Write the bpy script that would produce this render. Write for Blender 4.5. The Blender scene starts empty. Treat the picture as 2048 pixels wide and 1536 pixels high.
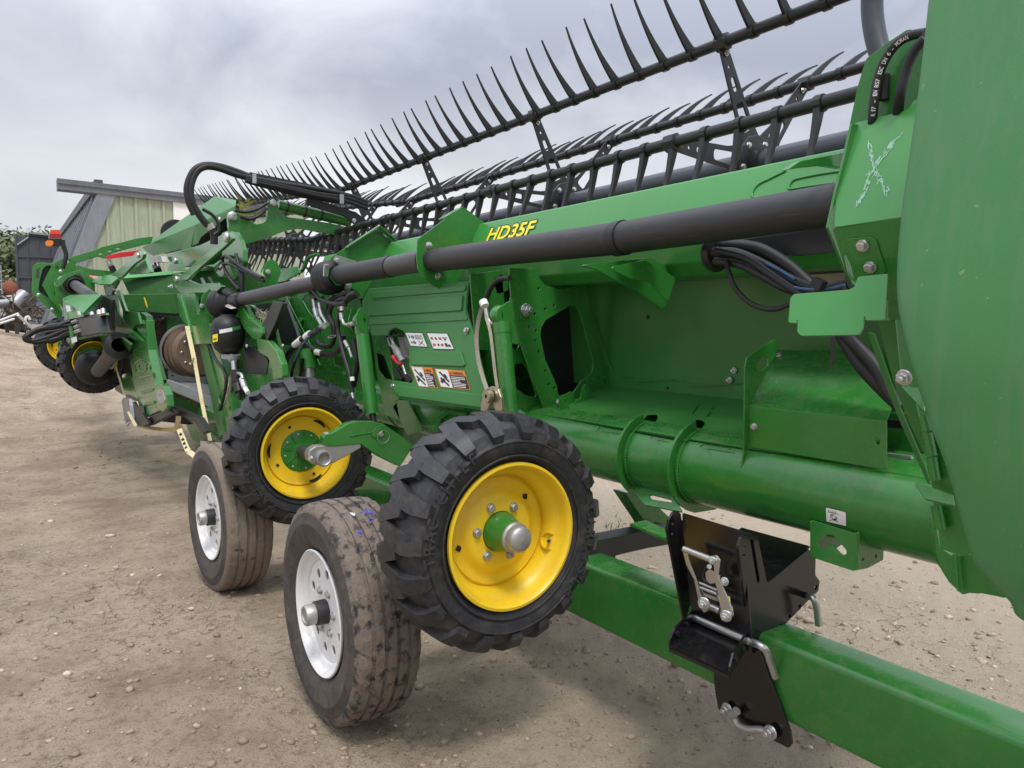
import bpy, bmesh, math, random
import numpy as np
from mathutils import Vector, Matrix, Quaternion
rnd = random.Random(7)
SC = bpy.context.scene
COL = SC.collection
R = math.radians
# ------------------------------------------------------------------ camera, sky, sun, exposure
F, CX, CY = 1500.0, 1024.0, 768.0          # focal length and centre in photo pixels (2048 x 1536)
TH = math.atan(120.0 / F)                  # pitch down
PSI = math.atan(1034.0 * math.cos(TH) / F)  # yaw to the right of +Y (the long axis of the machine)
CAM = Vector((0, 0, 1.31))
cd = bpy.data.cameras.new("camera"); cam = bpy.data.objects.new("camera", cd); COL.objects.link(cam)
cd.sensor_fit = 'HORIZONTAL'; cd.sensor_width = 36.0; cd.lens = 36.0 * F / 2048.0
cd.clip_start = 0.05; cd.clip_end = 3000
cam.location = CAM; cam.rotation_euler = (math.pi / 2 - TH, 0, -PSI)
SC.camera = cam
world = bpy.data.worlds.new("World"); SC.world = world; world.use_nodes = True
SUN_EL, SUN_AZ = R(62), R(200)
def build_world():
    nt = world.node_tree; nt.nodes.clear(); N = nt.nodes.new; L = nt.links.new
    out = N('ShaderNodeOutputWorld'); bg = N('ShaderNodeBackground'); bg.inputs['Strength'].default_value = 0.1
    sky = N('ShaderNodeTexSky'); sky.sky_type = 'NISHITA'; sky.sun_disc = False
    sky.sun_elevation = SUN_EL; sky.sun_rotation = SUN_AZ
    tc = N('ShaderNodeTexCoord')
    mp = N('ShaderNodeMapping'); mp.inputs['Scale'].default_value = (1.0, 1.0, 1.7)
    L(tc.outputs['Generated'], mp.inputs['Vector'])
    n1 = N('ShaderNodeTexNoise'); n1.inputs['Scale'].default_value = 2.6; n1.inputs['Detail'].default_value = 7; n1.inputs['Roughness'].default_value = .55; n1.inputs['Distortion'].default_value = .35
    L(mp.outputs['Vector'], n1.inputs['Vector'])
    r1 = N('ShaderNodeValToRGB'); e = r1.color_ramp.elements
    e[0].position = .37; e[0].color = (3.75, 4.05, 4.85, 1)
    e[1].position = .66; e[1].color = (7.0, 7.25, 7.7, 1)
    m_ = r1.color_ramp.elements.new(.52); m_.color = (5.4, 5.7, 6.4, 1)
    L(n1.outputs['Fac'], r1.inputs['Fac'])
    # thinner, brighter cloud low over the fields
    sx = N('ShaderNodeSeparateXYZ'); L(tc.outputs['Generated'], sx.inputs['Vector'])
    hz = N('ShaderNodeMapRange'); hz.inputs['From Min'].default_value = .02; hz.inputs['From Max'].default_value = .34
    hz.inputs['To Min'].default_value = 1; hz.inputs['To Max'].default_value = 0; hz.interpolation_type = 'SMOOTHSTEP'
    L(sx.outputs['Z'], hz.inputs['Value'])
    n2 = N('ShaderNodeTexNoise'); n2.inputs['Scale'].default_value = 1.05; n2.inputs['Detail'].default_value = 4
    L(mp.outputs['Vector'], n2.inputs['Vector'])
    r2 = N('ShaderNodeMapRange'); r2.inputs['From Min'].default_value = .38; r2.inputs['From Max'].default_value = .58
    L(n2.outputs['Fac'], r2.inputs['Value'])
    mu = N('ShaderNodeMath'); mu.operation = 'MULTIPLY'; L(hz.outputs['Result'], mu.inputs[0]); L(r2.outputs['Result'], mu.inputs[1])
    mx = N('ShaderNodeMix'); mx.data_type = 'RGBA'; L(mu.outputs[0], mx.inputs['Factor'])
    L(r1.outputs['Color'], mx.inputs['A']); mx.inputs['B'].default_value = (8.9, 8.9, 8.9, 1)
    # an overcast sky is brightest overhead
    ze = N('ShaderNodeMapRange'); ze.inputs['From Min'].default_value = .30; ze.inputs['From Max'].default_value = 1; ze.inputs['To Min'].default_value = .88; ze.inputs['To Max'].default_value = 2.7
    L(sx.outputs['Z'], ze.inputs['Value'])
    vm = N('ShaderNodeVectorMath'); vm.operation = 'SCALE'; L(mx.outputs['Result'], vm.inputs[0]); L(ze.outputs['Result'], vm.inputs['Scale'])
    m2 = N('ShaderNodeMix'); m2.data_type = 'RGBA'; m2.inputs['Factor'].default_value = .94
    L(sky.outputs['Color'], m2.inputs['A']); L(vm.outputs[0], m2.inputs['B'])
    L(m2.outputs['Result'], bg.inputs['Color']); L(bg.outputs['Background'], out.inputs['Surface'])
build_world()
sd = bpy.data.lights.new("sun", 'SUN'); sd.energy = 1.5; sd.angle = R(14); sd.color = (1, .96, .9)
sun = bpy.data.objects.new("sun", sd); COL.objects.link(sun)
_az = SUN_AZ
sun_dir = Vector((math.sin(_az) * math.cos(SUN_EL), math.cos(_az) * math.cos(SUN_EL), math.sin(SUN_EL)))
sun.rotation_euler = sun_dir.to_track_quat('Z', 'Y').to_euler(); sun.location = (0, -3, 12)
SC.view_settings.view_transform = 'Standard'; SC.view_settings.look = 'None'
SC.view_settings.exposure = 0.46; SC.view_settings.gamma = 1
SC.view_settings.use_curve_mapping = False
SC.cycles.use_denoising = True
SC.cycles.max_bounces = 8

# ------------------------------------------------------------------ geometry helpers
_fw = Vector((math.sin(PSI) * math.cos(TH), math.cos(PSI) * math.cos(TH), -math.sin(TH)))
_rt = Vector((math.cos(PSI), -math.sin(PSI), 0))
_up = Vector((math.sin(PSI) * math.sin(TH), math.cos(PSI) * math.sin(TH), math.cos(TH)))
def ray(px, py): return _fw + _rt * ((px - CX) / F) + _up * ((CY - py) / F)
def P(px, py, X=None, Y=None, Z=None):
    """point of the place seen at a photo pixel, on the plane X=, Y= or Z="""
    d = ray(px, py)
    if X is not None: t = (X - CAM.x) / d.x
    elif Y is not None: t = (Y - CAM.y) / d.y
    else: t = (Z - CAM.z) / d.z
    return CAM + d * t
def plX(v): return (Vector((v, 0, 0)), Vector((-1, 0, 0)))
def plY(v): return (Vector((0, v, 0)), Vector((0, -1, 0)))
def plZ(v): return (Vector((0, 0, v)), Vector((0, 0, 1)))
def pl3(a, b, c):
    a, b, c = [P(q[0], q[1], **q[2]) if isinstance(q, tuple) else q for q in (a, b, c)]
    n = (b - a).cross(c - a).normalized()
    if n.dot(CAM - a) < 0: n = -n
    return (a, n)
def onpl(px, py, pl):
    d = ray(px, py); o, n = pl
    return CAM + d * ((o - CAM).dot(n) / d.dot(n))
def tilt(px, py, X, deg):
    """plane along Y through a pixel at depth X, leaning: deg>0 faces up"""
    return (P(px, py, X=X), Vector((-math.cos(R(deg)), 0, math.sin(R(deg)))))

def setpar(o, parent):
    if parent is not None:
        o.parent = parent
        if parent.type == 'EMPTY': o.matrix_parent_inverse = Matrix.Translation(-parent.location)
def thing(name, loc, label, cat, group=None):
    o = bpy.data.objects.new(name, None); o.location = loc; o.empty_display_size = .2; COL.objects.link(o)
    tag(o, label, cat, group); return o
def tag(o, label=None, cat=None, group=None, kind=None):
    if label: o['label'] = label
    if cat: o['category'] = cat
    if group: o['group'] = group
    if kind: o['kind'] = kind
    return o
def finish(me, smooth, ang=38):
    if smooth:
        me.shade_smooth()
        me.set_sharp_from_angle(angle=R(ang))
def mk(name, verts, faces, mat, parent=None, smooth=False, mats=None, midx=None, ang=38):
    me = bpy.data.meshes.new(name); me.from_pydata([tuple(v) for v in verts], [], faces); me.update()
    if mats:
        for m in mats: me.materials.append(m)
        if midx: me.polygons.foreach_set('material_index', midx)
    elif mat: me.materials.append(mat)
    finish(me, smooth, ang)
    o = bpy.data.objects.new(name, me); COL.objects.link(o); setpar(o, parent); return o
def inst(name, me, parent, loc=(0, 0, 0), rot=None, scale=None):
    o = bpy.data.objects.new(name, me); o.location = loc
    if rot is not None:
        if isinstance(rot, Quaternion): o.rotation_mode = 'QUATERNION'; o.rotation_quaternion = rot
        else: o.rotation_euler = rot
    if scale is not None: o.scale = scale if hasattr(scale, '__len__') else (scale,) * 3
    COL.objects.link(o); setpar(o, parent); return o
class MB:
    def __init__(s): s.v = []; s.f = []; s.m = []
    def add(s, v, f, mi=0):
        n = len(s.v); s.v += [Vector(q) for q in v]; s.f += [tuple(i + n for i in q) for q in f]; s.m += [mi] * len(f); return s
    def box(s, lo, hi, mi=0, M=None, bev=0):
        x0, y0, z0 = lo; x1, y1, z1 = hi
        v = [Vector(q) for q in ((x0, y0, z0), (x1, y0, z0), (x1, y1, z0), (x0, y1, z0), (x0, y0, z1), (x1, y0, z1), (x1, y1, z1), (x0, y1, z1))]
        if M is not None: v = [M @ q for q in v]
        return s.add(v, [(0, 3, 2, 1), (4, 5, 6, 7), (0, 1, 5, 4), (1, 2, 6, 5), (2, 3, 7, 6), (3, 0, 4, 7)], mi)
    def hexa(s, a, b, mi=0):
        """a: 4 points, b: 4 opposite points"""
        return s.add(list(a) + list(b), [(3, 2, 1, 0), (4, 5, 6, 7), (0, 1, 5, 4), (1, 2, 6, 5), (2, 3, 7, 6), (3, 0, 4, 7)], mi)
    def sweep(s, pts, r, n=10, mi=0, cap=True):
        v, f = sweep_vf(pts, r, n, cap); return s.add(v, f, mi)
    def cyl(s, p0, p1, r, n=16, mi=0, r1=None):
        return s.sweep([p0, p1], [r, r1 if r1 is not None else r], n, mi)
    def build(s, name, mat, parent=None, smooth=False, mats=None, ang=38):
        return mk(name, s.v, s.f, mat, parent, smooth, mats, s.m if mats else None, ang)
def sweep_vf(pts, r, n=10, cap=True, flat=None):
    pts = [Vector(p) for p in pts]; k = len(pts)
    rr = r if hasattr(r, '__len__') else [r] * k
    tg = []
    for i in range(k):
        t = (pts[min(i + 1, k - 1)] - pts[max(i - 1, 0)]); tg.append(t.normalized() if t.length > 1e-9 else Vector((0, 0, 1)))
    a = Vector((0, 0, 1)) if abs(tg[0].z) < .9 else Vector((1, 0, 0))
    u = tg[0].cross(a).normalized(); V = []; Fc = []
    for i in range(k):
        if i:
            ax = tg[i - 1].cross(tg[i])
            if ax.length > 1e-8: u = Quaternion(ax.normalized(), tg[i - 1].angle(tg[i])) @ u
        w = tg[i].cross(u)
        for j in range(n):
            an = 2 * math.pi * j / n
            V.append(pts[i] + (u * math.cos(an) + w * math.sin(an)) * rr[i])
    for i in range(k - 1):
        for j in range(n):
            j2 = (j + 1) % n
            Fc.append((i * n + j, i * n + j2, (i + 1) * n + j2, (i + 1) * n + j))
    if cap:
        Fc.append(tuple(range(n - 1, -1, -1))); Fc.append(tuple(range((k - 1) * n, k * n)))
    return V, Fc
def spline(pts, sub=6):
    pts = [Vector(p) for p in pts]
    if len(pts) < 3: return pts
    q = [pts[0] * 2 - pts[1]] + pts + [pts[-1] * 2 - pts[-2]]; out = []
    for i in range(1, len(q) - 2):
        a, b, c, d = q[i - 1:i + 3]
        for j in range(sub):
            t = j / sub
            out.append(.5 * ((2 * b) + (c - a) * t + (2 * a - 5 * b + 4 * c - d) * t * t + (3 * b - a - 3 * c + d) * t ** 3))
    out.append(pts[-1]); return out
def tube(name, pts, r, mat, parent, n=10, sub=6, curved=True):
    p = spline(pts, sub) if curved else pts
    v, f = sweep_vf(p, r, n); return mk(name, v, f, mat, parent, True, ang=50)
def ptube(name, pxs, r, mat, parent, X=None, Y=None, n=10, sub=6):
    """hose through pixels; each entry (px,py) or (px,py,X)"""
    pts = [P(q[0], q[1], X=q[2]) if len(q) > 2 else (P(q[0], q[1], X=X) if X is not None else P(q[0], q[1], Y=Y)) for q in pxs]
    return tube(name, pts, r, mat, parent, n, sub)
def rcorn(pts, rad, seg=4):
    if rad <= 0: return pts
    out = []; k = len(pts)
    for i in range(k):
        a, b, c = Vector(pts[i - 1]), Vector(pts[i]), Vector(pts[(i + 1) % k])
        d1, d2 = a - b, c - b; l1, l2 = d1.length, d2.length
        if l1 < 1e-6 or l2 < 1e-6: continue
        an = d1.angle(d2, math.pi)
        if an > R(165): out.append(b); continue
        tl = min(rad / math.tan(an / 2), .45 * l1, .45 * l2)
        p1, p2 = b + d1 / l1 * tl, b + d2 / l2 * tl
        for j in range(seg + 1):
            t = j / seg; out.append(p1 * (1 - t) ** 2 + b * 2 * t * (1 - t) + p2 * t * t)
    return out
def plate_uv(name, M, outer, holes, t, mat, parent, bev=.0012, off=0):
    """outline in the local xy of matrix M (z towards the viewer), front face at z=0"""
    cu = bpy.data.curves.new(name, 'CURVE'); cu.dimensions = '2D'; cu.fill_mode = 'BOTH'
    bev = min(bev, t * .3)
    cu.extrude = t / 2 - bev; cu.bevel_depth = bev; cu.bevel_resolution = 1; cu.offset = -bev
    for lp in [outer] + list(holes):
        sp = cu.splines.new('POLY'); sp.points.add(len(lp) - 1); sp.use_cyclic_u = True
        for q, p in zip(sp.points, lp): q.co = (p[0], p[1], 0, 1)
    ob = bpy.data.objects.new(name, cu); me = bpy.data.meshes.new_from_object(ob)
    bpy.data.objects.remove(ob); bpy.data.curves.remove(cu)
    me.transform(M @ Matrix.Translation((0, 0, -t / 2 + off)))
    me.materials.clear(); me.materials.append(mat); me.name = name
    me.polygons.foreach_set('use_smooth', [False] * len(me.polygons)); me.update()
    o = bpy.data.objects.new(name, me); COL.objects.link(o); setpar(o, parent); return o
def frame(pl):
    o, n = pl; n = n.normalized()
    u = Vector((0, 0, 1)).cross(n)
    u = u.normalized() if u.length > 1e-4 else Vector((1, 0, 0))
    w = n.cross(u)
    return Matrix(((u.x, w.x, n.x, o.x), (u.y, w.y, n.y, o.y), (u.z, w.z, n.z, o.z), (0, 0, 0, 1)))
def plate(name, pl, pxs, t, mat, parent, holes=(), rad=.006, bev=.0012, dots=(), off=0):
    """plate whose visible face is the traced outline; dots = small round holes (px,py,radius m)"""
    M = frame(pl); Mi = M.inverted()
    def cv(lp): return [(lambda q: (q.x, q.y))(Mi @ onpl(a, b, pl)) for a, b in lp]
    outer = rcorn(cv(pxs), rad)
    hs = [rcorn(cv(h), rad) for h in holes]
    for a, b, r_ in dots:
        c = Mi @ onpl(a, b, pl); hs.append([(c.x + r_ * math.cos(k * math.pi / 4 + .4), c.y + r_ * math.sin(k * math.pi / 4 + .4)) for k in range(8)])
    return plate_uv(name, M, outer, hs, t, mat, parent, bev, off)
def prism(name, pts, vec, mat, parent, smooth=False):
    k = len(pts); pts = [Vector(p) for p in pts]; vec = Vector(vec)
    v = pts + [p + vec for p in pts]
    f = [tuple(range(k - 1, -1, -1)), tuple(range(k, 2 * k))] + [(i, (i + 1) % k, k + (i + 1) % k, k + i) for i in range(k)]
    o = mk(name, v, f, mat, parent, smooth)
    bm = bmesh.new(); bm.from_mesh(o.data); bmesh.ops.recalc_face_normals(bm, faces=bm.faces); bm.to_mesh(o.data); bm.free(); return o
def bevel_obj(o, w, seg=2):
    bm = bmesh.new(); bm.from_mesh(o.data)
    bmesh.ops.recalc_face_normals(bm, faces=bm.faces)
    bmesh.ops.bevel(bm, geom=list(bm.edges), offset=w, segments=seg, affect='EDGES', profile=.5)
    bm.to_mesh(o.data); bm.free(); return o
def lathe_vf(prof, n, axis='Y'):
    """prof: (radius, offset along axis)"""
    V = []; Fc = []; k = len(prof)
    for j in range(n):
        a = 2 * math.pi * j / n; c, s = math.cos(a), math.sin(a)
        for r_, h in prof: V.append(Vector((r_ * c, h, r_ * s)) if axis == 'Y' else Vector((r_ * c, r_ * s, h)))
    for j in range(n):
        j2 = (j + 1) % n
        for i in range(k - 1): Fc.append((j * k + i, j * k + i + 1, j2 * k + i + 1, j2 * k + i))
    return V, Fc
def lathe(name, prof, n, mat, parent, axis='Y', ang=38):
    v, f = lathe_vf(prof, n, axis); return mk(name, v, f, mat, parent, True, ang=ang)
def zrot(n): return Vector((0, 0, 1)).rotation_difference(n.normalized())
FONT_CACHE = {}
def text_mesh(s, M3, mat, extrude=0, shear=0, offset=0, center=False):
    """glyphs, unit height, mapped by 4x4 M3"""
    cu = bpy.data.curves.new('lettering', 'FONT'); cu.body = s; cu.size = 1; cu.shear = shear; cu.offset = offset
    cu.extrude = extrude; cu.resolution_u = 3
    if center: cu.align_x = 'CENTER'
    ob = bpy.data.objects.new('lettering', cu); me = bpy.data.meshes.new_from_object(ob)
    bpy.data.objects.remove(ob); bpy.data.curves.remove(cu)
    me.transform(M3); me.materials.clear(); me.materials.append(mat); return me
def text_w(s, shear=0):
    cu = bpy.data.curves.new('w', 'FONT'); cu.body = s; cu.size = 1; cu.shear = shear
    ob = bpy.data.objects.new('w', cu); me = bpy.data.meshes.new_from_object(ob)
    xs = [v.co.x for v in me.vertices]; ys = [v.co.y for v in me.vertices]
    bpy.data.objects.remove(ob); bpy.data.curves.remove(cu); bpy.data.meshes.remove(me)
    return (min(xs), max(xs), min(ys), max(ys)) if xs else (0, .3, 0, .7)
def text_on(name, s, pl, b0, b1, t0, mat, parent, lift=.002, shear=0, offset=0, extrude=.0):
    """lettering on a plane: baseline start/end and top-of-start in photo pixels"""
    a, b, c = onpl(*b0, pl), onpl(*b1, pl), onpl(*t0, pl); n = pl[1]
    x0, x1, y0, y1 = text_w(s)
    ex = (b - a) / (x1 - x0); ey = (c - a) / (y1 - y0)
    o = a - ex * x0 - ey * y0 + n * lift
    M = Matrix(((ex.x, ey.x, n.x, o.x), (ex.y, ey.y, n.y, o.y), (ex.z, ey.z, n.z, o.z), (0, 0, 0, 1)))
    me = text_mesh(s, M, mat, extrude, shear, offset); me.name = name
    ob = bpy.data.objects.new(name, me); COL.objects.link(ob); setpar(ob, parent); return ob
# ------------------------------------------------------------------ materials
def newmat(name):
    m = bpy.data.materials.new(name); m.use_nodes = True; nt = m.node_tree
    return m, nt, nt.nodes['Principled BSDF'], nt.nodes.new, nt.links.new
def coords(N): return N('ShaderNodeTexCoord').outputs['Object']
def noise(N, L, vec, scale, detail=4, rough=.55):
    n = N('ShaderNodeTexNoise'); n.inputs['Scale'].default_value = scale; n.inputs['Detail'].default_value = detail; n.inputs['Roughness'].default_value = rough
    L(vec, n.inputs['Vector']); return n.outputs['Fac']
def mrange(N, L, v, a, b, c=0, d=1):
    n = N('ShaderNodeMapRange'); n.inputs['From Min'].default_value = a; n.inputs['From Max'].default_value = b
    n.inputs['To Min'].default_value = c; n.inputs['To Max'].default_value = d; L(v, n.inputs['Value']); return n.outputs['Result']
def mixc(N, L, fac, a, b):
    n = N('ShaderNodeMix'); n.data_type = 'RGBA'
    if isinstance(fac, (int, float)): n.inputs['Factor'].default_value = fac
    else: L(fac, n.inputs['Factor'])
    for k, v in (('A', a), ('B', b)):
        if isinstance(v, tuple): n.inputs[k].default_value = (*v, 1)
        else: L(v, n.inputs[k])
    return n.outputs['Result']
def mul(N, L, a, b):
    n = N('ShaderNodeMath'); n.operation = 'MULTIPLY'
    for i, v in enumerate((a, b)):
        if isinstance(v, (int, float)): n.inputs[i].default_value = v
        else: L(v, n.inputs[i])
    return n.outputs[0]
def bump(N, L, b, h, strength, dist):
    n = N('ShaderNodeBump'); n.inputs['Strength'].default_value = strength; n.inputs['Distance'].default_value = dist
    L(h, n.inputs['Height']); L(n.outputs['Normal'], b.inputs['Normal'])
def paint(name, col, rough=.32, metal=0, dust=.25, dcol=(.30, .23, .15), var=.12, coat=0.0, bmp=0, spec=.5, scratch=0, dscale=26):
    m, nt, b, N, L = newmat(name); co = coords(N)
    lo = tuple(c * (1 - var) for c in col); hi = tuple(min(1, c * (1 + var)) for c in col)
    c = mixc(N, L, mrange(N, L, noise(N, L, co, 3.5, 5), .3, .7), lo, hi)
    b.inputs['Roughness'].default_value = rough; b.inputs['Metallic'].default_value = metal; b.inputs['Specular IOR Level'].default_value = spec
    if dust:
        nf = noise(N, L, co, dscale, 6, .65); nb = noise(N, L, co, 2.3, 3)
        f = mul(N, L, mrange(N, L, nf, .46, .74), mrange(N, L, nb, .34, .7, .08, 1))
        g = N('ShaderNodeNewGeometry'); sp = N('ShaderNodeSeparateXYZ'); L(g.outputs['Normal'], sp.inputs[0])
        upf = mrange(N, L, sp.outputs['Z'], -.2, .9, .25, 1)
        f = mul(N, L, mul(N, L, f, upf), dust * 2)
        c = mixc(N, L, f, c, dcol)
        rr = mrange(N, L, f, 0, .6, rough, min(.9, rough + .45)); L(rr, b.inputs['Roughness'])
    if scratch:
        mp = N('ShaderNodeMapping'); mp.inputs['Scale'].default_value = (60, 2.5, 60); L(co, mp.inputs['Vector'])
        s = mrange(N, L, noise(N, L, mp.outputs['Vector'], 3, 3), .62, .72)
        c = mixc(N, L, mul(N, L, s, scratch), c, (.35, .34, .32))
    if coat: b.inputs['Coat Weight'].default_value = coat; b.inputs['Coat Roughness'].default_value = .12
    L(c, b.inputs['Base Color'])
    if bmp: bump(N, L, b, noise(N, L, co, bmp, 3), .25, .002)
    return m
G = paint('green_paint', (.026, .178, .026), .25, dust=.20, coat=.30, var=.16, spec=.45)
GD = paint('dusty_green_paint', (.026, .165, .028), .36, dust=.30, dcol=(.16, .20, .09), coat=.1, dscale=210)
GP = paint('green_plastic', (.046, .205, .052), .40, dust=.06, var=.05, bmp=900, spec=.4)
GS = paint('green_shield_plastic', (.056, .215, .066), .42, dust=.10, dcol=(.20, .24, .16), var=.05, bmp=700, spec=.45)
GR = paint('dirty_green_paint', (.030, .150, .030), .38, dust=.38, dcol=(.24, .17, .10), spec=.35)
GL = paint('lightened_green_paint', (.042, .245, .046), .33, dust=.06, coat=.15, var=.05)  # green lightened in colour for faces the sky lights; also a label band
def streaks(m, col=(.17, .23, .14), amt=.28, rough=True):
    """long faint dirt runs down a moulded cover"""
    nt = m.node_tree; b = nt.nodes['Principled BSDF']; N = nt.nodes.new; L = nt.links.new; co = coords(N)
    src = b.inputs['Base Color'].links[0].from_socket
    mp = N('ShaderNodeMapping'); mp.inputs['Scale'].default_value = (14, 14, .9); L(co, mp.inputs['Vector'])
    f = mul(N, L, mrange(N, L, noise(N, L, mp.outputs['Vector'], 2.2, 5, .6), .45, .75), amt)
    c = mixc(N, L, f, src, col)
    sp = mrange(N, L, noise(N, L, co, 55, 3, .5), .70, .74); c = mixc(N, L, mul(N, L, sp, .35), c, (.35, .42, .33))
    L(c, b.inputs['Base Color'])
    if rough: L(mrange(N, L, noise(N, L, co, 5, 5, .6), .3, .7, .33, .52), b.inputs['Roughness'])
streaks(GS)
YEL = paint('yellow_paint', (.80, .54, .018), .38, dust=.36, dcol=(.30, .19, .07), var=.08, dscale=11)
BLK = paint('black_paint', (.007, .007, .008), .20, dust=.06, dcol=(.18, .17, .15), coat=.12, dscale=60)
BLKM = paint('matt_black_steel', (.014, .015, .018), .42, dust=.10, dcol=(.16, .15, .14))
BPL = paint('black_plastic', (.011, .0115, .013), .46, dust=.13, dcol=(.14, .12, .10), var=.15)
TUBEG = paint('driveline_plastic', (.024, .024, .027), .46, dust=.22, dcol=(.16, .13, .11), scratch=.10)
SHAFT = paint('shaft_grey', (.055, .056, .062), .40, dust=.25, dcol=(.16, .13, .11), scratch=.15)
STEELB = paint('blue_grey_steel', (.045, .05, .062), .34, dust=.12, dcol=(.16, .15, .15))
HOSE = paint('hose_rubber', (.010, .010, .012), .52, dust=.15, dcol=(.13, .12, .11), var=.2)
ZINC = paint('zinc_steel', (.55, .55, .54), .34, metal=.85, dust=.12, var=.15)
ALU = paint('cast_aluminium', (.42, .42, .41), .42, metal=.75, dust=.25, var=.15)
BRASSY = paint('yellow_zinc', (.50, .46, .34), .32, metal=.9, dust=.15, var=.2)
GALV = paint('galvanised_steel', (.36, .37, .38), .46, metal=.55, dust=.3, var=.2)
GRYST = paint('grey_steel', (.22, .23, .25), .42, metal=.5, dust=.35, var=.2)
WHT = paint('white_paint', (.74, .74, .73), .38, dust=.32, dcol=(.28, .19, .12), var=.04)
WHITE = paint('white_print', (.80, .80, .78), .45, dust=0, var=.03)
BLACKP = paint('black_print', (.012, .012, .012), .45, dust=0)
ORG = paint('orange_print', (.78, .24, .02), .45, dust=0, var=.05)
REDP = paint('red_print', (.45, .02, .03), .45, dust=0)
YELP = paint('yellow_print', (.86, .72, .02), .42, dust=0, var=.03)
RED = paint('red_paint', (.62, .018, .03), .35, dust=.08)
REDL = paint('red_lens', (.80, .06, .015), .2, dust=.05)
REDD = paint('dark_red_lens', (.30, .01, .02), .2, dust=.05)
AMB = paint('amber_lens', (.85, .21, .01), .2, dust=.05)
BLUEP = paint('blue_print', (.05, .12, .24), .45, dust=0)
TBUCK = paint('buckle_zinc', (.52, .52, .50), .30, metal=.9, dust=.15, var=.2)
CREAM = paint('cream_webbing', (.66, .58, .34), .75, dust=.3, dcol=(.30, .24, .14), var=.1)
OLIVE = paint('shaded_yellow_webbing', (.42, .33, .12), .75, dust=.3, var=.1)
BEIGE = paint('worn_webbing', (.33, .29, .23), .8, dust=.5, dcol=(.16, .12, .09), var=.2)
DRUM = paint('rusty_drum', (.13, .085, .058), .6, dust=.35, dcol=(.28, .20, .13), var=.25)
PALE = paint('pale_green_cladding', (.33, .37, .27), .5, dust=.2, dcol=(.22, .22, .17), var=.06)
ROOFM = paint('grey_cladding', (.22, .24, .27), .45, metal=.3, dust=.35, dcol=(.15, .15, .15), var=.12)
ROOFD = paint('dark_grey_cladding', (.075, .085, .095), .5, metal=.2, dust=.2, var=.12)
FASC = paint('weathered_fascia', (.15, .16, .18), .5, metal=.3, dust=.35, dcol=(.26, .26, .26), var=.15)
RUST = paint('rust_tank', (.32, .10, .045), .7, dust=.35, dcol=(.45, .30, .25), var=.25)
CONC = paint('concrete', (.42, .37, .31), .85, dust=.4, var=.15)
PIPEM = paint('scrap_aluminium', (.34, .34, .34), .42, metal=.6, dust=.25, var=.2)
TOTE = paint('blue_tote', (.07, .12, .20), .4, dust=.3, var=.2)
BARK = paint('bark', (.10, .075, .05), .85, dust=.2, var=.3)
streaks(PALE, (.17, .17, .12), .55, False); streaks(ROOFM, (.12, .12, .12), .5, False); streaks(ROOFD, (.12, .08, .06), .4, False); streaks(FASC, (.10, .10, .10), .5, False)
def rubber_mat(name, mud, mcol=(.20, .14, .095), base=(.017, .017, .019), rough=.5, lo=.52, hi=.60, bs=.0018, sc=9):
    m, nt, b, N, L = newmat(name); co = coords(N)
    n1 = noise(N, L, co, sc, 8, .62); n2 = noise(N, L, co, 60, 5, .6)
    c0 = mixc(N, L, mrange(N, L, n2, .35, .7), base, tuple(x * 2.2 for x in base))
    f = mul(N, L, mrange(N, L, n1, lo, hi), mud)
    mc = mixc(N, L, n2, tuple(x * .6 for x in mcol), tuple(x * 1.35 for x in mcol))
    c = mixc(N, L, f, c0, mc); L(c, b.inputs['Base Color'])
    L(mrange(N, L, f, 0, 1, rough, .92), b.inputs['Roughness'])
    ad = N('ShaderNodeMath'); ad.operation = 'MULTIPLY_ADD'; L(f, ad.inputs[0]); ad.inputs[1].default_value = 1.6; L(n2, ad.inputs[2])
    bump(N, L, b, ad.outputs[0], .55, bs); return m
RUB = rubber_mat('tyre_rubber', .6, (.11, .095, .08), base=(.015, .015, .017), lo=.50, hi=.80, bs=.0016, sc=12)
RUBS = rubber_mat('trailer_tyre_sidewall', .85, (.13, .105, .085), base=(.024, .023, .022), rough=.6, lo=.36, hi=.78, sc=14)
RUBM = rubber_mat('trailer_tyre_muddy_tread', 1, (.17, .136, .108), lo=.37, hi=.47, bs=.009, sc=26)
RUBM2 = rubber_mat('trailer_tyre_mud_coated_tread', 1, (.20, .160, .125), lo=.33, hi=.38, bs=.006, sc=8)
RUBL = rubber_mat('tyre_raised_lettering', .45, (.10, .085, .07), base=(.025, .025, .028), lo=.56, hi=.82, bs=.001)
PURP = paint('purple_marker', (.07, .05, .42), .6, dust=.35, dcol=(.2, .15, .11))
SOIL = rubber_mat('caked_soil', 1, (.15, .10, .07), base=(.06, .045, .03), lo=.3, hi=.6, bs=.02, sc=30)
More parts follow.
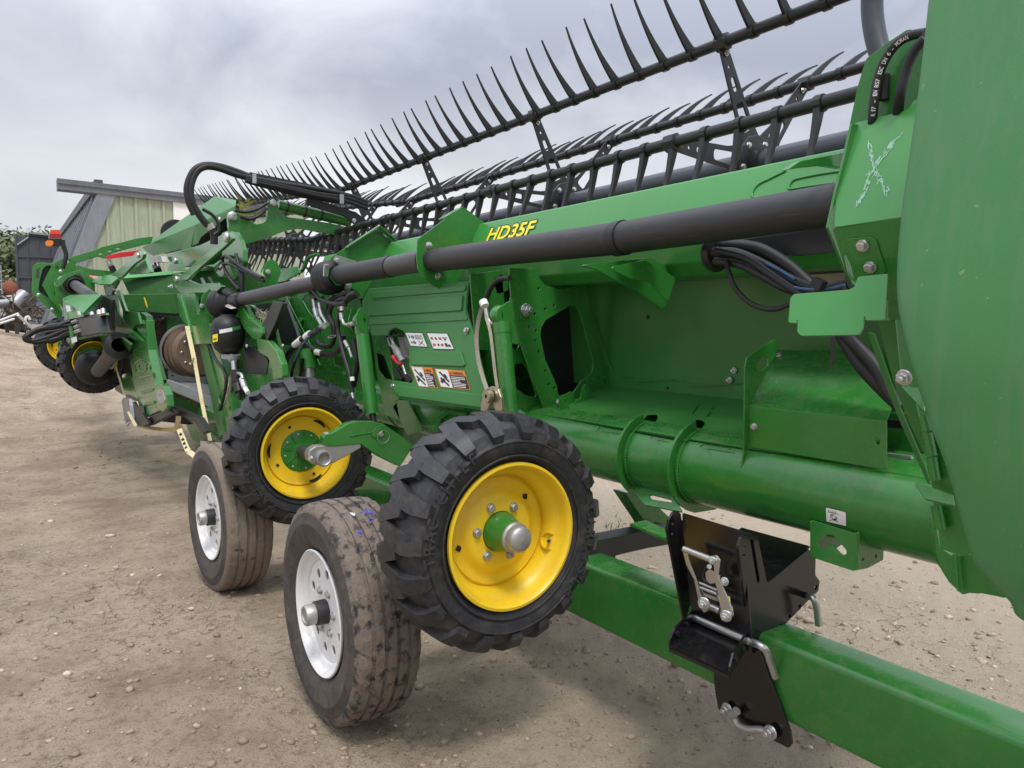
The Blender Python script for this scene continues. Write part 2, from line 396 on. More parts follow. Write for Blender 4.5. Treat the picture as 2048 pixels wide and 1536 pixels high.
def ground_mat():
    m, nt, b, N, L = newmat('packed_earth'); co = coords(N)
    nA = noise(N, L, co, .38, 4); nB = noise(N, L, co, 2.6, 8, .62); nC = noise(N, L, co, 24, 8, .7); nD = noise(N, L, co, 130, 4, .7)
    c = mixc(N, L, mrange(N, L, nB, .34, .66), (.36, .268, .186), (.64, .51, .372))
    c = mixc(N, L, mrange(N, L, nA, .38, .62, 0, .5), c, (.66, .535, .395))
    c = mixc(N, L, mrange(N, L, nC, .50, .72, 0, .75), c, (.20, .142, .098))
    c = mixc(N, L, mrange(N, L, nD, .57, .72, 0, .8), c, (.68, .58, .45))
    c = mixc(N, L, mrange(N, L, nD, .44, .30, 0, .85), c, (.14, .10, .07))
    sx = N('ShaderNodeSeparateXYZ'); L(co, sx.inputs[0])
    # drier pale gravel on the far side of the trailer, damp patches on the near side
    wob = N('ShaderNodeMath'); wob.operation = 'MULTIPLY_ADD'; L(nB, wob.inputs[0]); wob.inputs[1].default_value = 1.6; L(sx.outputs['X'], wob.inputs[2])
    dry = mrange(N, L, wob.outputs[0], 1.9, 3.2, 0, .85); c = mixc(N, L, dry, c, mixc(N, L, nC, (.52, .41, .29), (.84, .72, .56)))
    nE = noise(N, L, co, .95, 5, .6)
    damp = mul(N, L, mrange(N, L, nE, .50, .64, 0, .38), mrange(N, L, wob.outputs[0], 3.2, 1.9)); c = mixc(N, L, damp, c, (.20, .142, .098))
    vo = N('ShaderNodeTexVoronoi'); vo.feature = 'DISTANCE_TO_EDGE'; vo.inputs['Scale'].default_value = 3.6
    dm = N('ShaderNodeVectorMath'); dm.operation = 'MULTIPLY_ADD'
    nz = N('ShaderNodeTexNoise'); nz.inputs['Scale'].default_value = 6; nz.inputs['Detail'].default_value = 6; L(co, nz.inputs['Vector'])
    L(nz.outputs['Color'], dm.inputs[0]); dm.inputs[1].default_value = (.45, .45, .45); L(co, dm.inputs[2]); L(dm.outputs[0], vo.inputs['Vector'])
    ck = mul(N, L, mrange(N, L, vo.outputs['Distance'], 0, .012, 1, 0), mrange(N, L, nA, .50, .58))
    c = mixc(N, L, mul(N, L, ck, .55), c, (.07, .05, .035))
    L(c, b.inputs['Base Color']); b.inputs['Roughness'].default_value = .93; b.inputs['Specular IOR Level'].default_value = .2
    a1 = N('ShaderNodeMath'); a1.operation = 'MULTIPLY_ADD'; L(nC, a1.inputs[0]); a1.inputs[1].default_value = 1.3; L(nD, a1.inputs[2])
    a2 = N('ShaderNodeMath'); a2.operation = 'MULTIPLY_ADD'; L(ck, a2.inputs[0]); a2.inputs[1].default_value = -.8; L(a1.outputs[0], a2.inputs[2])
    bump(N, L, b, a2.outputs[0], 1.0, .024); return m
GROUND = ground_mat()
def stone_mat(name, a, b_):
    m, nt, b, N, L = newmat(name); g = N('ShaderNodeNewGeometry')
    c = mixc(N, L, g.outputs['Random Per Island'], a, b_)
    c = mixc(N, L, mrange(N, L, noise(N, L, coords(N), 90, 4), .4, .7, 0, .6), c, (.20, .155, .115))
    L(c, b.inputs['Base Color']); b.inputs['Roughness'].default_value = .88; return m
STONE = stone_mat('gravel_stone', (.32, .25, .18), (.68, .58, .45))
CLOD = stone_mat('earth_clod', (.22, .16, .11), (.42, .325, .235))
def leaf_mat(name, a, b_):
    m, nt, b, N, L = newmat(name); g = N('ShaderNodeNewGeometry')
    c = mixc(N, L, g.outputs['Random Per Island'], a, b_); L(c, b.inputs['Base Color']); b.inputs['Roughness'].default_value = .6; return m
LEAF = leaf_mat('oak_leaves', (.065, .092, .038), (.16, .185, .085))
LEAF2 = leaf_mat('weed_leaves', (.12, .17, .03), (.25, .25, .05))

# ------------------------------------------------------------------ ground
def vnoise(x, y, seed=0):
    xi = np.floor(x).astype(np.int64); yi = np.floor(y).astype(np.int64); fx = x - xi; fy = y - yi
    fx = fx * fx * (3 - 2 * fx); fy = fy * fy * (3 - 2 * fy)
    def h(a, b):
        n = (a * 374761393 + b * 668265263 + seed * 1274126177) & 0xffffffff
        n = ((n ^ (n >> 13)) * 1274126177) & 0xffffffff
        return ((n ^ (n >> 16)) & 0xffff) / 65535.0
    return (h(xi, yi) * (1 - fx) + h(xi + 1, yi) * fx) * (1 - fy) + (h(xi, yi + 1) * (1 - fx) + h(xi + 1, yi + 1) * fx) * fy
def fbm(x, y, o, seed=0, g=.5):
    s = 0; a = 1; t = 0
    for i in range(o):
        s = s + a * (vnoise(x * 2 ** i, y * 2 ** i, seed + i * 17) - .5); t += a; a *= g
    return s / t
def gheight(x, y):
    d = np.sqrt(x * x + y * y)
    t = np.clip((y - 8.5) / 12.5, 0, 1); t = t * t * (3 - 2 * t)
    left = np.clip((5.5 - x) / 6, 0, 1)
    z = 1.22 * t * left + .0
    rough = .35 + .65 * np.clip(fbm(x * .5, y * .5, 3, 5) * 3 + .5, 0, 1)
    near = np.clip((30 - d) / 20, 0, 1)
    z = z + .05 * fbm(x * .45, y * .45, 3, 1) * 2 * near
    z = z + .042 * fbm(x * 2.4, y * 2.4, 4, 2) * rough
    z = z + .036 * fbm(x * 11, y * 11, 4, 3, .62) * rough * np.clip((14 - d) / 10, .0, 1)
    # wheel ruts in the track on the far left
    for y0, w in ((11.2, .22), (9.5, .2), (13.4, .3)):
        yy = y - y0 - .15 * x - .3 * np.sin(x * .35)
        z = z - .05 * np.exp(-(yy / w) ** 2) * np.clip((2.2 - x) / 2, 0, 1) + .035 * np.exp(-((yy - w * 1.6) / w) ** 2) * np.clip((2.2 - x) / 2, 0, 1)
    for x0, w in ((-.55, .11), (-2.15, .12), (-3.6, .13)):   # old wheel tracks along the yard
        xx = x - x0 - .16 * np.sin(y * .5 + x0) - .03 * y; fade = np.clip((y - 1.0) / 1.5, 0, 1) * np.clip((13 - y) / 4, 0, 1) * np.clip(vnoise(x * .2 + 5, y * .55, 31) * 1.8 - .3, 0, 1)
        tread = .006 * np.sin(y * 52 + np.abs(xx) * 40) * np.exp(-(xx / w) ** 4)
        z = z + (-.030 * np.exp(-(xx / w) ** 2) + .016 * np.exp(-((np.abs(xx) - w * 1.5) / (w * .5)) ** 2) + tread) * fade
    for cx, cy in ((1.0, 2.42), (1.0, 4.14)):   # level where the trailer tyres stand
        k = np.exp(-(((x - cx) / .35) ** 2 + ((y - cy) / .4) ** 2)); z = z * (1 - k) - .004 * k
    return z
def build_ground():
    az = np.concatenate([np.linspace(-16, 86, 620), np.linspace(88, 342, 90)]) * math.pi / 180
    rr = .35 * np.exp(np.linspace(0, math.log(1600 / .35), 640))
    A, Q = np.meshgrid(az, rr); X = Q * np.sin(A); Y = Q * np.cos(A); Z = gheight(X, Y)
    nr, na = A.shape; co = np.stack([X, Y, Z], -1).reshape(-1, 3).astype(np.float32)
    i = np.arange(nr - 1)[:, None] * na; j = np.arange(na)[None, :]; j2 = (j + 1) % na
    q = np.stack([i + j, i + na + j, i + na + j2, i + j2], -1).reshape(-1, 4)
    c0 = len(co); z0 = float(Z[0].mean()); co = np.vstack([co, [[0, 0, z0]]]).astype(np.float32)
    tri = np.stack([np.full(na, c0), np.arange(na), (np.arange(na) + 1) % na], -1)
    me = bpy.data.meshes.new('ground'); nv = len(co); nq = len(q); ntr = len(tri)
    me.vertices.add(nv); me.vertices.foreach_set('co', co.ravel())
    me.loops.add(nq * 4 + ntr * 3); me.loops.foreach_set('vertex_index', np.concatenate([q.ravel(), tri.ravel()]).astype(np.int32))
    me.polygons.add(nq + ntr); me.polygons.foreach_set('loop_start', np.concatenate([np.arange(nq) * 4, nq * 4 + np.arange(ntr) * 3]).astype(np.int32))
    me.update(calc_edges=True); me.validate(); me.shade_smooth(); me.materials.append(GROUND)
    o = bpy.data.objects.new('ground', me); COL.objects.link(o); tag(o, kind='structure', label='bare packed brown earth yard with stones and wheel ruts')
build_ground()
def gz(x, y): return float(gheight(np.array([x]), np.array([y]))[0])
def build_stones(name, n, mat, smin, smax, label, seed, sel):
    r = np.random.RandomState(seed); V = []; Fc = []
    bm = bmesh.new(); bmesh.ops.create_icosphere(bm, subdivisions=1, radius=1)
    bv = np.array([v.co[:] for v in bm.verts]); bf = np.array([[v.index for v in f.verts] for f in bm.faces]); bm.free()
    az = r.uniform(-12, 82, n) * math.pi / 180; d = 1.1 * np.exp(r.uniform(0, math.log(17), n) ** 1.0)
    x = d * np.sin(az); y = d * np.cos(az)
    k = sel(x, y, r); x, y, d = x[k], y[k], d[k]; m = len(x)
    s = smin * (smax / smin) ** (r.uniform(0, 1, m) ** 3.6) * (1 + .05 * d)
    z = gheight(x, y)
    an = r.uniform(0, 6.28, m); sc = np.stack([r.uniform(.7, 1.3, m), r.uniform(.6, 1.1, m), r.uniform(.35, .7, m)], -1)
    jit = 1 + r.uniform(-.32, .30, (m, len(bv)))
    v = bv[None] * jit[..., None] * sc[:, None, :] * s[:, None, None]
    c_, s_ = np.cos(an)[:, None], np.sin(an)[:, None]
    vx = v[..., 0] * c_ - v[..., 1] * s_ + x[:, None]; vy = v[..., 0] * s_ + v[..., 1] * c_ + y[:, None]; vz = v[..., 2] + z[:, None] + .1 * s[:, None]
    co = np.stack([vx, vy, vz], -1).reshape(-1, 3).astype(np.float32)
    f = (bf[None] + (np.arange(m) * len(bv))[:, None, None]).reshape(-1, 3).astype(np.int32)
    me = bpy.data.meshes.new(name); me.vertices.add(len(co)); me.vertices.foreach_set('co', co.ravel())
    me.loops.add(f.size); me.loops.foreach_set('vertex_index', f.ravel()); me.polygons.add(len(f)); me.polygons.foreach_set('loop_start', np.arange(len(f), dtype=np.int32) * 3)
    me.update(calc_edges=True); me.materials.append(mat)
    o = bpy.data.objects.new(name, me); COL.objects.link(o); tag(o, label, 'gravel', kind='stuff')
def selA(x, y, r): return r.uniform(0, 1, len(x)) < np.clip(.35 + 2.2 * fbm(x * .6, y * .6, 3, 9), .05, 1) * np.where(x > 1.9, 1.0, np.clip((np.sqrt(x * x + y * y) - 2.2) / 3, .10, .8))
build_stones('gravel', 22000, STONE, .0026, .021, 'loose pale gravel stones scattered over the yard', 3, selA)
def selB(x, y, r): return r.uniform(0, 1, len(x)) < np.clip(.1 + 3.2 * fbm(x * .55, y * .55, 3, 5), .02, 1)
build_stones('earth_clods', 20000, CLOD, .0026, .018, 'crumbled dark earth clods churned up on the yard', 4, selB)
# ------------------------------------------------------------------ background: shed, yard clutter, trees
def build_shed():
    YS = 19.0; pl = plY(YS)
    base = P(250, 640, Y=YS); sh = thing('shed', (base.x, YS, 1.1), 'pale green ribbed metal shed with sloping grey side behind the far end of the header', 'shed')
    x_tl = P(200, 380, Y=YS); x_bl = P(90, 647, Y=YS); ztop = P(345, 398, Y=YS).z
    zb = x_bl.z - .15; xr = 6.6; ztl = x_tl.z
    slope = (x_tl.x - x_bl.x) / (x_tl.z - x_bl.z)
    # gable wall: body and individual cladding ribs
    prism('wall', [(x_bl.x + .1, YS, zb), (xr, YS, zb - 1.3), (xr, YS, ztl), (x_tl.x, YS, ztl)], (0, .08, 0), PALE, sh)
    x = P(160, 560, Y=YS).x; k = 0
    rb = MB().box((-.03, -.028, 0), (.03, .0, 1)); rm = None
    while x < xr - .2:
        zl = zb - .9 if x > x_bl.x + .4 else zb; zt_ = min(ztl - .02, x_bl.z + (x - x_bl.x - .22) / slope)
        if rm is None: o = rb.build('cladding_rib', PALE, None); rm = o.data; bpy.data.objects.remove(o)
        if zt_ > zl + .2: inst('cladding_rib', rm, sh, (x, YS - .002, zl), scale=(1, 1, zt_ - zl))
        x += .29; k += 1
        if k > 34: break
    # sloping side of corrugated sheet running back
    a = Vector((x_bl.x, YS - .02, zb)); b = Vector((x_tl.x, YS - .02, ztl)); n = Vector((-(b - a).z, 0, (b - a).x)).normalized()
    DEP = 17.0
    v = []; f = []
    steps = 4
    for i in range(steps + 1):
        yy = i / steps * DEP; off = 0
        v += [a + Vector((0, yy, 0)) + n * off, b + Vector((0, yy, 0)) + n * off]
    for i in range(steps): f.append((2 * i, 2 * i + 1, 2 * i + 3, 2 * i + 2))
    mk('side_cladding', v, f, ROOFM, sh)
    for i in range(19):
        yy = .9 + i * .88; c_ = [a + Vector((0, yy, 0)), a + Vector((0, yy + .16, 0)), b + Vector((0, yy + .16, 0)), b + Vector((0, yy, 0))]
        MB().hexa(c_, [q + n * .055 for q in c_]).build('side_rib', ROOFM, sh)
    e0 = b + Vector((-.1, 0, .02)); e1 = e0 + Vector((0, DEP, 0)); MB().hexa([e0, e0 + Vector((.16, 0, 0)), e1 + Vector((.16, 0, 0)), e1], [q + Vector((0, 0, .2)) for q in (e0, e0 + Vector((.16, 0, 0)), e1 + Vector((.16, 0, 0)), e1)]).build('gutter', ROOFD, sh)
    tr = MB(); w = Vector((.34, 0, 0))
    tr.hexa([a + Vector((-.03, -.05, 0)), a + w * .72 + Vector((0, -.05, 0)), b + w + Vector((0, -.05, 0)), b + Vector((-.03, -.05, 0))],
            [a + Vector((-.03, .02, 0)), a + w * .72 + Vector((0, -.03, 0)), b + w + Vector((0, -.03, 0)), b + Vector((-.03, .02, 0))])
    tr.build('corner_flashing', ROOFM, sh)
    # long fascia beam over the gable, sticking out at the left
    l1 = P(115, 367, Y=YS - .1); l2 = P(480, 408, Y=YS - .1); dd = (l2 - l1); dd *= 1.28
    fb = MB(); h = Vector((0, 0, .115)); t = Vector((0, .35, 0))
    fb.hexa([l1 - h, l1 + dd - h, l1 + dd + h, l1 + h], [l1 - h + t, l1 + dd - h + t, l1 + dd + h + t, l1 + h + t]); fb.build('fascia', FASC, sh)
    fb = MB(); q = Vector((.0, -.03, .03)); hh = Vector((0, 0, .022))
    fb.hexa([l1 + q - hh, l1 + dd + q - hh, l1 + dd + q + hh, l1 + q + hh], [p + Vector((0, .029, 0)) for p in (l1 + q - hh, l1 + dd + q - hh, l1 + dd + q + hh, l1 + q + hh)]); fb.build('fascia_rail', FASC, sh)
    rp = MB(); c0 = b + Vector((.1, .3, .12))
    rp.hexa([c0, c0 + Vector((5.0, 0, -.2)), c0 + Vector((5.0, DEP, -.2)), c0 + Vector((0, DEP, 0))], [p + Vector((0, 0, .06)) for p in (c0, c0 + Vector((5.0, 0, -.2)), c0 + Vector((5.0, DEP, -.2)), c0 + Vector((0, DEP, 0)))]); rp.build('roof', ROOFD, sh)
    # open panel in the wall, far right
    wn = P(357, 415, Y=YS); MB().box((wn.x - .12, YS - .035, wn.z - .33), (wn.x + .62, YS - .01, wn.z + .18)).build('skylight_panel', WHITE, sh)
    # footing
    MB().box((x_bl.x - .25, YS - .15, zb - .35), (x_bl.x + 3.2, YS + .2, x_bl.z - .02)).build('footing', CONC, sh)
    # hanging door leaf of dark sheet behind the sloping side
    YD = 29.0; p0 = P(33, 470, Y=YD); p1 = P(100, 648, Y=YD)
    d = thing('sheet_metal_door', (p0.x, YD, p1.z - .2), 'dark grey sheet metal door leaf standing left of the shed', 'door')
    MB().box((p0.x, YD, p1.z - .2), (p1.x + .6, YD + .06, p0.z)).build('panel', ROOFD, d)
    for i in range(6):
        xx = p0.x + .28 + i * .3; MB().box((xx - .02, YD - .03, p1.z - .2), (xx + .02, YD - .002, p0.z)).build('rib', ROOFD, d)
    for zz in (P(60, 513, Y=YD).z, P(60, 555, Y=YD).z): MB().box((p0.x, YD - .045, zz - .03), (p1.x + .5, YD - .031, zz + .03)).build('cross_rail', ROOFD, d)
    A, B = P(35, 490, Y=YD - .05), P(57, 475, Y=YD - .05); MB().cyl(A, B, .035, 6).build('brace', ROOFM, d)
    A, B = P(57, 467, Y=YD - .05), P(100, 472, Y=YD - .05); MB().cyl(A, B, .07, 6).build('top_rail', ROOFD, d)
    MB().box((p0.x - .06, YD - .05, p1.z - .2), (p0.x - .002, YD + .1, p0.z + .02)).build('edge_post', ROOFD, d)
build_shed()
def build_tank():
    YT = 26.0; c = P(20, 576, Y=YT); r = (P(33, 576, Y=YT) - c).x * 1.25
    t = thing('fuel_tank', (c.x, YT, gz(c.x, YT)), 'rusty orange round tank seen end on, left of the grey door leaf', 'tank')
    prof = [(0, -.04), (r * .35, -.038), (r * .7, -.03), (r * .95, -.01), (r, .03), (r, 2.4), (r * .9, 2.5), (0, 2.55)]
    v, f = lathe_vf(prof, 32); mk('shell', [q + c for q in v], f, RUST, t, True)
    for s in (-1, 1):
        MB().box((c.x + s * r * .6 - .05, YT + .2, gz(c.x, YT) - .1), (c.x + s * r * .6 + .05, YT + .35, c.z - r * .7)).build('leg', ROOFD, t)
    MB().cyl(c + Vector((0, .3, r * .98)), c + Vector((0, .3, r * 1.18)), .1, 12).build('filler_cap', RUST, t)
build_tank()
def build_tote():
    YT = 24.5; a = P(0, 530, Y=YT); b = P(7, 636, Y=YT); w = 1.15
    t = thing('liquid_tote', (b.x - w / 2, YT + .5, b.z), 'blue plastic liquid tote in a cage at the left edge', 'tote')
    h = a.z - b.z
    o = MB().box((b.x - w, YT + .03, b.z), (b.x - .03, YT + w, a.z)).build('bottle', TOTE, t); bevel_obj(o, .06)
    for i in range(6):
        z = b.z + .05 + i * h / 6; MB().cyl((b.x - w - .02, YT, z), (b.x, YT, z), .018, 6).build('cage_bar', GALV, t); MB().cyl((b.x, YT, z), (b.x, YT + w, z), .018, 6).build('cage_bar', GALV, t)
    for i in range(5):
        MB().cyl((b.x - i * w / 4, YT - .02, b.z), (b.x - i * w / 4, YT - .02, a.z), .018, 6).build('cage_bar', GALV, t)
    MB().box((b.x - w - .05, YT - .05, b.z - .16), (b.x + .05, YT + w, b.z - .01)).build('pallet', BLKM, t)
build_tote()
def build_scrap():
    grp = 'scrap pipes beside the shed'
    specs = [ # px start, px end, Y, radius m, hollow, label
        ((26, 612), (49, 589), 21.5, .16, True, 'wide shiny flue pipe pointing up with open dark end, topmost of the scrap pile'),
        ((8, 634), (16, 606), 21.2, .10, False, 'bent bright pipe leaning at the left end of the scrap pile'),
        ((20, 600), (33, 618), 21.9, .13, True, 'short pipe stub lying across the middle of the scrap pile'),
        ((0, 641), (37, 627), 20.4, .026, False, 'thin white tube lying lowest on the scrap heap, leftmost'),
        ((0, 647), (28, 638), 20.1, .026, False, 'thin white tube lying nearest on the ground by the scrap'),
        ((36, 630), (63, 655), 20.0, .03, False, 'white tube sloping down to the right at the front of the scrap pile'),
        ((5, 604), (22, 601), 22.6, .14, True, 'grey pipe at the back left of the scrap pile'),
        ((33, 607), (46, 596), 22.2, .05, False, 'thin rod sticking up right of the widest scrap pipe')]
    for a, b, Y, r, hol, lab in specs:
        A, B = P(*a, Y=Y), P(*b, Y=Y + .2); d = (B - A).normalized()
        if hol:
            q = zrot(d); L_ = (B - A).length; prof = [(r * .9, L_ * .6), (r * .9, L_), (r, L_), (r, 0), (r * .9, 0), (r * .9, L_ * .4)]
            v, f = lathe_vf(prof, 20, 'Z'); o = mk('pipe', [q @ p + A for p in v], f, PIPEM, None, True)
        else:
            M_ = (A + B) / 2 + Vector((0, 0, .02 if r < .1 else .0)) + (Vector((-.25, 0, .1)) if r > .09 else Vector())
            v, f = sweep_vf(spline([A, M_, B], 6) if r > .09 else [A, B], r, 12); o = mk('pipe', v, f, PIPEM if r > .09 else WHT, None, True)
        tag(o, lab, 'pipe', grp)
    A = [P(50, 648, Y=20.3), P(52, 636, Y=20.3), P(57, 634, Y=20.3), P(60, 640, Y=20.3)]
    v, f = sweep_vf(spline(A, 5), .03, 8); tag(mk('pipe_bend', v, f, WHT, None, True), 'small white hooked pipe bend at the foot of the scrap pile', 'pipe', grp)
    # tangle of stalks and wire in the heap
    mb = MB(); r = random.Random(5); c = P(42, 628, Y=21.4)
    for i in range(150):
        p = c + Vector((r.gauss(0, .38), r.gauss(0, .4), abs(r.gauss(0, .22)) - .15)); d = Vector((r.gauss(0, 1), r.gauss(0, 1), r.gauss(.3, .7))).normalized() * r.uniform(.15, .5)
        mb.cyl(p - d / 2, p + d / 2, r.uniform(.006, .018), 5)
    tag(mb.build('brushwood', BARK, None), 'tangle of brown stalks and scrap beneath the pipes', 'debris', kind='stuff')
build_scrap()
def build_tree(name, px, py_top, py_base, Y, halfw, label, seed, n=16000):
    r = random.Random(seed); top = P(px, py_top, Y=Y); base = P(px, py_base, Y=Y); base.z = gz(base.x, Y) - .1
    H = top.z - base.z; t = thing(name, base, label, 'tree', 'trees beyond the yard')
    trunk = [base, base + Vector((.1, 0, H * .3)), base + Vector((-.1, .1, H * .6)), base + Vector((.05, 0, H * .9))]
    tube('trunk', trunk, [.28 - .012 * i for i in range(19)], BARK, t, 8)
    clumps = []
    for i in range(40):
        a = r.uniform(0, 6.28); hh = r.uniform(.18, .97); rad = halfw * (1 - .55 * abs(hh - .5) ** 1.3 * 2) * math.sqrt(r.uniform(.1, 1))
        c = base + Vector((math.cos(a) * rad, math.sin(a) * rad, H * hh)); clumps.append((c, r.uniform(.5, 1.0) * halfw * .45))
        if i < 9: tube('limb', [base + Vector((0, 0, H * min(.8, hh * .6))), (base + Vector((0, 0, H * hh)) + c) / 2, c], [.09] * 6 + [.05] * 6 + [.02], BARK, t, 6)
    V = []; Fc = []
    for c, cr in clumps:
        for k in range(n // 40):
            d = Vector((r.gauss(0, 1), r.gauss(0, 1), r.gauss(0, .8))).normalized() * cr * r.uniform(.55, 1.08)
            p = c + d; s = r.uniform(.08, .16); nrm = (d.normalized() + Vector((r.gauss(0, .5), r.gauss(0, .5), r.gauss(.3, .5)))).normalized()
            u = nrm.orthogonal().normalized(); u = Quaternion(nrm, r.uniform(0, 6.28)) @ u; w = nrm.cross(u)
            i = len(V); V += [p - u * s, p + w * s * .6, p + u * s, p - w * s * .6]; Fc.append((i, i + 1, i + 2, i + 3))
    mk('crown', V, Fc, LEAF, t)
for a in (('oak_tree', 14, 492, 640, 44, 3.0, 'dense dark oak tree filling the left edge behind the tank', 11),
          ('oak_tree', 74, 484, 640, 47, 2.1, 'round topped tree peeking over the grey door leaf', 12),
          ('oak_tree', 38, 496, 640, 52, 2.4, 'lower dark tree between the leftmost tree and the shed', 13),
          ('oak_tree', -40, 490, 640, 46, 3.0, 'tree cut off by the left edge of the view', 14)): build_tree(*a)

# ------------------------------------------------------------------ wheels
def tyre_profile(R_, W, rim, crown=.012):
    """half ring profile from outer bead (-W side) over the tread to inner bead: list of (radius, axial)"""
    h = W / 2
    return [(rim, -h * .72), (rim + .012, -h * .80), (rim + (R_ - rim) * .35, -h * .98), (rim + (R_ - rim) * .6, -h * 1.0), (R_ - .045, -h * .94),
            (R_ - .016, -h * .82), (R_ - .004, -h * .6), (R_, -h * .25), (R_, h * .25), (R_ - .004, h * .6), (R_ - .016, h * .82), (R_ - .045, h * .94),
            (rim + (R_ - rim) * .6, h), (rim + (R_ - rim) * .35, h * .98), (rim + .012, h * .80), (rim, h * .72)]
def prof_point(prof, s):
    k = len(prof) - 1; i = min(int(s * k), k - 1); t = s * k - i
    a, b = Vector(prof[i]), Vector(prof[i + 1]); p = a.lerp(b, t)
    a0 = Vector(prof[max(i - 1, 0)]); b0 = Vector(prof[min(i + 2, k)]); tg = (b0 - a0).normalized()
    return p, Vector((-tg.y, tg.x)) if False else Vector((tg.y, -tg.x))
def lug_tyre(R_, W, rim, nl, lugh):  # chevron tread
    prof = tyre_profile(R_ - lugh, W * .96, rim); v, f = lathe_vf(prof, 96); mb = MB(); mb.add(v, f)
    k = len(prof) - 1
    # axial stations of a lug: from just past the centre line out over the shoulder
    for side in (0, 1):
        for i in range(nl):
            a0 = 2 * math.pi * (i + .5 * side) / nl
            #     s (0..1 along profile, outer half), angle shift, half width(angle), height
            st = [(.570, .010, .068, 1.0), (.50, .050, .076, 1.0), (.44, .098, .078, 1.0), (.385, .116, .076, 1.0), (.335, .122, .074, .95), (.300, .125, .068, .7), (.265, .127, .058, .2)]
            V = []
            for s, da, hw, hh in st:
                ss = s if side == 0 else 1 - s
                p, n = prof_point(prof, ss)
                if n.dot(Vector((1, 0))) < 0 and .2 < ss < .8: n = -n
                n = Vector((p.x - (rim + R_) / 2 * .93, p.y * 1.25)).normalized() if hh < .95 else Vector((1, 0))
                c = a0 + da
                for e, up_ in ((-1.10, -.004), (-.93, lugh), (.93, lugh), (1.10, -.004)):
                    q = p + n * (up_ * (hh if up_ > 0 else 1)); an = c + e * hw
                    V.append(Vector((q.x * math.cos(an), q.y, q.x * math.sin(an))))
            Fc = []
            for j in range(len(st) - 1):
                for e in range(3):
                    A = j * 4 + e; q = (A, A + 1, A + 5, A + 4); Fc.append(q if side == 0 else q[::-1])
            Fc.append((0, 3, 2, 1) if side == 1 else (0, 1, 2, 3)); e = (len(st) - 1) * 4; Fc.append((e, e + 1, e + 2, e + 3))
            mb.add(V, Fc)
    # raised rings on the sidewall
    for rr in (rim + .03, R_ - lugh - .052):
        pr = []
        for j in range(9):
            a = math.pi * 2 * j / 8; pr.append((rr + .0035 * math.cos(a), -W * .47 + .0035 * math.sin(a) - .001))
        v, f = lathe_vf(pr, 96); mb.add(v, f)
    return mb
def arc_text(s, r, ang0, step, y, h, mat, depth=.0012):
    """letters standing on a circle in the local xz plane, read from -Y, tops outward; angle grows clockwise seen from -Y"""
    mb = MB()
    for i, ch in enumerate(s):
        if ch == ' ': continue
        a = ang0 - i * step; up = Vector((math.cos(a), 0, math.sin(a))); rt = Vector((math.sin(a), 0, -math.cos(a))); n = Vector((0, -1, 0))
        o = up * r + n * (-y); ex = rt * h * 1.25; ey = up * h * 1.35; x0, x1, y0, y1 = text_w(ch); o = o - ex * ((x0 + x1) / 2)
        M = Matrix(((ex.x, ey.x, n.x * depth, o.x), (ex.y, ey.y, n.y * depth, o.y), (ex.z, ey.z, n.z * depth, o.z), (0, 0, 0, 1)))
        me = text_mesh(ch, M, mat, extrude=1, offset=.012)
        mb.add([v.co.copy() for v in me.vertices], [tuple(p.vertices) for p in me.polygons]); bpy.data.meshes.remove(me)
    return mb
GW_R, GW_W, GW_RIM = .348, .235, .203
_lt = lug_tyre(GW_R, GW_W, GW_RIM, 19, .023); _o = _lt.build('gauge_wheel', RUB, None, True, ang=32); GW_TYRE = _o.data; bpy.data.objects.remove(_o)
bm = bmesh.new(); bm.from_mesh(GW_TYRE); bmesh.ops.recalc_face_normals(bm, faces=bm.faces); bm.to_mesh(GW_TYRE); bm.free(); GW_TYRE.shade_smooth(); GW_TYRE.set_sharp_from_angle(angle=R(32))
# deep-dish rim, outer lip at -W*.40
GW_RIMPROF = [(.186, -.1005), (.200, -.099), (.2095, -.1045), (.2125, -.100), (.2095, -.092), (.200, -.088), (.196, -.078), (.193, -.062), (.184, -.052), (.172, -.040), (.170, .01), (.172, .04), (.186, .052), (.196, .075), (.207, .09), (.2095, .1), (.198, .1), (.16, .05), (.158, 0)]
def nearest_profile(): return [(.2135, -.0985), (.2125, -.106), (.2045, -.1075), (.199, -.102), (.1955, -.092), (.192, -.074), (.182, -.060), (.171, -.048), (.1665, -.02), (.1665, .03), (.172, .045), (.188, .055), (.196, .08), (.2075, .095), (.2095, .104), (.203, .108), (.19, .095), (.18, .065), (.16, .04), (.158, -.02)]
_v, _f = lathe_vf(nearest_profile(), 80); _o = mk('rim', _v, _f, YEL, None, True, ang=50); GW_RIMM = _o.data; bpy.data.objects.remove(_o)
HEXV = MB()
def hexbolt_mesh(name, mat):
    mb = MB(); v, f = lathe_vf([(0, 0), (1.25, 0), (1.28, .12), (1.2, .28), (0, .28)], 16, 'Z'); mb.add(v, f)
    v, f = lathe_vf([(.98, .28), (.98, .95), (.82, 1.05), (0, 1.05)], 6, 'Z'); mb.add(v, f)
    o = mb.build(name, mat, None); me = o.data; bpy.data.objects.remove(o)
    bm = bmesh.new(); bm.from_mesh(me); bmesh.ops.recalc_face_normals(bm, faces=bm.faces); bm.to_mesh(me); bm.free(); return me
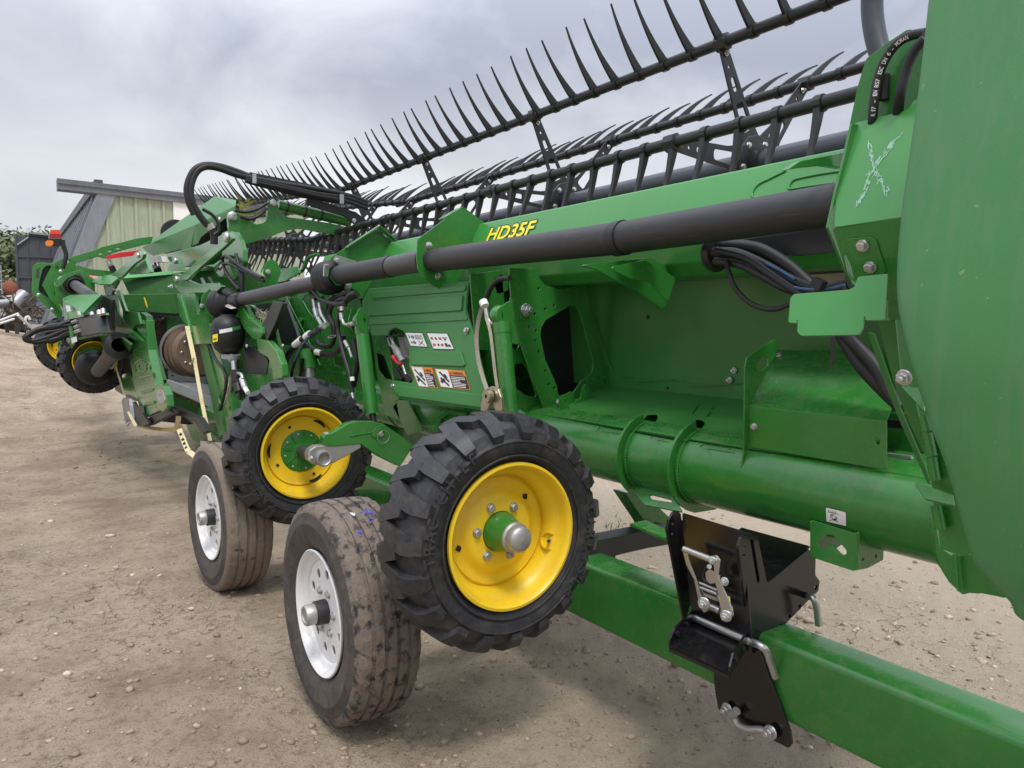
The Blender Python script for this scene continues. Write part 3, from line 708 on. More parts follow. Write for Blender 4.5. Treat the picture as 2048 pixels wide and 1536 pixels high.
def nut_mesh(name, mat):
    mb = MB(); v, f = lathe_vf([(0, 0), (1.35, 0), (1.4, .1), (1.25, .3), (0, .3)], 16, 'Z'); mb.add(v, f)
    v, f = lathe_vf([(1.0, .3), (1.0, 1.0), (.85, 1.1), (.55, 1.1)], 6, 'Z'); mb.add(v, f)
    v, f = lathe_vf([(.55, .3), (.55, 1.75), (.45, 1.9), (0, 1.9)], 12, 'Z'); mb.add(v, f)
    o = mb.build(name, mat, None); me = o.data; bpy.data.objects.remove(o)
    bm = bmesh.new(); bm.from_mesh(me); bmesh.ops.recalc_face_normals(bm, faces=bm.faces); bm.to_mesh(me); bm.free(); return me
BOLT = hexbolt_mesh('bolt', ZINC); NUT = nut_mesh('nut', ZINC)
_v, _f = lathe_vf([(0, 0), (1, 0), (1, .35), (.9, .5), (.5, .62), (0, .66)], 20, 'Z'); _o = mk('pin_head', _v, _f, ZINC, None, True, ang=50); PIN = _o.data; bpy.data.objects.remove(_o)
def bolt(px, py, pl, size, parent, mesh=None, name='bolt'):
    return inst(name, mesh or BOLT, parent, onpl(px, py, pl) + pl[1] * .001, zrot(pl[1]), size)
def gauge_wheel(parent, loc, kind, rotx=0, spin=0, text=True):
    w = inst('gauge_wheel', GW_TYRE, parent, loc); w.rotation_euler = (rotx, spin, 0)
    rim = inst('rim', GW_RIMM, w)
    if kind == 'hub':
        disc = [(.1665, -.012), (.158, -.016), (.145, -.010), (.128, -.014), (.118, -.022), (.108, -.030), (.098, -.034), (.060, -.034), (.058, -.028), (.058, .0)]
        lathe('rim_disc', disc, 72, YEL, w, ang=60)
        for k in range(6):
            a = k * math.pi / 3 + .25; inst('wheel_bolt', BOLT, w, (.080 * math.cos(a), -.034, .080 * math.sin(a)), zrot(Vector((0, -1, 0))), .0115)
        lathe('hub', [(.058, .0), (.058, -.045), (.054, -.06), (.043, -.098), (.040, -.105), (.0, -.105)], 40, G, w, ang=40)
        lathe('hub_cap', [(.041, -.104), (.0435, -.106), (.0435, -.112), (.038, -.116), (.037, -.138), (.031, -.146), (.018, -.149), (0, -.150)], 36, ALU, w, ang=45)
        for a in (1.05, 3.75):
            M = Matrix.Translation((.133 * math.cos(a), -.0155, .133 * math.sin(a))) @ Matrix.Rotation(-a + .78, 4, 'Y')
            MB().box((-.008, -.0005, -.008), (.008, .001, .008), M=M).build('square_hole', BLACKP, w)
        # valve guard
        a = .05; c = Vector((.172 * math.cos(a), -.055, .172 * math.sin(a)))
        ring = [c + Vector((0, .026 * math.cos(t), .022 * math.sin(t))) + Vector((-.012, 0, 0)) for t in [x * math.pi / 6 - 1.9 for x in range(8)]]
        mb = MB()
        for i in range(len(ring) - 1):
            p, q = ring[i], ring[i + 1]; d = Vector((.028, 0, 0)); e = (q - p).cross(d).normalized() * .004
            mb.hexa([p, q, q + d, p + d], [p + e, q + e, q + d + e, p + d + e])
        mb.build('valve_guard', YEL, w)
        MB().cyl(c + Vector((.0, 0, 0)), c + Vector((-.02, -.02, 0)), .005, 10).build('valve_stem', BLKM, w)
    else:
        z0 = -.025
        disc = [(.1665, -.02), (.160, -.030), (.150, z0), (.12, z0 - .004), (.10, z0 - .004), (.098, z0)]
        lathe('rim_disc', disc, 72, YEL, w, ang=60)
        lathe('wheel_centre', [(.099, z0), (.099, z0 - .006), (.096, z0 - .008), (.05, z0 - .010), (.038, z0 - .012), (.038, z0 - .018), (0, z0 - .018)], 48, G, w, ang=40)
        for k in range(8):
            a = k * math.pi / 4 + .2; c = Vector((.082 * math.cos(a), z0 - .009, .082 * math.sin(a)))
            inst('rivet', PIN, w, c, zrot(Vector((0, -1, 0))), .0055)
            M = Matrix.Rotation(-a - .39, 4, 'Y'); MB().box((.042, z0 - .0125, -.004), (.092, z0 - .0088, .004), M=M).build('rib', G, w)
        for k in range(4):
            a = k * math.pi / 2 + .45; c = Vector((.128 * math.cos(a), 0, .128 * math.sin(a)))
            M = Matrix.Translation((c.x, z0 - .0035, c.z)) @ Matrix.Rotation(-a, 4, 'Y'); MB().box((-.006, -.002, -.006), (.006, .0, .006), M=M).build('square_hole', BLACKP, w)
        for k in range(3):   # slots between disc and barrel
            a0 = k * 2.094 + .95; pts = []
            for j in range(9):
                a = a0 + (j - 4) * .055; pts.append((.152 + .005 * math.cos((j - 4) * .4), a))
            V = []; Fc = []
            for j, (rr, a) in enumerate(pts):
                wd = .0075 * math.cos((j - 4) / 4.6 * 1.4); V += [Vector(((rr - wd) * math.cos(a), z0 - .0055, (rr - wd) * math.sin(a))), Vector(((rr + wd) * math.cos(a), z0 - .008, (rr + wd) * math.sin(a)))]
            Fc = [(2 * j, 2 * j + 1, 2 * j + 3, 2 * j + 2) for j in range(8)]; mk('slot', V, Fc, BLACKP, w)
    if text:
        y = -.1140
        t1 = arc_text('CARLISLE', .262, text[0], .135, y, .034, RUBL, .003); t1.build('lettering', RUBL, w)['kind'] = 'stuff'
        t2 = arc_text('TRAC CHIEF', .262, text[1], .125, y, .034, RUBL, .003); t2.build('lettering', RUBL, w)['kind'] = 'stuff'
    return w
# ------------------------------------------------------------------ header trailer
TR = thing('header_trailer', (1.66, 2.5, 0), 'green steel header trailer with white wheels carrying the harvester header', 'trailer')
BX0, BX1, BZ0, BZ1 = 1.60, 1.735, .305, .508
def build_trailer():
    o = MB().box((BX0, -1.5, BZ0), (BX1, 9.5, BZ1)).build('main_beam', G, TR, False); bevel_obj(o, .018, 4)
    for p in o.data.polygons: p.use_smooth = True
    o.data.set_sharp_from_angle(angle=R(50))
    # wheels: outer face to -X
    Rw, Ww, rim = .365, .225, .203
    def trailer_tyre(seedmat):
        pf = []
        h = Ww / 2
        pf += [(rim, -h * .74), (rim + .01, -h * .82), (rim + .05, -h * .97), (rim + .085, -h * 1.0), (rim + .088, -h * 1.012), (rim + .094, -h * 1.012), (rim + .097, -h * .995), (rim + .105, -h * 1.0), (rim + .108, -h * .985), (rim + .116, -h * .985), (Rw - .035, -h * .955), (Rw - .016, -h * .90), (Rw - .006, -h * .82)]
        n0 = len(pf)
        g = .009
        for c in (-.52, -.18, .18, .52):
            e = .045
            pf += [(Rw - .003 * abs(c) * 2, h * (c - e - .01)), (Rw - g, h * (c - e)), (Rw - g, h * (c + e)), (Rw - .003 * abs(c) * 2, h * (c + e + .01))]
        pf += [(Rw - .006, h * .82), (Rw - .016, h * .9), (Rw - .035, h * .955), (rim + .09, h), (rim + .03, h * .95), (rim, h * .74)]
        n = 112; v, f = lathe_vf(pf, n); k = len(pf)
        mi = [1 if (n0 - 3) <= (i % (k - 1)) < k - 4 else 0 for i in range(len(f))]
        r_ = random.Random(4)
        # shoulder sipes: pull tread edge in and out a little
        for j in range(n):
            for i in range(n0 - 2, k - 4):
                p = v[j * k + i]; rr = math.hypot(p.x, p.z); kf = 1 - (.0035 if (j % 3 == 0 and abs(p.y) > h * .5) else 0) / rr + r_.uniform(-.0012, .0012) / rr
                v[j * k + i] = Vector((p.x * kf, p.y, p.z * kf))
        return v, f, mi
    def trailer_wheel(c, tread, holes, rotz=0, label=None):
        v, f, mi = trailer_tyre(0)
        w = mk('road_wheel', v, f, None, TR, True, mats=[RUBS, tread], midx=mi, ang=45); w.location = c; w.rotation_euler = (0, 0, -math.pi / 2 + rotz)
        if label: w['label'] = label
        rp = [(.2055, -.092), (.2085, -.099), (.2045, -.1025), (.198, -.098), (.193, -.093), (.190, -.086), (.182, -.080), (.172, -.076), (.166, -.070), (.166, .06), (.19, .07), (.205, .095), (.20, .1), (.16, .06), (.158, -.01)]
        lathe('rim', rp, 72, WHT, w, ang=50)
        # disc with real vent holes
        M = frame((Vector((0, -.070, 0)), Vector((0, -1, 0))))
        outer = [(.1665 * math.cos(a), .1665 * math.sin(a)) for a in [k * math.pi / 32 for k in range(64)]]
        hs = []
        for k in range(holes):
            a = k * 2 * math.pi / holes + .2; c0 = (.127 * math.cos(a), .127 * math.sin(a))
            hs.append([(c0[0] + .0165 * math.cos(t), c0[1] + .0165 * math.sin(t)) for t in [q * math.pi / 8 for q in range(16)]])
        plate_uv('wheel_disc', M, outer, hs, .006, WHT, w)
        for k in range(6):
            a = k * math.pi / 3 + .1; inst('wheel_nut', BOLT, w, (.073 * math.cos(a), -.070, .073 * math.sin(a)), zrot(Vector((0, -1, 0))), .0115)
        lathe('hub', [(.042, -.05), (.040, -.106), (.036, -.110), (0, -.110)], 28, BLKM, w)
        lathe('hub_cap', [(.0335, -.103), (.0345, -.107), (.0345, -.137), (.031, -.143), (.0235, -.143), (.021, -.139), (.0, -.139)], 28, ALU, w)
        return w
    cn = P(640, 1225, Z=.362); cn.x += .06
    cf = P(419, 1034, Z=.362); cf.x += .06
    trailer_wheel(Vector((cn.x + .03, cn.y, .362)), RUBM, 10, label='nearer white wheel with patchy mud on the tread')
    trailer_wheel(Vector((cf.x + .03, cf.y, .362)), RUBM2, 8, rotz=R(3), label='farther white wheel with tread caked in brown mud')
    for c in (cn, cf):
        MB().cyl((c.x + .06, c.y, .362), (2.5, c.y, .362), .038, 16).build('axle', BLKM, TR, True)
        o = MB().box((BX0 - .32, c.y - .05, .365), (BX0 + .5, c.y + .05, .30)).build('axle_mount', BLK, TR)
    # purple and white tyre-dealer marks on the near tread
    rp_ = random.Random(12); C_ = Vector((cn.x + .03, cn.y, .362))
    def ontyre(px, py, lift):
        d = ray(px, py); o = CAM - C_; a = d.y ** 2 + d.z ** 2; b = 2 * (o.y * d.y + o.z * d.z); c = o.y ** 2 + o.z ** 2 - (Rw + lift) ** 2
        q_ = b * b - 4 * a * c
        return CAM + d * ((-b - math.sqrt(max(0, q_))) / (2 * a))
    for m_, n_, cx, cy, sx, sy in ((PURP, 26, 735, 1022, 9, 6), (PURP, 10, 722, 1064, 5, 5), (PURP, 8, 742, 1040, 4, 5), (WHITE, 9, 706, 1027, 6, 2)):
        mb = MB()
        for i in range(n_):
            a_, b_ = cx + rp_.gauss(0, sx * .6), cy + rp_.gauss(0, sy * .6); w_ = rp_.uniform(1.2, 3.2); h_ = rp_.uniform(.8, 2.2)
            mb.add([ontyre(a_ - w_, b_ - h_ * .5, .0025), ontyre(a_ + w_, b_ + h_ * .3, .0025), ontyre(a_ + w_, b_ + h_, .0025), ontyre(a_ - w_, b_ + h_ * .4, .0025)], [(3, 2, 1, 0)])
        o = mb.build('tyre_marking', m_, TR); o['kind'] = 'stuff'
    # cross tube and stand
    o = plate('cross_tube', plY(1.95), [(1180, 1084), (1345, 1052), (1345, 1088), (1180, 1116)], .08, BLKM, TR, rad=.004)
    YR, YL_ = 1.195, 1.436
    side = [(1476, 1092), (1482, 1075), (1493, 1066), (1503, 1067), (1512, 1072), (1518, 1085), (1535, 1167), (1617, 1098), (1632, 1110), (1631, 1150), (1640, 1162), (1637, 1182), (1622, 1196), (1512, 1308), (1504, 1304)]
    ST = plate('stand_side', plY(YR), side, .008, BLK, TR, rad=.008, dots=[(1489, 1095, .0045), (1488, 1112, .0045), (1632, 1175, .007), (1600, 1213, .006), (1580, 1233, .006), (1561, 1252, .006), (1540, 1272, .006)],
               holes=[[(1500, 1078), (1506, 1078), (1520, 1164), (1515, 1168)]])
    left = [(1334, 1060), (1338, 1040), (1347, 1024), (1356, 1021), (1362, 1028), (1372, 1100), (1480, 1290), (1395, 1250), (1368, 1240)]
    plate('stand_side', plY(YL_), left, .008, BLK, TR, rad=.008, dots=[(1346, 1047, .0045), (1345, 1067, .0045)])
    xb = 1.545
    plate('stand_back', plX(xb), [(1364, 1026), (1486, 1063), (1504, 1296), (1385, 1246), (1366, 1060)], .006, BLK, TR, rad=.004, holes=[[(1362, 1040), (1367, 1040), (1369, 1064), (1366, 1066)]])
    zt = P(1497, 1080, Y=YR).z
    def q(px, py, z): return P(px, py, Z=z)
    # sloping deck of the saddle behind the back plate
    a, b = P(1531, 1174, Y=YR), P(1622, 1097, Y=YR); dv = Vector((0, YL_ - YR - .008, 0))
    mb = MB(); up = Vector((0, 0, .006)); mb.hexa([a + Vector((0, .004, 0)), b + Vector((0, .004, 0)), b + dv, a + dv], [p + up for p in (a + Vector((0, .004, 0)), b + Vector((0, .004, 0)), b + dv, a + dv)]); mb.build('saddle_deck', BLK, TR)
    a2, b2 = P(1515, 1300, Y=YR), P(1628, 1185, Y=YR)
    mb = MB(); mb.hexa([a2 + Vector((.02, .004, .01)), b2 + Vector((0, .004, 0)), b2 + dv, a2 + dv + Vector((.02, 0, .01))], [p + up for p in (a2 + Vector((.02, .004, .01)), b2 + Vector((0, .004, 0)), b2 + dv, a2 + dv + Vector((.02, 0, .01)))]); mb.build('saddle_floor', BLK, TR)
    # step shelf
    zs = P(1500, 1284, Y=YR).z; A = P(1395, 1238, Z=zs); B = P(1500, 1282, Z=zs); C = P(1458, 1346, Z=zs - .012); D = P(1338, 1291, Z=zs - .012)
    mb = MB(); dn = Vector((0, 0, -.007)); mb.hexa([A, B, C, D], [p + dn for p in (A, B, C, D)]); mb.build('shelf', BLK, TR)
    for p0, p1 in ((A, D), (B, C)):
        p0 = p0 + Vector((0, 0, -.012)); p1 = p1 + Vector((0, 0, -.012)); u0 = Vector((0, 0, .046)); u1 = Vector((.006, 0, .034)); m0 = p0.lerp(p1, .8)
        e = Vector((0, .006 if p0 is not None else 0, 0))
        lp = [p0, p1 + Vector((.004, 0, .008)), p1 + u1 * .75, m0 + Vector((0, 0, .044)), p0 + u0]; k = len(lp)
        v = lp + [q_ + e for q_ in lp]; mk('shelf_lip', v, [tuple(range(k)), tuple(range(2 * k - 1, k - 1, -1))] + [(i, k + i, k + (i + 1) % k, (i + 1) % k) for i in range(k)], BLK, TR)
        for t in (.4, .75):
            c = p0.lerp(p1, t) + Vector((0, 0, .026)); n_ = Vector((0, -1, 0)); v, f = lathe_vf([(0, 0), (.0065, 0), (.0065, .008), (0, .008)], 12, 'Z'); qq = zrot(n_); mk('pin_hole', [qq @ s + c + n_ * -.001 for s in v], f, BLACKP, TR)
    fl = [C, D, D + Vector((0, 0, -.016)), C + Vector((0, 0, -.016))]; mk('shelf_front', fl + [q_ + Vector((.006, 0, 0)) for q_ in fl], [(0, 1, 2, 3), (7, 6, 5, 4), (0, 4, 5, 1), (1, 5, 6, 2), (2, 6, 7, 3), (3, 7, 4, 0)], BLK, TR)
    # bars and locking pins
    pb = [P(1390, 1236, Z=zs + .012), P(1498, 1283, Z=zs + .012)]; pb[0].y += .02
    MB().cyl(pb[0], pb[1], .0095, 14).build('pin_bar', ZINC, TR, True)
    tube('locking_pin', [P(1500, 1283, Y=YR - .01), P(1520, 1291, Y=YR - .05), P(1533, 1303, Y=YR - .06), P(1541, 1325, Y=YR - .06), P(1551, 1354, Y=YR - .06)], .0095, ZINC, TR, 12)
    tube('locking_pin', [P(1612, 1192, Y=YR + .03), P(1622, 1194, Y=YR - .03), P(1629, 1200, Y=YR - .045), P(1634, 1220, Y=YR - .045), P(1637, 1250, Y=YR - .045)], .0095, ZINC, TR, 12)
    # skirt plate in front of the beam and its clamp bolts
    pk = plX(1.585)
    plate('skirt_plate', pk, [(1427, 1340), (1480, 1300), (1519, 1300), (1580, 1464), (1583, 1488), (1577, 1497), (1445, 1428), (1436, 1417), (1429, 1378)], .008, BLK, TR, rad=.008)
    tube('clamp_arm', [onpl(1462, 1420, pk) + Vector((-.012, 0, 0)), onpl(1474, 1424, pk) + Vector((-.022, 0, 0)), onpl(1486, 1416, pk) + Vector((-.025, 0, 0))], .011, ALU, TR, 10)
    tube('clamp_arm', [onpl(1476, 1432, pk) + Vector((-.015, 0, 0)), onpl(1486, 1445, pk) + Vector((-.02, 0, 0)), onpl(1505, 1454, pk) + Vector((-.02, 0, 0)), onpl(1528, 1456, pk) + Vector((-.015, 0, 0)), onpl(1542, 1463, pk) + Vector((-.012, 0, 0))], .0095, ALU, TR, 10)
    bolt(1455, 1418, (pk[0] + Vector((-.01, 0, 0)), pk[1]), .0125, TR, NUT, 'clamp_nut'); bolt(1542, 1464, (pk[0] + Vector((-.01, 0, 0)), pk[1]), .0135, TR, NUT, 'clamp_nut')
    # green parking leg with foot pad beside the stand
    plate('parking_leg', plY(2.05), [(1250, 985), (1285, 985), (1345, 1040), (1345, 1070), (1300, 1062), (1290, 1045)], .07, G, TR, rad=.004)
    a, b, c, d = P(1260, 1047, Z=.70), P(1292, 1040, Z=.70), P(1345, 1064, Z=.70), P(1345, 1082, Z=.70)
    MB().hexa([a, b, c, d], [p - Vector((0, 0, .008)) for p in (a, b, c, d)]).build('foot_pad', G, TR)
build_trailer()
def build_ratchet():
    rt = thing('ratchet_buckle', P(1440, 1230, X=1.5), 'silver ratchet buckle hanging in front of the black trailer stand', 'ratchet')
    pl = plX(1.50)
    def q(px, py, dx=0): return P(px, py, X=1.50 + dx)
    MB().cyl(q(1368, 1098), q(1424, 1120), .0085, 16).build('handle_grip', ZINC, rt, True)
    plate('handle_side', plX(1.498), [(1364, 1098), (1371, 1094), (1380, 1128), (1392, 1158), (1402, 1195), (1411, 1205), (1408, 1222), (1400, 1218), (1388, 1160), (1372, 1130)], .004, TBUCK, rt, rad=.003)
    plate('handle_side', plX(1.478), [(1420, 1112), (1432, 1110), (1440, 1120), (1436, 1150), (1441, 1165), (1455, 1195), (1465, 1222), (1462, 1236), (1450, 1242), (1442, 1234), (1440, 1200), (1430, 1165), (1427, 1130)], .004, TBUCK, rt, rad=.004)
    plate('frame', plX(1.506), [(1390, 1160), (1432, 1178), (1440, 1205), (1402, 1190)], .003, TBUCK, rt, rad=.002, holes=[[(1398, 1168), (1426, 1180), (1429, 1184), (1400, 1172)], [(1403, 1180), (1432, 1191), (1434, 1196), (1406, 1185)]])
    plate('pawl', plX(1.492), [(1410, 1145), (1418, 1138), (1440, 1152), (1436, 1165), (1420, 1168), (1412, 1160)], .004, TBUCK, rt, rad=.003)
    MB().cyl(q(1404, 1176), q(1432, 1187), .004, 10).build('cross_pin', ZINC, rt, True)
    MB().cyl(q(1408, 1208), q(1440, 1222), .009, 14).build('spool', TBUCK, rt, True)
    for px, py, s in ((1449, 1163, .008), (1452, 1232, .011), (1408, 1207, .012), (1424, 1121, .0075)):
        inst('cog', NUT, rt, q(px, py, -.024), zrot(Vector((-1, -.4, 0))), s)
    plate('frame_side', plX(1.488), [(1436, 1188), (1446, 1184), (1464, 1215), (1466, 1232), (1456, 1242), (1446, 1236), (1440, 1214)], .004, ZINC, rt, rad=.004)
    plate('frame_side', plX(1.510), [(1398, 1186), (1406, 1184), (1416, 1204), (1418, 1220), (1408, 1226), (1400, 1216)], .004, ZINC, rt, rad=.004)
    for dy in (0, 9): MB().cyl(q(1400, 1166 + dy), q(1434, 1180 + dy), .0035, 10).build('cross_pin', TBUCK, rt, True)
    plate('guide', plX(1.486), [(1452, 1192), (1458, 1194), (1460, 1210), (1454, 1208)], .004, YELP, rt, rad=.001)
    MB().cyl(q(1417, 1133, -.01), q(1419, 1133, -.02), .006, 12).build('pivot', ZINC, rt, True)
    tube('spring', [q(1412, 1135), q(1406, 1148), q(1410, 1162), q(1424, 1168)], .003, BLKM, rt, 8)
build_ratchet()
# ------------------------------------------------------------------ the header
HD = thing('draper_header', (1.9, 5.0, .45), 'long green harvester header with black tined reel and yellow gauge wheels on the trailer', 'header')
def pins(lst, pl, size, mesh=None, name='bolt', parent=None):
    for a, b in lst: bolt(a, b, pl, size, parent or HD, mesh, name)
TUBE_C = (1.80, .868); TUBE_R = .116
YEND = .81
WING = math.tan(R(5.3))
def build_frame():
    # lower torque tube
    MB().cyl((TUBE_C[0], YEND, TUBE_C[1]), (TUBE_C[0], 4.75, TUBE_C[1]), TUBE_R, 64).build('torque_tube', G, HD, True)
    for y in (3.42, 3.62): 
        v, f = lathe_vf([(TUBE_R - .01, y - .004), (TUBE_R + .004, y - .004), (TUBE_R + .004, y + .004), (TUBE_R - .01, y + .004)], 48); mk('weld_band', [Vector((p.x + TUBE_C[0], p.y, p.z + TUBE_C[1])) for p in v], f, G, HD, True)
    # upper beam: big rounded box section along Y
    x0, x1, z0, z1 = 1.80, 2.06, 1.462, 1.757
    def beam(name, y0, y1, mat, dz=0):
        sec = rcorn([(1.785, 1.60), (1.80, 1.50), (1.85, 1.462), (x1 - .03, z0), (x1, z0 + .04), (x1, 1.75), (1.866, 1.774)], .016, 5); k = len(sec)
        v = [Vector((a, y0, b)) for a, b in sec] + [Vector((a, y1, b + dz)) for a, b in sec]
        f = [tuple(range(k)), tuple(range(2 * k - 1, k - 1, -1))] + [(i, k + i, k + (i + 1) % k, (i + 1) % k) for i in range(k)]
        return mk(name, v, f, mat, HD, True, ang=40)
    beam('upper_beam', .93, 4.95, GL)
    mb = beam('upper_beam', 7.6, 11.2, G, dz=3.6 * WING * .6)
    MB().hexa([Vector((1.80, .84, .765)), Vector((1.80, 4.7, .765)), Vector((2.16, 4.7, .80)), Vector((2.16, .84, .80))], [Vector((1.80, .84, .769)), Vector((1.80, 4.7, .769)), Vector((2.16, 4.7, .804)), Vector((2.16, .84, .804))]).build('belly_sheet', G, HD)
    MB().box((2.16, .84, .80), (2.165, 4.8, 1.5)).build('front_sheet', G, HD)
    # back sheet and floor sheet
    XB = 2.10; zb = P(1490, 800, X=XB).z
    p = [Vector((XB - .04, YEND + .02, 1.47)), Vector((XB - .04, 4.8, 1.47)), Vector((XB, 4.8, zb)), Vector((XB, YEND + .02, zb))]
    MB().hexa(p, [q + Vector((.004, 0, 0)) for q in p]).build('back_sheet', GD, HD)
    a1 = R(128); s = Vector((TUBE_C[0] + (TUBE_R + .0015) * math.cos(a1), 0, TUBE_C[1] + (TUBE_R + .0015) * math.sin(a1)))
    pl = pl3(Vector((s.x, 0, s.z)), Vector((s.x, 1, s.z)), Vector((XB, 0, zb)))
    M = frame(pl); Mi = M.inverted()
    def uv(p): q = Mi @ p; return (q.x, q.y)
    outer = [uv(Vector((s.x, 2.36, s.z))), uv(Vector((s.x, YEND + .02, s.z))), uv(Vector((XB, YEND + .02, zb))), uv(Vector((XB, 2.36, zb)))]
    def hole(lst): return rcorn([(lambda q: (q.x, q.y))(Mi @ onpl(a, b, pl)) for a, b in lst], .01)
    plate_uv('floor_sheet', M, outer, [hole([(1284, 841), (1296, 829), (1312, 828), (1316, 833), (1313, 841), (1299, 857), (1277, 858)]), hole([(1362, 868), (1384, 842), (1398, 838), (1409, 843), (1409, 850), (1388, 874), (1368, 884)])], .003, GD, HD)
    # pressed seams on the back sheet
    px = plX(XB - .03)
    tube('sheet_seam', [onpl(a, b, px) for a, b in ((1172, 572), (1196, 660), (1222, 741))], .0022, G, HD, 6)
    tube('sheet_seam', [onpl(a, b, plX(XB - .012)) for a, b in ((1245, 754), (1262, 754), (1280, 763), (1340, 760), (1362, 762), (1385, 770), (1425, 771), (1485, 767))], .0018, G, HD, 6)
    pins([(1469, 741), (1460, 760)], plX(XB - .012), .0085, NUT, 'nut')
    for a, b, r_ in ((1297, 634, .010), (1336, 776, .006)):
        c = onpl(a, b, plX(XB - .025)); v, f = lathe_vf([(0, 0), (r_, 0), (r_, .004), (0, .004)], 14, 'Z'); q_ = zrot(Vector((-1, 0, 0))); mk('plug', [q_ @ t + c for t in v], f, BPL, HD)
    # slot pattern in the floor sheet (fine locating cuts)
    def cut(a, b, w=.0022):
        A, B = onpl(*a, pl), onpl(*b, pl); d = (B - A).normalized(); n = pl[1]; u = d.cross(n) * w
        mk('locating_slot', [A - u + n * .0012, B - u + n * .0012, B + u + n * .0012, A + u + n * .0012], [(0, 1, 2, 3)], BLACKP, HD)
    for a, b in (((1385, 828), (1391, 820)), ((1398, 811), (1391, 819)), ((1414, 834), (1421, 825)), ((1424, 819), (1428, 815)), ((1196, 861), (1200, 855)), ((1200, 855), (1240, 861)), ((1301, 878), (1308, 872)), ((1308, 872), (1331, 876)), ((1400, 895), (1408, 889)), ((1408, 889), (1463, 898))): cut(a, b)
    # collars round the tube
    for px_, name in ((1262, 'collar'), (1366, 'collar')):
        y = P(px_, 930, X=TUBE_C[0] - .08).y
        M2 = frame(plY(y)); 
        ro, ri = TUBE_R + .028, TUBE_R - .004
        c = [(TUBE_C[0] + ro * math.cos(a), TUBE_C[1] + ro * math.sin(a)) for a in [R(100) + k * R(6) for k in range(29)]] + [(TUBE_C[0] + ri * math.cos(a), TUBE_C[1] + ri * math.sin(a)) for a in [R(268) - k * R(6) for k in range(29)]]
        M2i = M2.inverted(); o2 = [((M2i @ Vector((a, y, b))).x, (M2i @ Vector((a, y, b))).y) for a, b in c]
        plate_uv(name, M2, o2, [], .009, G, HD)
        for s_ in (-.008, .004 + .013):
            tube('weld_bead', [Vector((TUBE_C[0] + (TUBE_R + .002) * math.cos(a), y + s_ - .003, TUBE_C[1] + (TUBE_R + .002) * math.sin(a))) for a in [R(105) + k * R(10) for k in range(17)]], [.0042 + .0012 * math.sin(i * 2.1) for i in range(97)], G, HD, 6)
    # cradle plate between the collars
    plate('cradle_plate', pl3((1262, 965, dict(X=1.735)), (1348, 985, dict(X=1.735)), (1345, 1015, dict(X=1.70))), [(1258, 966), (1345, 988), (1365, 1024), (1290, 1010), (1278, 996)], .007, G, HD, holes=[[(1298, 990), (1304, 989), (1342, 999), (1344, 1005), (1303, 998)]], rad=.004)
    plate('cradle_wing', plY(1.60), [(1370, 1000), (1440, 1018), (1390, 1026), (1372, 1020)], .006, G, HD, rad=.004)
    # end disc and bracket with chevron slot
    v, f = lathe_vf([(0, YEND - .02), (TUBE_R + .014, YEND - .02), (TUBE_R + .014, YEND), (0, YEND)], 48); mk('tube_end_flange', [Vector((p.x + TUBE_C[0], p.y, p.z + TUBE_C[1])) for p in v], f, G, HD, True)
    pf = plX(1.690)
    plate('tie_down_bracket', pf, [(1619, 1042), (1624, 1040), (1707, 1066), (1714, 1064), (1717, 1140), (1706, 1142), (1621, 1114)], .006, G, HD, rad=.004, holes=[[(1634, 1092), (1634, 1084), (1652, 1069), (1666, 1071), (1692, 1100), (1693, 1107), (1686, 1111), (1679, 1106), (1662, 1088), (1646, 1099)]])
    yb = onpl(1717, 1100, pf).y
    plate('tie_down_side', plY(yb + .001), [(1718, 1064), (1738, 1062), (1768, 1094), (1767, 1120), (1735, 1137), (1718, 1140)], .006, G, HD, rad=.004, dots=[(1726, 1119, .005), (1752, 1112, .005)])
    yb2 = onpl(1619, 1075, pf).y
    plate('tie_down_side', plY(yb2 - .007), [(1624, 1042), (1660, 1040), (1690, 1060), (1690, 1085), (1655, 1110), (1624, 1112)], .006, G, HD, rad=.004)
build_frame()
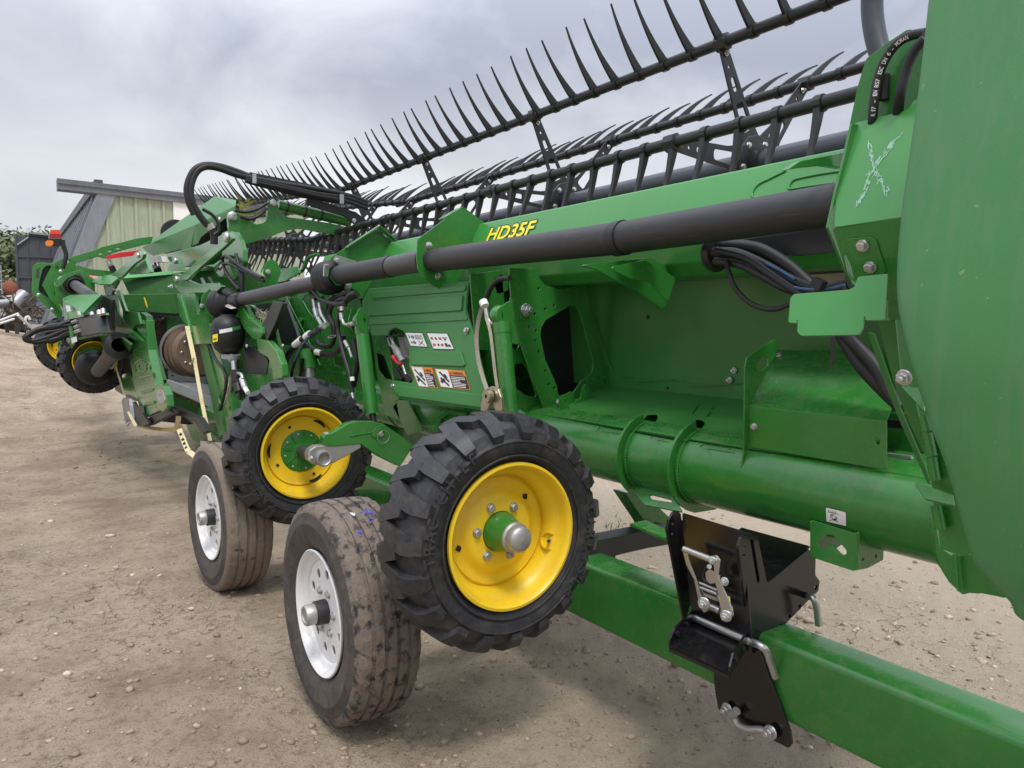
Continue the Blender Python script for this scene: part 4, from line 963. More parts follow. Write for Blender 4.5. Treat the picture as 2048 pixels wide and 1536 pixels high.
# ---- driveline along the back
DX = 1.62
def P3(px, py, X): return P(px, py, X=X)
def build_driveline():
    b = P3(1242, 476, DX); a = P3(1664, 411, DX); a = b + (a - b) * ((.956 - b.y) / (a.y - b.y)); MB().cyl(a, b, .0502, 40).build('driveline_shield', TUBEG, HD, True)
    c = P3(862, 521, DX)
    MB().cyl(P3(1250, 475, DX), P3(1232, 478, DX), .0545, 40).build('shield_ring', BPL, HD, True)
    MB().cyl(b, c, .0508, 40).build('driveline_shield', TUBEG, HD, True)
    d, e = P3(848, 521, 1.60), P3(778, 534, 1.58); MB().cyl(d, e, .049, 36).build('driveline_shaft', SHAFT, HD, True)
    f = P3(680, 550, 1.55); MB().cyl(P3(783, 533, 1.58), f, .0515, 36).build('driveline_shield', TUBEG, HD, True)
    # rubber boot behind the second bracket
    ax = (P3(640, 562, 1.50) - P3(676, 553, 1.54)).normalized(); o = P3(672, 552, 1.545)
    prof = [(.055, -.01), (.088, .0), (.094, .02), (.088, .04), (.095, .055), (.088, .075), (.094, .095), (.085, .12), (.05, .14)]
    v, fc = lathe_vf(prof, 36, 'Z'); q = zrot(ax); mk('joint_boot', [q @ p + o for p in v], fc, BPL, HD, True, ang=60)
    g, h = P3(648, 562, 1.51), P3(458, 604, 1.26); MB().cyl(g, h, .041, 32).build('driveline_shaft', SHAFT, HD, True)
    m = g.lerp(h, .83); dd = (h - g).normalized(); MB().cyl(m, m + dd * .02, .0435, 32).build('shaft_ring', BPL, HD, True)
    MB().cyl(g.lerp(h, .86), h + dd * .06, .0445, 32).build('shaft_sleeve', SHAFT, HD, True)
    ax = (h - g).normalized(); o = h - ax * .03
    prof = [(.05, -.02), (.062, .0), (.066, .03), (.082, .05), (.098, .055), (.072, .075), (.1, .11), (.072, .125), (.098, .15), (.06, .16)]
    v, fc = lathe_vf(prof, 40, 'Z'); q = zrot(ax); mk('joint_boot', [q @ p + o for p in v], fc, BPL, HD, True, ang=60)
    lb = MB(); c0 = P3(452, 615, 1.235)
    mk('paper_tag', [P3(448, 612, 1.222), P3(456, 608, 1.222), P3(473, 616, 1.234), P3(462, 618, 1.228)], [(0, 1, 2, 3)], WHITE, HD)
    MB().box((-.012, -.006, -.03), (.012, .006, .03), M=Matrix.Translation(P3(652, 541, 1.43)) @ Matrix.Rotation(.25, 4, 'X')).build('hose_clamp', ZINC, HD)
    # brackets standing on the upper beam
    yA = 2.98
    plate('driveline_bracket', plY(yA), [(836, 478), (890, 438), (922, 418), (930, 418), (968, 447), (968, 452), (953, 485), (940, 520), (924, 545), (901, 589), (870, 573), (846, 556), (836, 538), (833, 515)], .008, G, HD, rad=.012)
    A = [(890, 437), (926, 416), (968, 447)]
    pts = [onpl(a, b, plY(yA)) for a, b in A]
    mb = MB()
    for i in range(2):
        p, q_ = pts[i], pts[i + 1]; w = Vector((0, .06, 0)); u = Vector((0, 0, .006)); mb.hexa([p, q_, q_ + w, p + w], [p + u, q_ + u, q_ + w + u, p + w + u])
    mb.build('bracket_flange', G, HD)
    pins([(858, 491), (876, 553)], plY(yA), .0115, NUT, 'nut')
    yB = 3.95
    plate('driveline_bracket', plY(yB), [(656, 530), (662, 515), (690, 496), (700, 490), (748, 462), (757, 464), (788, 487), (775, 515), (745, 560), (723, 599), (700, 588), (672, 572), (659, 555)], .008, G, HD, rad=.014)
    pts = [onpl(a, b, plY(yB)) for a, b in ((690, 496), (753, 455), (790, 487))]
    mb = MB()
    for i in range(2):
        p, q_ = pts[i], pts[i + 1]; w = Vector((0, -.05, 0)); u = Vector((0, 0, .007)); mb.hexa([p, q_, q_ + w, p + w], [p + u, q_ + u, q_ + w + u, p + w + u])
    mb.build('bracket_flange', G, HD)
    plate('flange_plate', plY(yB - .004), [(666, 519), (672, 511), (683, 513), (712, 522), (714, 540), (700, 580), (693, 581), (684, 573)], .008, ALU, HD, rad=.008)
    pins([(674, 521), (695, 573)], plY(yB - .012), .0125, BOLT)
    # third bracket at the centre frame
    yC = P3(432, 605, 1.2).y + .12
    plate('driveline_bracket', plY(yC), [(398, 625), (405, 590), (428, 570), (440, 568), (466, 590), (470, 640), (460, 652), (450, 650), (432, 636), (400, 632)], .01, G, HD, rad=.02)
    pins([(437, 571), (404, 612), (453, 640)], plY(yC - .002), .013, BOLT)
build_driveline()
# ---- reels
RC = (2.80, 2.01)
RR = .53
BATS = [(R(50), R(42)), (R(117), R(135)), (R(177.5), R(257)), (R(240), R(300)), (R(300), R(330)), (R(-10), R(0))]
def tine_mesh():
    mb = MB(); seg = 7; L_ = .315; sec = []
    for i in range(seg + 1):
        t = i / seg; x = .018 + L_ * t; bend = -.055 * t * t + .012 * t
        d = .030 * (1 - t) ** 1.5 + .0075; w = .0085 * (1 - t) + .0035
        sec.append([Vector((x, -w, bend - d * .5)), Vector((x, w, bend - d * .5)), Vector((x, w * .55, bend + d * .5)), Vector((x, -w * .55, bend + d * .5))])
    V = [p for s in sec for p in s]; Fc = []
    for i in range(seg):
        for j in range(4): j2 = (j + 1) % 4; Fc.append((i * 4 + j, i * 4 + j2, (i + 1) * 4 + j2, (i + 1) * 4 + j))
    Fc.append(tuple(range(seg * 4, seg * 4 + 4))); mb.add(V, Fc)
    v, f = lathe_vf([(.0245, -.014), (.0295, -.014), (.0295, .014), (.0245, .014)], 12); mb.add(v, f)
    o = mb.build('tine', BPL, None, False); me = o.data; bpy.data.objects.remove(o)
    bm = bmesh.new(); bm.from_mesh(me); bmesh.ops.recalc_face_normals(bm, faces=bm.faces); bm.to_mesh(me); bm.free(); return me
TINE = tine_mesh()
def arm_mesh():
    M = frame(plY(0)); u = M.col[0].xyz; sgn = 1 if u.x > 0 else -1
    def o(l): return [(sgn * a, b) for a, b in l]
    outer = rcorn(o([(.07, -.075), (.2, -.048), (.48, -.030), (.55, -.028), (.55, .028), (.48, .030), (.2, .048), (.07, .075)]), .015)
    hs = [rcorn(o([(.15, -.030), (.28, -.022), (.28, .022), (.15, .030)]), .018), rcorn(o([(.325, -.014), (.385, -.012), (.385, .012), (.325, .014)]), .011),
          [(sgn * .43 + .008 * math.cos(k * .785), .008 * math.sin(k * .785)) for k in range(8)]]
    ob = plate_uv('reel_arm', M, outer, hs, .008, BLKM, None); me = ob.data; bpy.data.objects.remove(ob); return me
ARM = arm_mesh()
def hub_mesh():
    mb = MB(); v, f = lathe_vf([(.0585, -.006), (.125, -.006), (.13, -.003), (.13, .005), (.0585, .005)], 12); mb.add(v, f)
    v, f = lathe_vf([(.0585, -.05), (.072, -.05), (.072, -.006), (.0585, -.006)], 32); mb.add(v, f)
    o = mb.build('reel_hub', BLKM, None); me = o.data; bpy.data.objects.remove(o)
    bm = bmesh.new(); bm.from_mesh(me); bmesh.ops.recalc_face_normals(bm, faces=bm.faces); bm.to_mesh(me); bm.free(); return me
HUB = hub_mesh()
STUFF = MB()
def reel(y0, y1, arms, tl, rot=0, tines=True):
    def zoff(y): return (y - 6.5) * tl if y > 6.5 else 0
    C0 = Vector((RC[0], y0, RC[1] + zoff(y0))); C1 = Vector((RC[0], y1, RC[1] + zoff(y1)))
    MB().cyl(C0, C1, .058, 40).build('reel_tube', STEELB, HD, True)
    dirv = (C1 - C0).normalized(); slope = -math.asin(-dirv.z)
    for ya in arms:
        c = C0.lerp(C1, (ya - y0) / (y1 - y0)); h = inst('reel_spider', HUB, HD, c, (0, 0, 0))
        for k, (a, ta) in enumerate(BATS):
            inst('reel_arm', ARM, h, (0, 0, 0), (0, -(a + rot), 0))
            a2 = a + rot + .25; inst('bolt', BOLT, h, (.1 * math.cos(a2), -.006, .1 * math.sin(a2)), zrot(Vector((0, -1, 0))), .011)
            inst('bolt', NUT, h, (.485 * math.cos(a + rot), -.004, .485 * math.sin(a + rot)), zrot(Vector((0, -1, 0))), .009)
    for k, (a, ta) in enumerate(BATS):
        off = Vector((RR * math.cos(a + rot), 0, RR * math.sin(a + rot)))
        br = MB().cyl(C0 + off, C1 + off, .0235, 16).build('reel_bat', BPL, HD, True)
        for ya in arms:
            c = C0.lerp(C1, (ya - y0) / (y1 - y0)) + off
            v, f = lathe_vf([(.0245, -.03), (.036, -.026), (.036, .026), (.0245, .03)], 8); mk('bat_clamp', [p + c for p in v], f, BLKM, br)
        n = int((y1 - y0 - .1) / .161)
        for i in range(n):
            y = y0 + .08 + i * .161 + .02 * (k % 2); c = C0.lerp(C1, (y - y0) / (y1 - y0)) + off
            jt = rnd.gauss(0, .032)
            if k < 3:
                inst('tine', TINE, br, c, (0, -(ta + rot + jt), rnd.gauss(0, .022)))
            else:
                Mx = Matrix.Translation(c) @ Matrix.Rotation(-(ta + rot), 4, 'Y')
                STUFF.add([Mx @ v.co for v in TINE.vertices], [tuple(p.vertices) for p in TINE.polygons])
reel(.95, 6.46, (2.17, 3.50, 4.83, 6.12), 0)
reel(6.28, 11.3, (6.9, 8.3, 9.7, 11.0), WING, rot=R(1))
o = STUFF.build('lower_tines', BPL, HD); o['kind'] = 'stuff'
# reel support arm at the near end (curved tube rising out of view)
tube('reel_arm_tube', [P(1768, 125, X=1.80), P(1757, 95, X=1.80), P(1748, 55, X=1.80), P(1744, 10, X=1.80), P(1745, -60, X=1.80), P(1735, -130, X=1.9)], .0255, STEELB, HD, 20)
# ------------------------------------------------------------------ header details: near (right) end
def build_near_end():
    # end shield: large smooth moulded cover, its rear edge traced, bulging towards the viewer
    edge = [(1882, -150), (1867, -60), (1857, 0), (1847, 90), (1835, 190), (1820, 300), (1806, 400), (1796, 490), (1793, 560), (1797, 620), (1814, 700), (1831, 760), (1852, 822), (1864, 862), (1887, 920), (1907, 985), (1925, 1055), (1940, 1107), (1952, 1130), (1968, 1150), (1996, 1180), (2020, 1205), (2030, 1228), (2046, 1240), (2070, 1243)]
    rows = []
    for a, b in edge:
        z = P(a, b, X=1.30).z
        xo = 1.30 + (.26 * max(0, z - 1.20) ** 2 / (.35 + max(0, z - 1.20))) + .30 * max(0, 1.10 - z) ** 1.6
        e = P(a, b, X=xo)
        row = []
        for dx, dy in ((.040, .0015), (.020, .0015), (.006, .0012), (.001, .0), (-.003, -.004), (-.006, -.014), (-.012, -.06), (-.020, -.14), (-.022, -.25), (-.022, -.40), (-.020, -.62), (-.018, -.95)):
            row.append(Vector((e.x + dx, e.y + dy, e.z)))
        rows.append(row)
    # refine rows
    fine = []
    n = len(rows[0])
    cols = [spline([r[j] for r in rows], 5) for j in range(n)]
    V = [cols[j][i] for i in range(len(cols[0])) for j in range(n)]; Fc = []
    for i in range(len(cols[0]) - 1):
        for j in range(n - 1): Fc.append((i * n + j, i * n + j + 1, (i + 1) * n + j + 1, (i + 1) * n + j))
    o = mk('end_shield', V, Fc, GS, HD, True, ang=80)
    o['label'] = 'smooth moulded green end shield at the right edge'
    # chalk-marked panel, folded: upper half faces up, lower half faces down
    pu = tilt(1740, 440, 1.47, 24); pd = tilt(1740, 445, 1.47, -22)
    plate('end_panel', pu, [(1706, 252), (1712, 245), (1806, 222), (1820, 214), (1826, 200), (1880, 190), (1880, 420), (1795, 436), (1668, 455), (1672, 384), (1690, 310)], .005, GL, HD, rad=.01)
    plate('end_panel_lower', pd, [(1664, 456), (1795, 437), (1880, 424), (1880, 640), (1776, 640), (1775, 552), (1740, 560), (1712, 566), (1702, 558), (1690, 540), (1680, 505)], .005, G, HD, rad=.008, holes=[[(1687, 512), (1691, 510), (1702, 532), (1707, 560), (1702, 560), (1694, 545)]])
    plate('mounting_pad', (pd[0] + pd[1] * .004, pd[1]), [(1690, 478), (1740, 474), (1752, 480), (1774, 548), (1712, 556), (1700, 520)], .004, G, HD, rad=.012)
    for a, b in ((1726, 491), (1741, 534)): bolt(a, b, (pd[0] + pd[1] * .004, pd[1]), .0105, HD)
    # side plate of the panel, dark inside with hoses in front
    ps = plX(1.60)
    plate('end_bulkhead', ps, [(1732, 117), (1770, 88), (1812, 60), (1822, 58), (1836, 66), (1850, 90), (1850, 260), (1718, 262), (1690, 400), (1667, 470), (1655, 455), (1672, 384), (1692, 282), (1715, 172)], .006, G, HD, rad=.012)
    plate('end_flange', plY(.952), [(1704, 248), (1690, 310), (1672, 382), (1656, 455), (1664, 474), (1690, 540), (1706, 570), (1760, 570), (1760, 250)], .006, G, HD, rad=.004)
    pr = tilt(1650, 590, 1.41, 20)
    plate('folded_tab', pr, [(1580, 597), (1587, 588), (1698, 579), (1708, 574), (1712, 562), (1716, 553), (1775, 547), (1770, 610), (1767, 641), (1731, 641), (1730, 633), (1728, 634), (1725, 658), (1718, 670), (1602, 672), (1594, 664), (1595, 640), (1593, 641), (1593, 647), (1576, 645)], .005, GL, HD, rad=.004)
    # chalk cross: brushed strokes
    rs = random.Random(3); mb = MB()
    def chalk(pts, w):
        for i in range(len(pts) - 1):
            A = onpl(*pts[i], pu); B = onpl(*pts[i + 1], pu); d = B - A; u = d.cross(pu[1]).normalized()
            for k in range(20):
                t = rs.random(); s = rs.gauss(0, w * .30); p = A + d * t + u * s + pu[1] * .0012
                l = rs.uniform(.003, .007); e = d.normalized() * l + u * rs.uniform(-.002, .002); f_ = u * rs.uniform(.0006, .0014)
                mb.add([p - e - f_, p + e - f_ * .4, p + e + f_, p - e + f_ * .4], [(0, 1, 2, 3)])
    chalk([(1802, 270), (1780, 295), (1755, 325), (1740, 350), (1728, 385), (1715, 415)], .011)
    chalk([(1738, 285), (1744, 320), (1758, 355), (1775, 390)], .008)
    mb.build('chalk_mark', paint('green_chalk', (.40, .64, .50), .9, dust=0), HD)
    # printed hydraulic hose over the bulkhead
    hp = [(1744, 300), (1745, 250), (1747, 215), (1752, 175), (1762, 138), (1778, 106), (1800, 82), (1826, 70), (1850, 66)]
    pts = [P(a, b, X=1.565 + (.06 if b > 290 else (.012 if b > 240 else 0))) for a, b in hp]; tube('hose', pts, .0098, HOSE, HD, 14)
    sp = spline(pts, 14); s = 'R17 - EN 857 1SC DN 6 - MORAN'; acc = [0]
    for i in range(1, len(sp)): acc.append(acc[-1] + (sp[i] - sp[i - 1]).length)
    mb = MB(); L0 = acc[-1] * .30; st = acc[-1] * .60 / len(s)
    for i, ch in enumerate(s):
        if ch == ' ': continue
        d = L0 + i * st; k = max(j for j in range(len(acc)) if acc[j] <= d); k = min(k, len(sp) - 2); t = (d - acc[k]) / max(1e-6, acc[k + 1] - acc[k])
        p = sp[k].lerp(sp[k + 1], t); tg = (sp[k + 1] - sp[k]).normalized(); n = (CAM - p).normalized(); n = (n - tg * n.dot(tg)).normalized(); up = n.cross(tg)
        x0, x1, y0, y1 = text_w(ch); h = .0085; ex = tg * st * .86 / max(.3, (x1 - x0)); ey = up * h / .73; q = p + n * .0103 - ey * .36
        M = Matrix(((ex.x, ey.x, n.x, q.x), (ex.y, ey.y, n.y, q.y), (ex.z, ey.z, n.z, q.z), (0, 0, 0, 1))); me = text_mesh(ch, M, WHITE, offset=.01)
        mb.add([v.co.copy() for v in me.vertices], [tuple(f.vertices) for f in me.polygons]); bpy.data.meshes.remove(me)
    mb.build('hose_lettering', WHITE, HD)
    tube('hose', [P(a, b, X=1.555 + (.08 if b > 290 else (.03 if b > 230 else 0))) for a, b in ((1790, 300), (1795, 235), (1800, 190), (1812, 140), (1830, 100), (1850, 78))], .0105, HOSE, HD, 14)
    MB().cyl(P(1768, 150, X=1.59), P(1766, 200, X=1.59), .012, 12).build('hose', HOSE, HD, True)
    # bundle of hoses under the driveline
    X = 1.73
    def hs(pts, r, m=HOSE, dx=0): return tube('hose', [P(a, b, X=X + dx) for a, b in pts], r, m, HD, 12)
    hs([(1428, 492), (1470, 492), (1520, 500), (1570, 528), (1610, 562), (1650, 606), (1680, 660), (1712, 715), (1745, 755), (1790, 800)], .019)
    hs([(1428, 505), (1475, 508), (1530, 532), (1580, 560), (1625, 577), (1660, 578), (1700, 566)], .0155, dx=-.03)
    hs([(1430, 522), (1480, 530), (1530, 555), (1575, 578), (1630, 588), (1690, 575)], .011, dx=-.05)
    hs([(1690, 668), (1722, 700), (1752, 735), (1775, 780), (1800, 815)], .016, dx=-.02)
    hs([(1432, 500), (1490, 515), (1540, 548), (1580, 575), (1620, 600)], .010, dx=-.06)
    # pale-blue print stripes on two of them
    tube('hose_stripe', [P(a, b, X=X - .046) for a, b in ((1533, 528), (1560, 541), (1590, 559))], .004, BLUEP, HD, 8)
    tube('hose_stripe', [P(a, b, X=X - .0625) for a, b in ((1575, 572), (1610, 578), (1650, 579), (1690, 570))], .0035, BLUEP, HD, 8)
    # corrugated conduit
    cp = spline([P(a, b, X=X - .07) for a, b in ((1452, 520), (1458, 545), (1470, 575), (1492, 600), (1520, 615), (1552, 618), (1585, 606))], 14)
    v, f = sweep_vf(cp, [.0075 if i % 2 else .0062 for i in range(len(cp))], 10); mk('conduit', v, f, BPL, HD)
    mb = MB(); c = P(1637, 568, X=X - .08); mb.box((-.012, -.014, -.012), (.012, .014, .012), M=Matrix.Translation(c) @ Matrix.Rotation(.5, 4, 'X')); mb.cyl(P(1626, 588, X=X - .07), P(1650, 563, X=X - .07), .007, 8); mb.build('cable_tie', BPL, HD)
    plate('cable_tie_tail', plX(1.55), [(1661, 673), (1670, 673), (1668, 720), (1664, 733), (1659, 728)], .003, BPL, HD, rad=.002)
    plate('warning_sheet', plX(2.02), [(1608, 548), (1690, 544), (1690, 572), (1640, 573), (1612, 566)], .002, CONC, HD, rad=0)
    plate('recess_shade_plate', plX(1.772), [(1430, 490), (1500, 476), (1655, 455), (1672, 462), (1690, 500), (1600, 512), (1560, 509), (1480, 507)], .004, BLKM, HD, rad=.004)  # black plate painted in for the shade of the recess under the driveline
    plate('black_strip', plX(2.0), [(1606, 537), (1692, 532), (1692, 545), (1610, 550)], .004, BLKM, HD, rad=.002)
    plate('void_shade_plate', plX(1.95), [(1360, 500), (1690, 455), (1690, 520), (1380, 530)], .004, BLKM, HD, rad=0)  # dark sheet standing in for the shaded void above the hoses
    v, f = lathe_vf([(.02, -.012), (.052, -.012), (.056, 0), (.052, .012), (.02, .012)], 24, 'Y'); c = P(1432, 506, X=X); mk('hose_clamp_ring', [p + c for p in v], f, BPL, HD, True)
    # gusset between upper beam and back sheet
    yg = 1.74
    plate('gusset', plY(yg), [(1160, 530), (1300, 515), (1350, 540), (1332, 612), (1322, 617), (1285, 588), (1240, 565), (1195, 540)], .01, G, HD, rad=.012)
    plate('gusset_flange', plY(yg - .06), [(1215, 535), (1290, 520), (1352, 555), (1336, 605), (1300, 565), (1262, 558)], .006, G, HD, rad=.01)
    # welded slot outlines on the upper beam face
    pb = pl3(Vector((1.783, 0, 1.60)), Vector((1.783, 1, 1.60)), Vector((1.864, 0, 1.774)))
    for lp in (((1572, 341), (1540, 357), (1518, 368), (1506, 382), (1506, 394), (1530, 396)), ((1680, 342), (1640, 348), (1600, 356), (1586, 361), (1578, 372), (1581, 378), (1620, 372), (1665, 366))):
        tube('weld_bead', [onpl(a, b, pb) for a, b in lp], .0032, GL, HD, 8)
    plate('beam_stop', plY(1.02), [(1572, 341), (1600, 322), (1690, 304), (1690, 336), (1650, 330), (1600, 335)], .02, G, HD, rad=.005)
    # box cover over the drive in the floor
    yc = 1.335
    pt = pl3((1497, 811, dict(X=1.715)), (1772, 842, dict(X=1.715)), (1560, 702, dict(X=2.0)))
    plate('box_cover_top', pt, [(1555, 699), (1700, 703), (1795, 786), (1773, 842), (1497, 811)], .004, G, HD, rad=.001)
    e0, e1 = onpl(1497, 811, pt), onpl(1773, 842, pt); pfr = pl3(e0, e1, e0 + Vector((.012, 0, -.3)))
    plate('box_cover_front', pfr, [(1497, 812), (1773, 843), (1773, 940), (1497, 894)], .004, G, HD, rad=.002, holes=[[(1751, 878), (1755, 875), (1759, 878), (1759, 887), (1755, 890), (1751, 887)]])
    bolt(1509, 853, pfr, .0085, HD); bolt(1559, 711, pt, .0085, HD)
    plate('box_end_plate', plY(yc), [(1490, 735), (1494, 716), (1510, 703), (1553, 677), (1556, 684), (1556, 700), (1499, 811), (1499, 893), (1492, 925), (1487, 941), (1483, 940), (1488, 900)], .005, G, HD, rad=.006, holes=[[(1511, 733), (1514, 724), (1528, 713), (1536, 716), (1536, 730), (1524, 742), (1514, 743)]])
    plate('drive_housing', plX(1.86), [(1770, 825), (1850, 830), (1850, 920), (1770, 912)], .05, G, HD, rad=.01)
    plate('drive_cover', plX(1.80), [(1773, 906), (1822, 912), (1824, 920), (1773, 914)], .01, GALV, HD, rad=.002)
    plate('drive_belt', plX(1.83), [(1770, 838), (1810, 842), (1810, 858), (1770, 855)], .02, BPL, HD, rad=.002)
    # chaff lying on the cover and the floor sheet
    mb = MB(); rc = random.Random(21)
    for cx, cy, sx, sy, k in ((1530, 790, 12, 9, 70), (1545, 765, 10, 14, 20), (1600, 770, 30, 14, 16), (1660, 755, 25, 18, 14), (1580, 800, 40, 6, 12)):
        for i in range(k):
            a_, b_ = cx + rc.gauss(0, sx), cy + rc.gauss(0, sy)
            if b_ < 715 or b_ > 812 + (a_ - 1497) * .11: continue
            p = onpl(a_, b_, pt) + pt[1] * .0012; d = Quaternion(pt[1], rc.uniform(0, 6.28)) @ pt[1].orthogonal().normalized() * rc.uniform(.0012, .004); u = d.cross(pt[1]).normalized() * rc.uniform(.0005, .001)
            mb.add([p - d - u, p + d - u, p + d + u, p - d + u], [(0, 1, 2, 3)])
    o = mb.build('chaff', BEIGE, HD); o['kind'] = 'stuff'
    # slanting strips and hinge of the end shield
    pl1 = tilt(1800, 800, 1.62, -6)
    plate('end_strut', pl1, [(1735, 665), (1748, 668), (1775, 745), (1800, 815), (1850, 935), (1862, 970), (1855, 968), (1800, 845), (1772, 775)], .006, GR, HD, rad=.002)
    plate('end_strut', tilt(1800, 800, 1.57, -6), [(1755, 640), (1790, 640), (1800, 740), (1830, 800), (1852, 890), (1846, 905), (1815, 840), (1785, 760)], .006, GR, HD, rad=.002)
    bolt(1809, 755, tilt(1809, 755, 1.53, -10), .0125, HD, NUT, 'nut')
    plate('end_web', plX(1.64), [(1745, 600), (1830, 600), (1840, 760), (1856, 830), (1868, 960), (1850, 900), (1800, 770)], .006, G, HD, rad=.002)
    ph = plX(1.47)
    plate('hinge_leaf', ph, [(1840, 825), (1852, 815), (1880, 860), (1910, 940), (1945, 1080), (1940, 1108), (1926, 1112), (1880, 1098), (1876, 1060), (1866, 1000), (1858, 930), (1850, 880)], .006, G, HD, rad=.004)
    for a, b in (((1846, 832), (1854, 862)), ((1854, 866), (1864, 912)), ((1863, 914), (1871, 960)), ((1873, 1012), (1882, 1058))):
        MB().cyl(P(*a, X=1.455), P(*b, X=1.455), .010, 16).build('hinge_knuckle', G, HD, True)
    for lp, x in (([(1799, 770), (1836, 775), (1850, 800), (1848, 822), (1842, 815)], 1.44), ([(1828, 966), (1834, 964), (1866, 975), (1906, 990), (1909, 1011), (1862, 1000), (1850, 997)], 1.44)):
        pz = tilt(lp[0][0], lp[0][1], x, 50); plate('hinge_tab', pz, lp, .006, G, HD, rad=.003)
    # lower skid plate under the hinge
    pk = plX(1.56)
    plate('skid_plate', pk, [(1866, 1020), (1880, 1095), (1905, 1112), (1942, 1108), (1960, 1140), (1962, 1188), (1938, 1186), (1925, 1190), (1912, 1178), (1898, 1165), (1882, 1140), (1872, 1105)], .008, G, HD, rad=.006)
    plate('skid_rib', plX(1.54), [(1904, 1108), (1910, 1108), (1917, 1185), (1912, 1180)], .012, G, HD, rad=.001)
    plate('skid_wing', plX(1.50), [(1957, 1138), (1975, 1150), (2016, 1198), (1990, 1192), (1957, 1186)], .006, G, HD, rad=.004)
    # labels on tube
    mb = MB(); tc = Vector((TUBE_C[0], 0, TUBE_C[1]))
    def ontube(px, py, lift):
        d = ray(px, py); o = CAM - tc; a = d.x ** 2 + d.z ** 2; b = 2 * (o.x * d.x + o.z * d.z); c = o.x ** 2 + o.z ** 2 - (TUBE_R + lift) ** 2
        return CAM + d * ((-b - math.sqrt(max(0, b * b - 4 * a * c))) / (2 * a))
    c4 = [(1651, 1014), (1692, 1024), (1693, 1053), (1652, 1043)]
    def lab(u, v, lift): 
        a = Vector(c4[0]).lerp(Vector(c4[1]), u); b = Vector(c4[3]).lerp(Vector(c4[2]), u); p = a.lerp(b, v); return ontube(p.x, p.y, lift)
    def quad(u0, v0, u1, v1, lift, mi): mb.add([lab(u0, v0, lift), lab(u1, v0, lift), lab(u1, v1, lift), lab(u0, v1, lift)], [(3, 2, 1, 0)], mi)
    quad(-.02, -.03, 1.02, 1.03, .0008, 1)
    for i in range(4): quad(.02, .02 + i * .24, .98, .02 + (i + 1) * .24, .0014, 0)
    for i in range(5):
        u = .12 + i * .085
        mb.add([lab(u, .28, .002), lab(u + .02, .28, .002), lab(u + .06, .14, .002), lab(u + .04, .14, .002)], [(0, 1, 2, 3)], 1)
    quad(.1, .28, .62, .31, .002, 1)
    for rr in (.17, .10):
        ring = [(.37 + rr * math.cos(t) * .9, .56 + rr * math.sin(t) * 1.3) for t in [k * .5236 for k in range(13)]]
        for i in range(12):
            (u, v), (u2, v2) = ring[i], ring[i + 1]; mb.add([lab(u, v, .002), lab(u2, v2, .002), lab(u2 + .025, v2 + .03, .002), lab(u + .025, v + .03, .002)], [(0, 1, 2, 3)], 1)
    mb.add([lab(.18, .84, .002), lab(.18, .88, .002), lab(.55, .66, .002), lab(.55, .62, .002)], [(0, 1, 2, 3)], 1)
    mb.add([lab(.3, .66, .002), lab(.3, .7, .002), lab(.62, .86, .002), lab(.62, .82, .002)], [(0, 1, 2, 3)], 1)
    mb.build('label', None, HD, mats=[WHITE, BLACKP])
build_near_end()
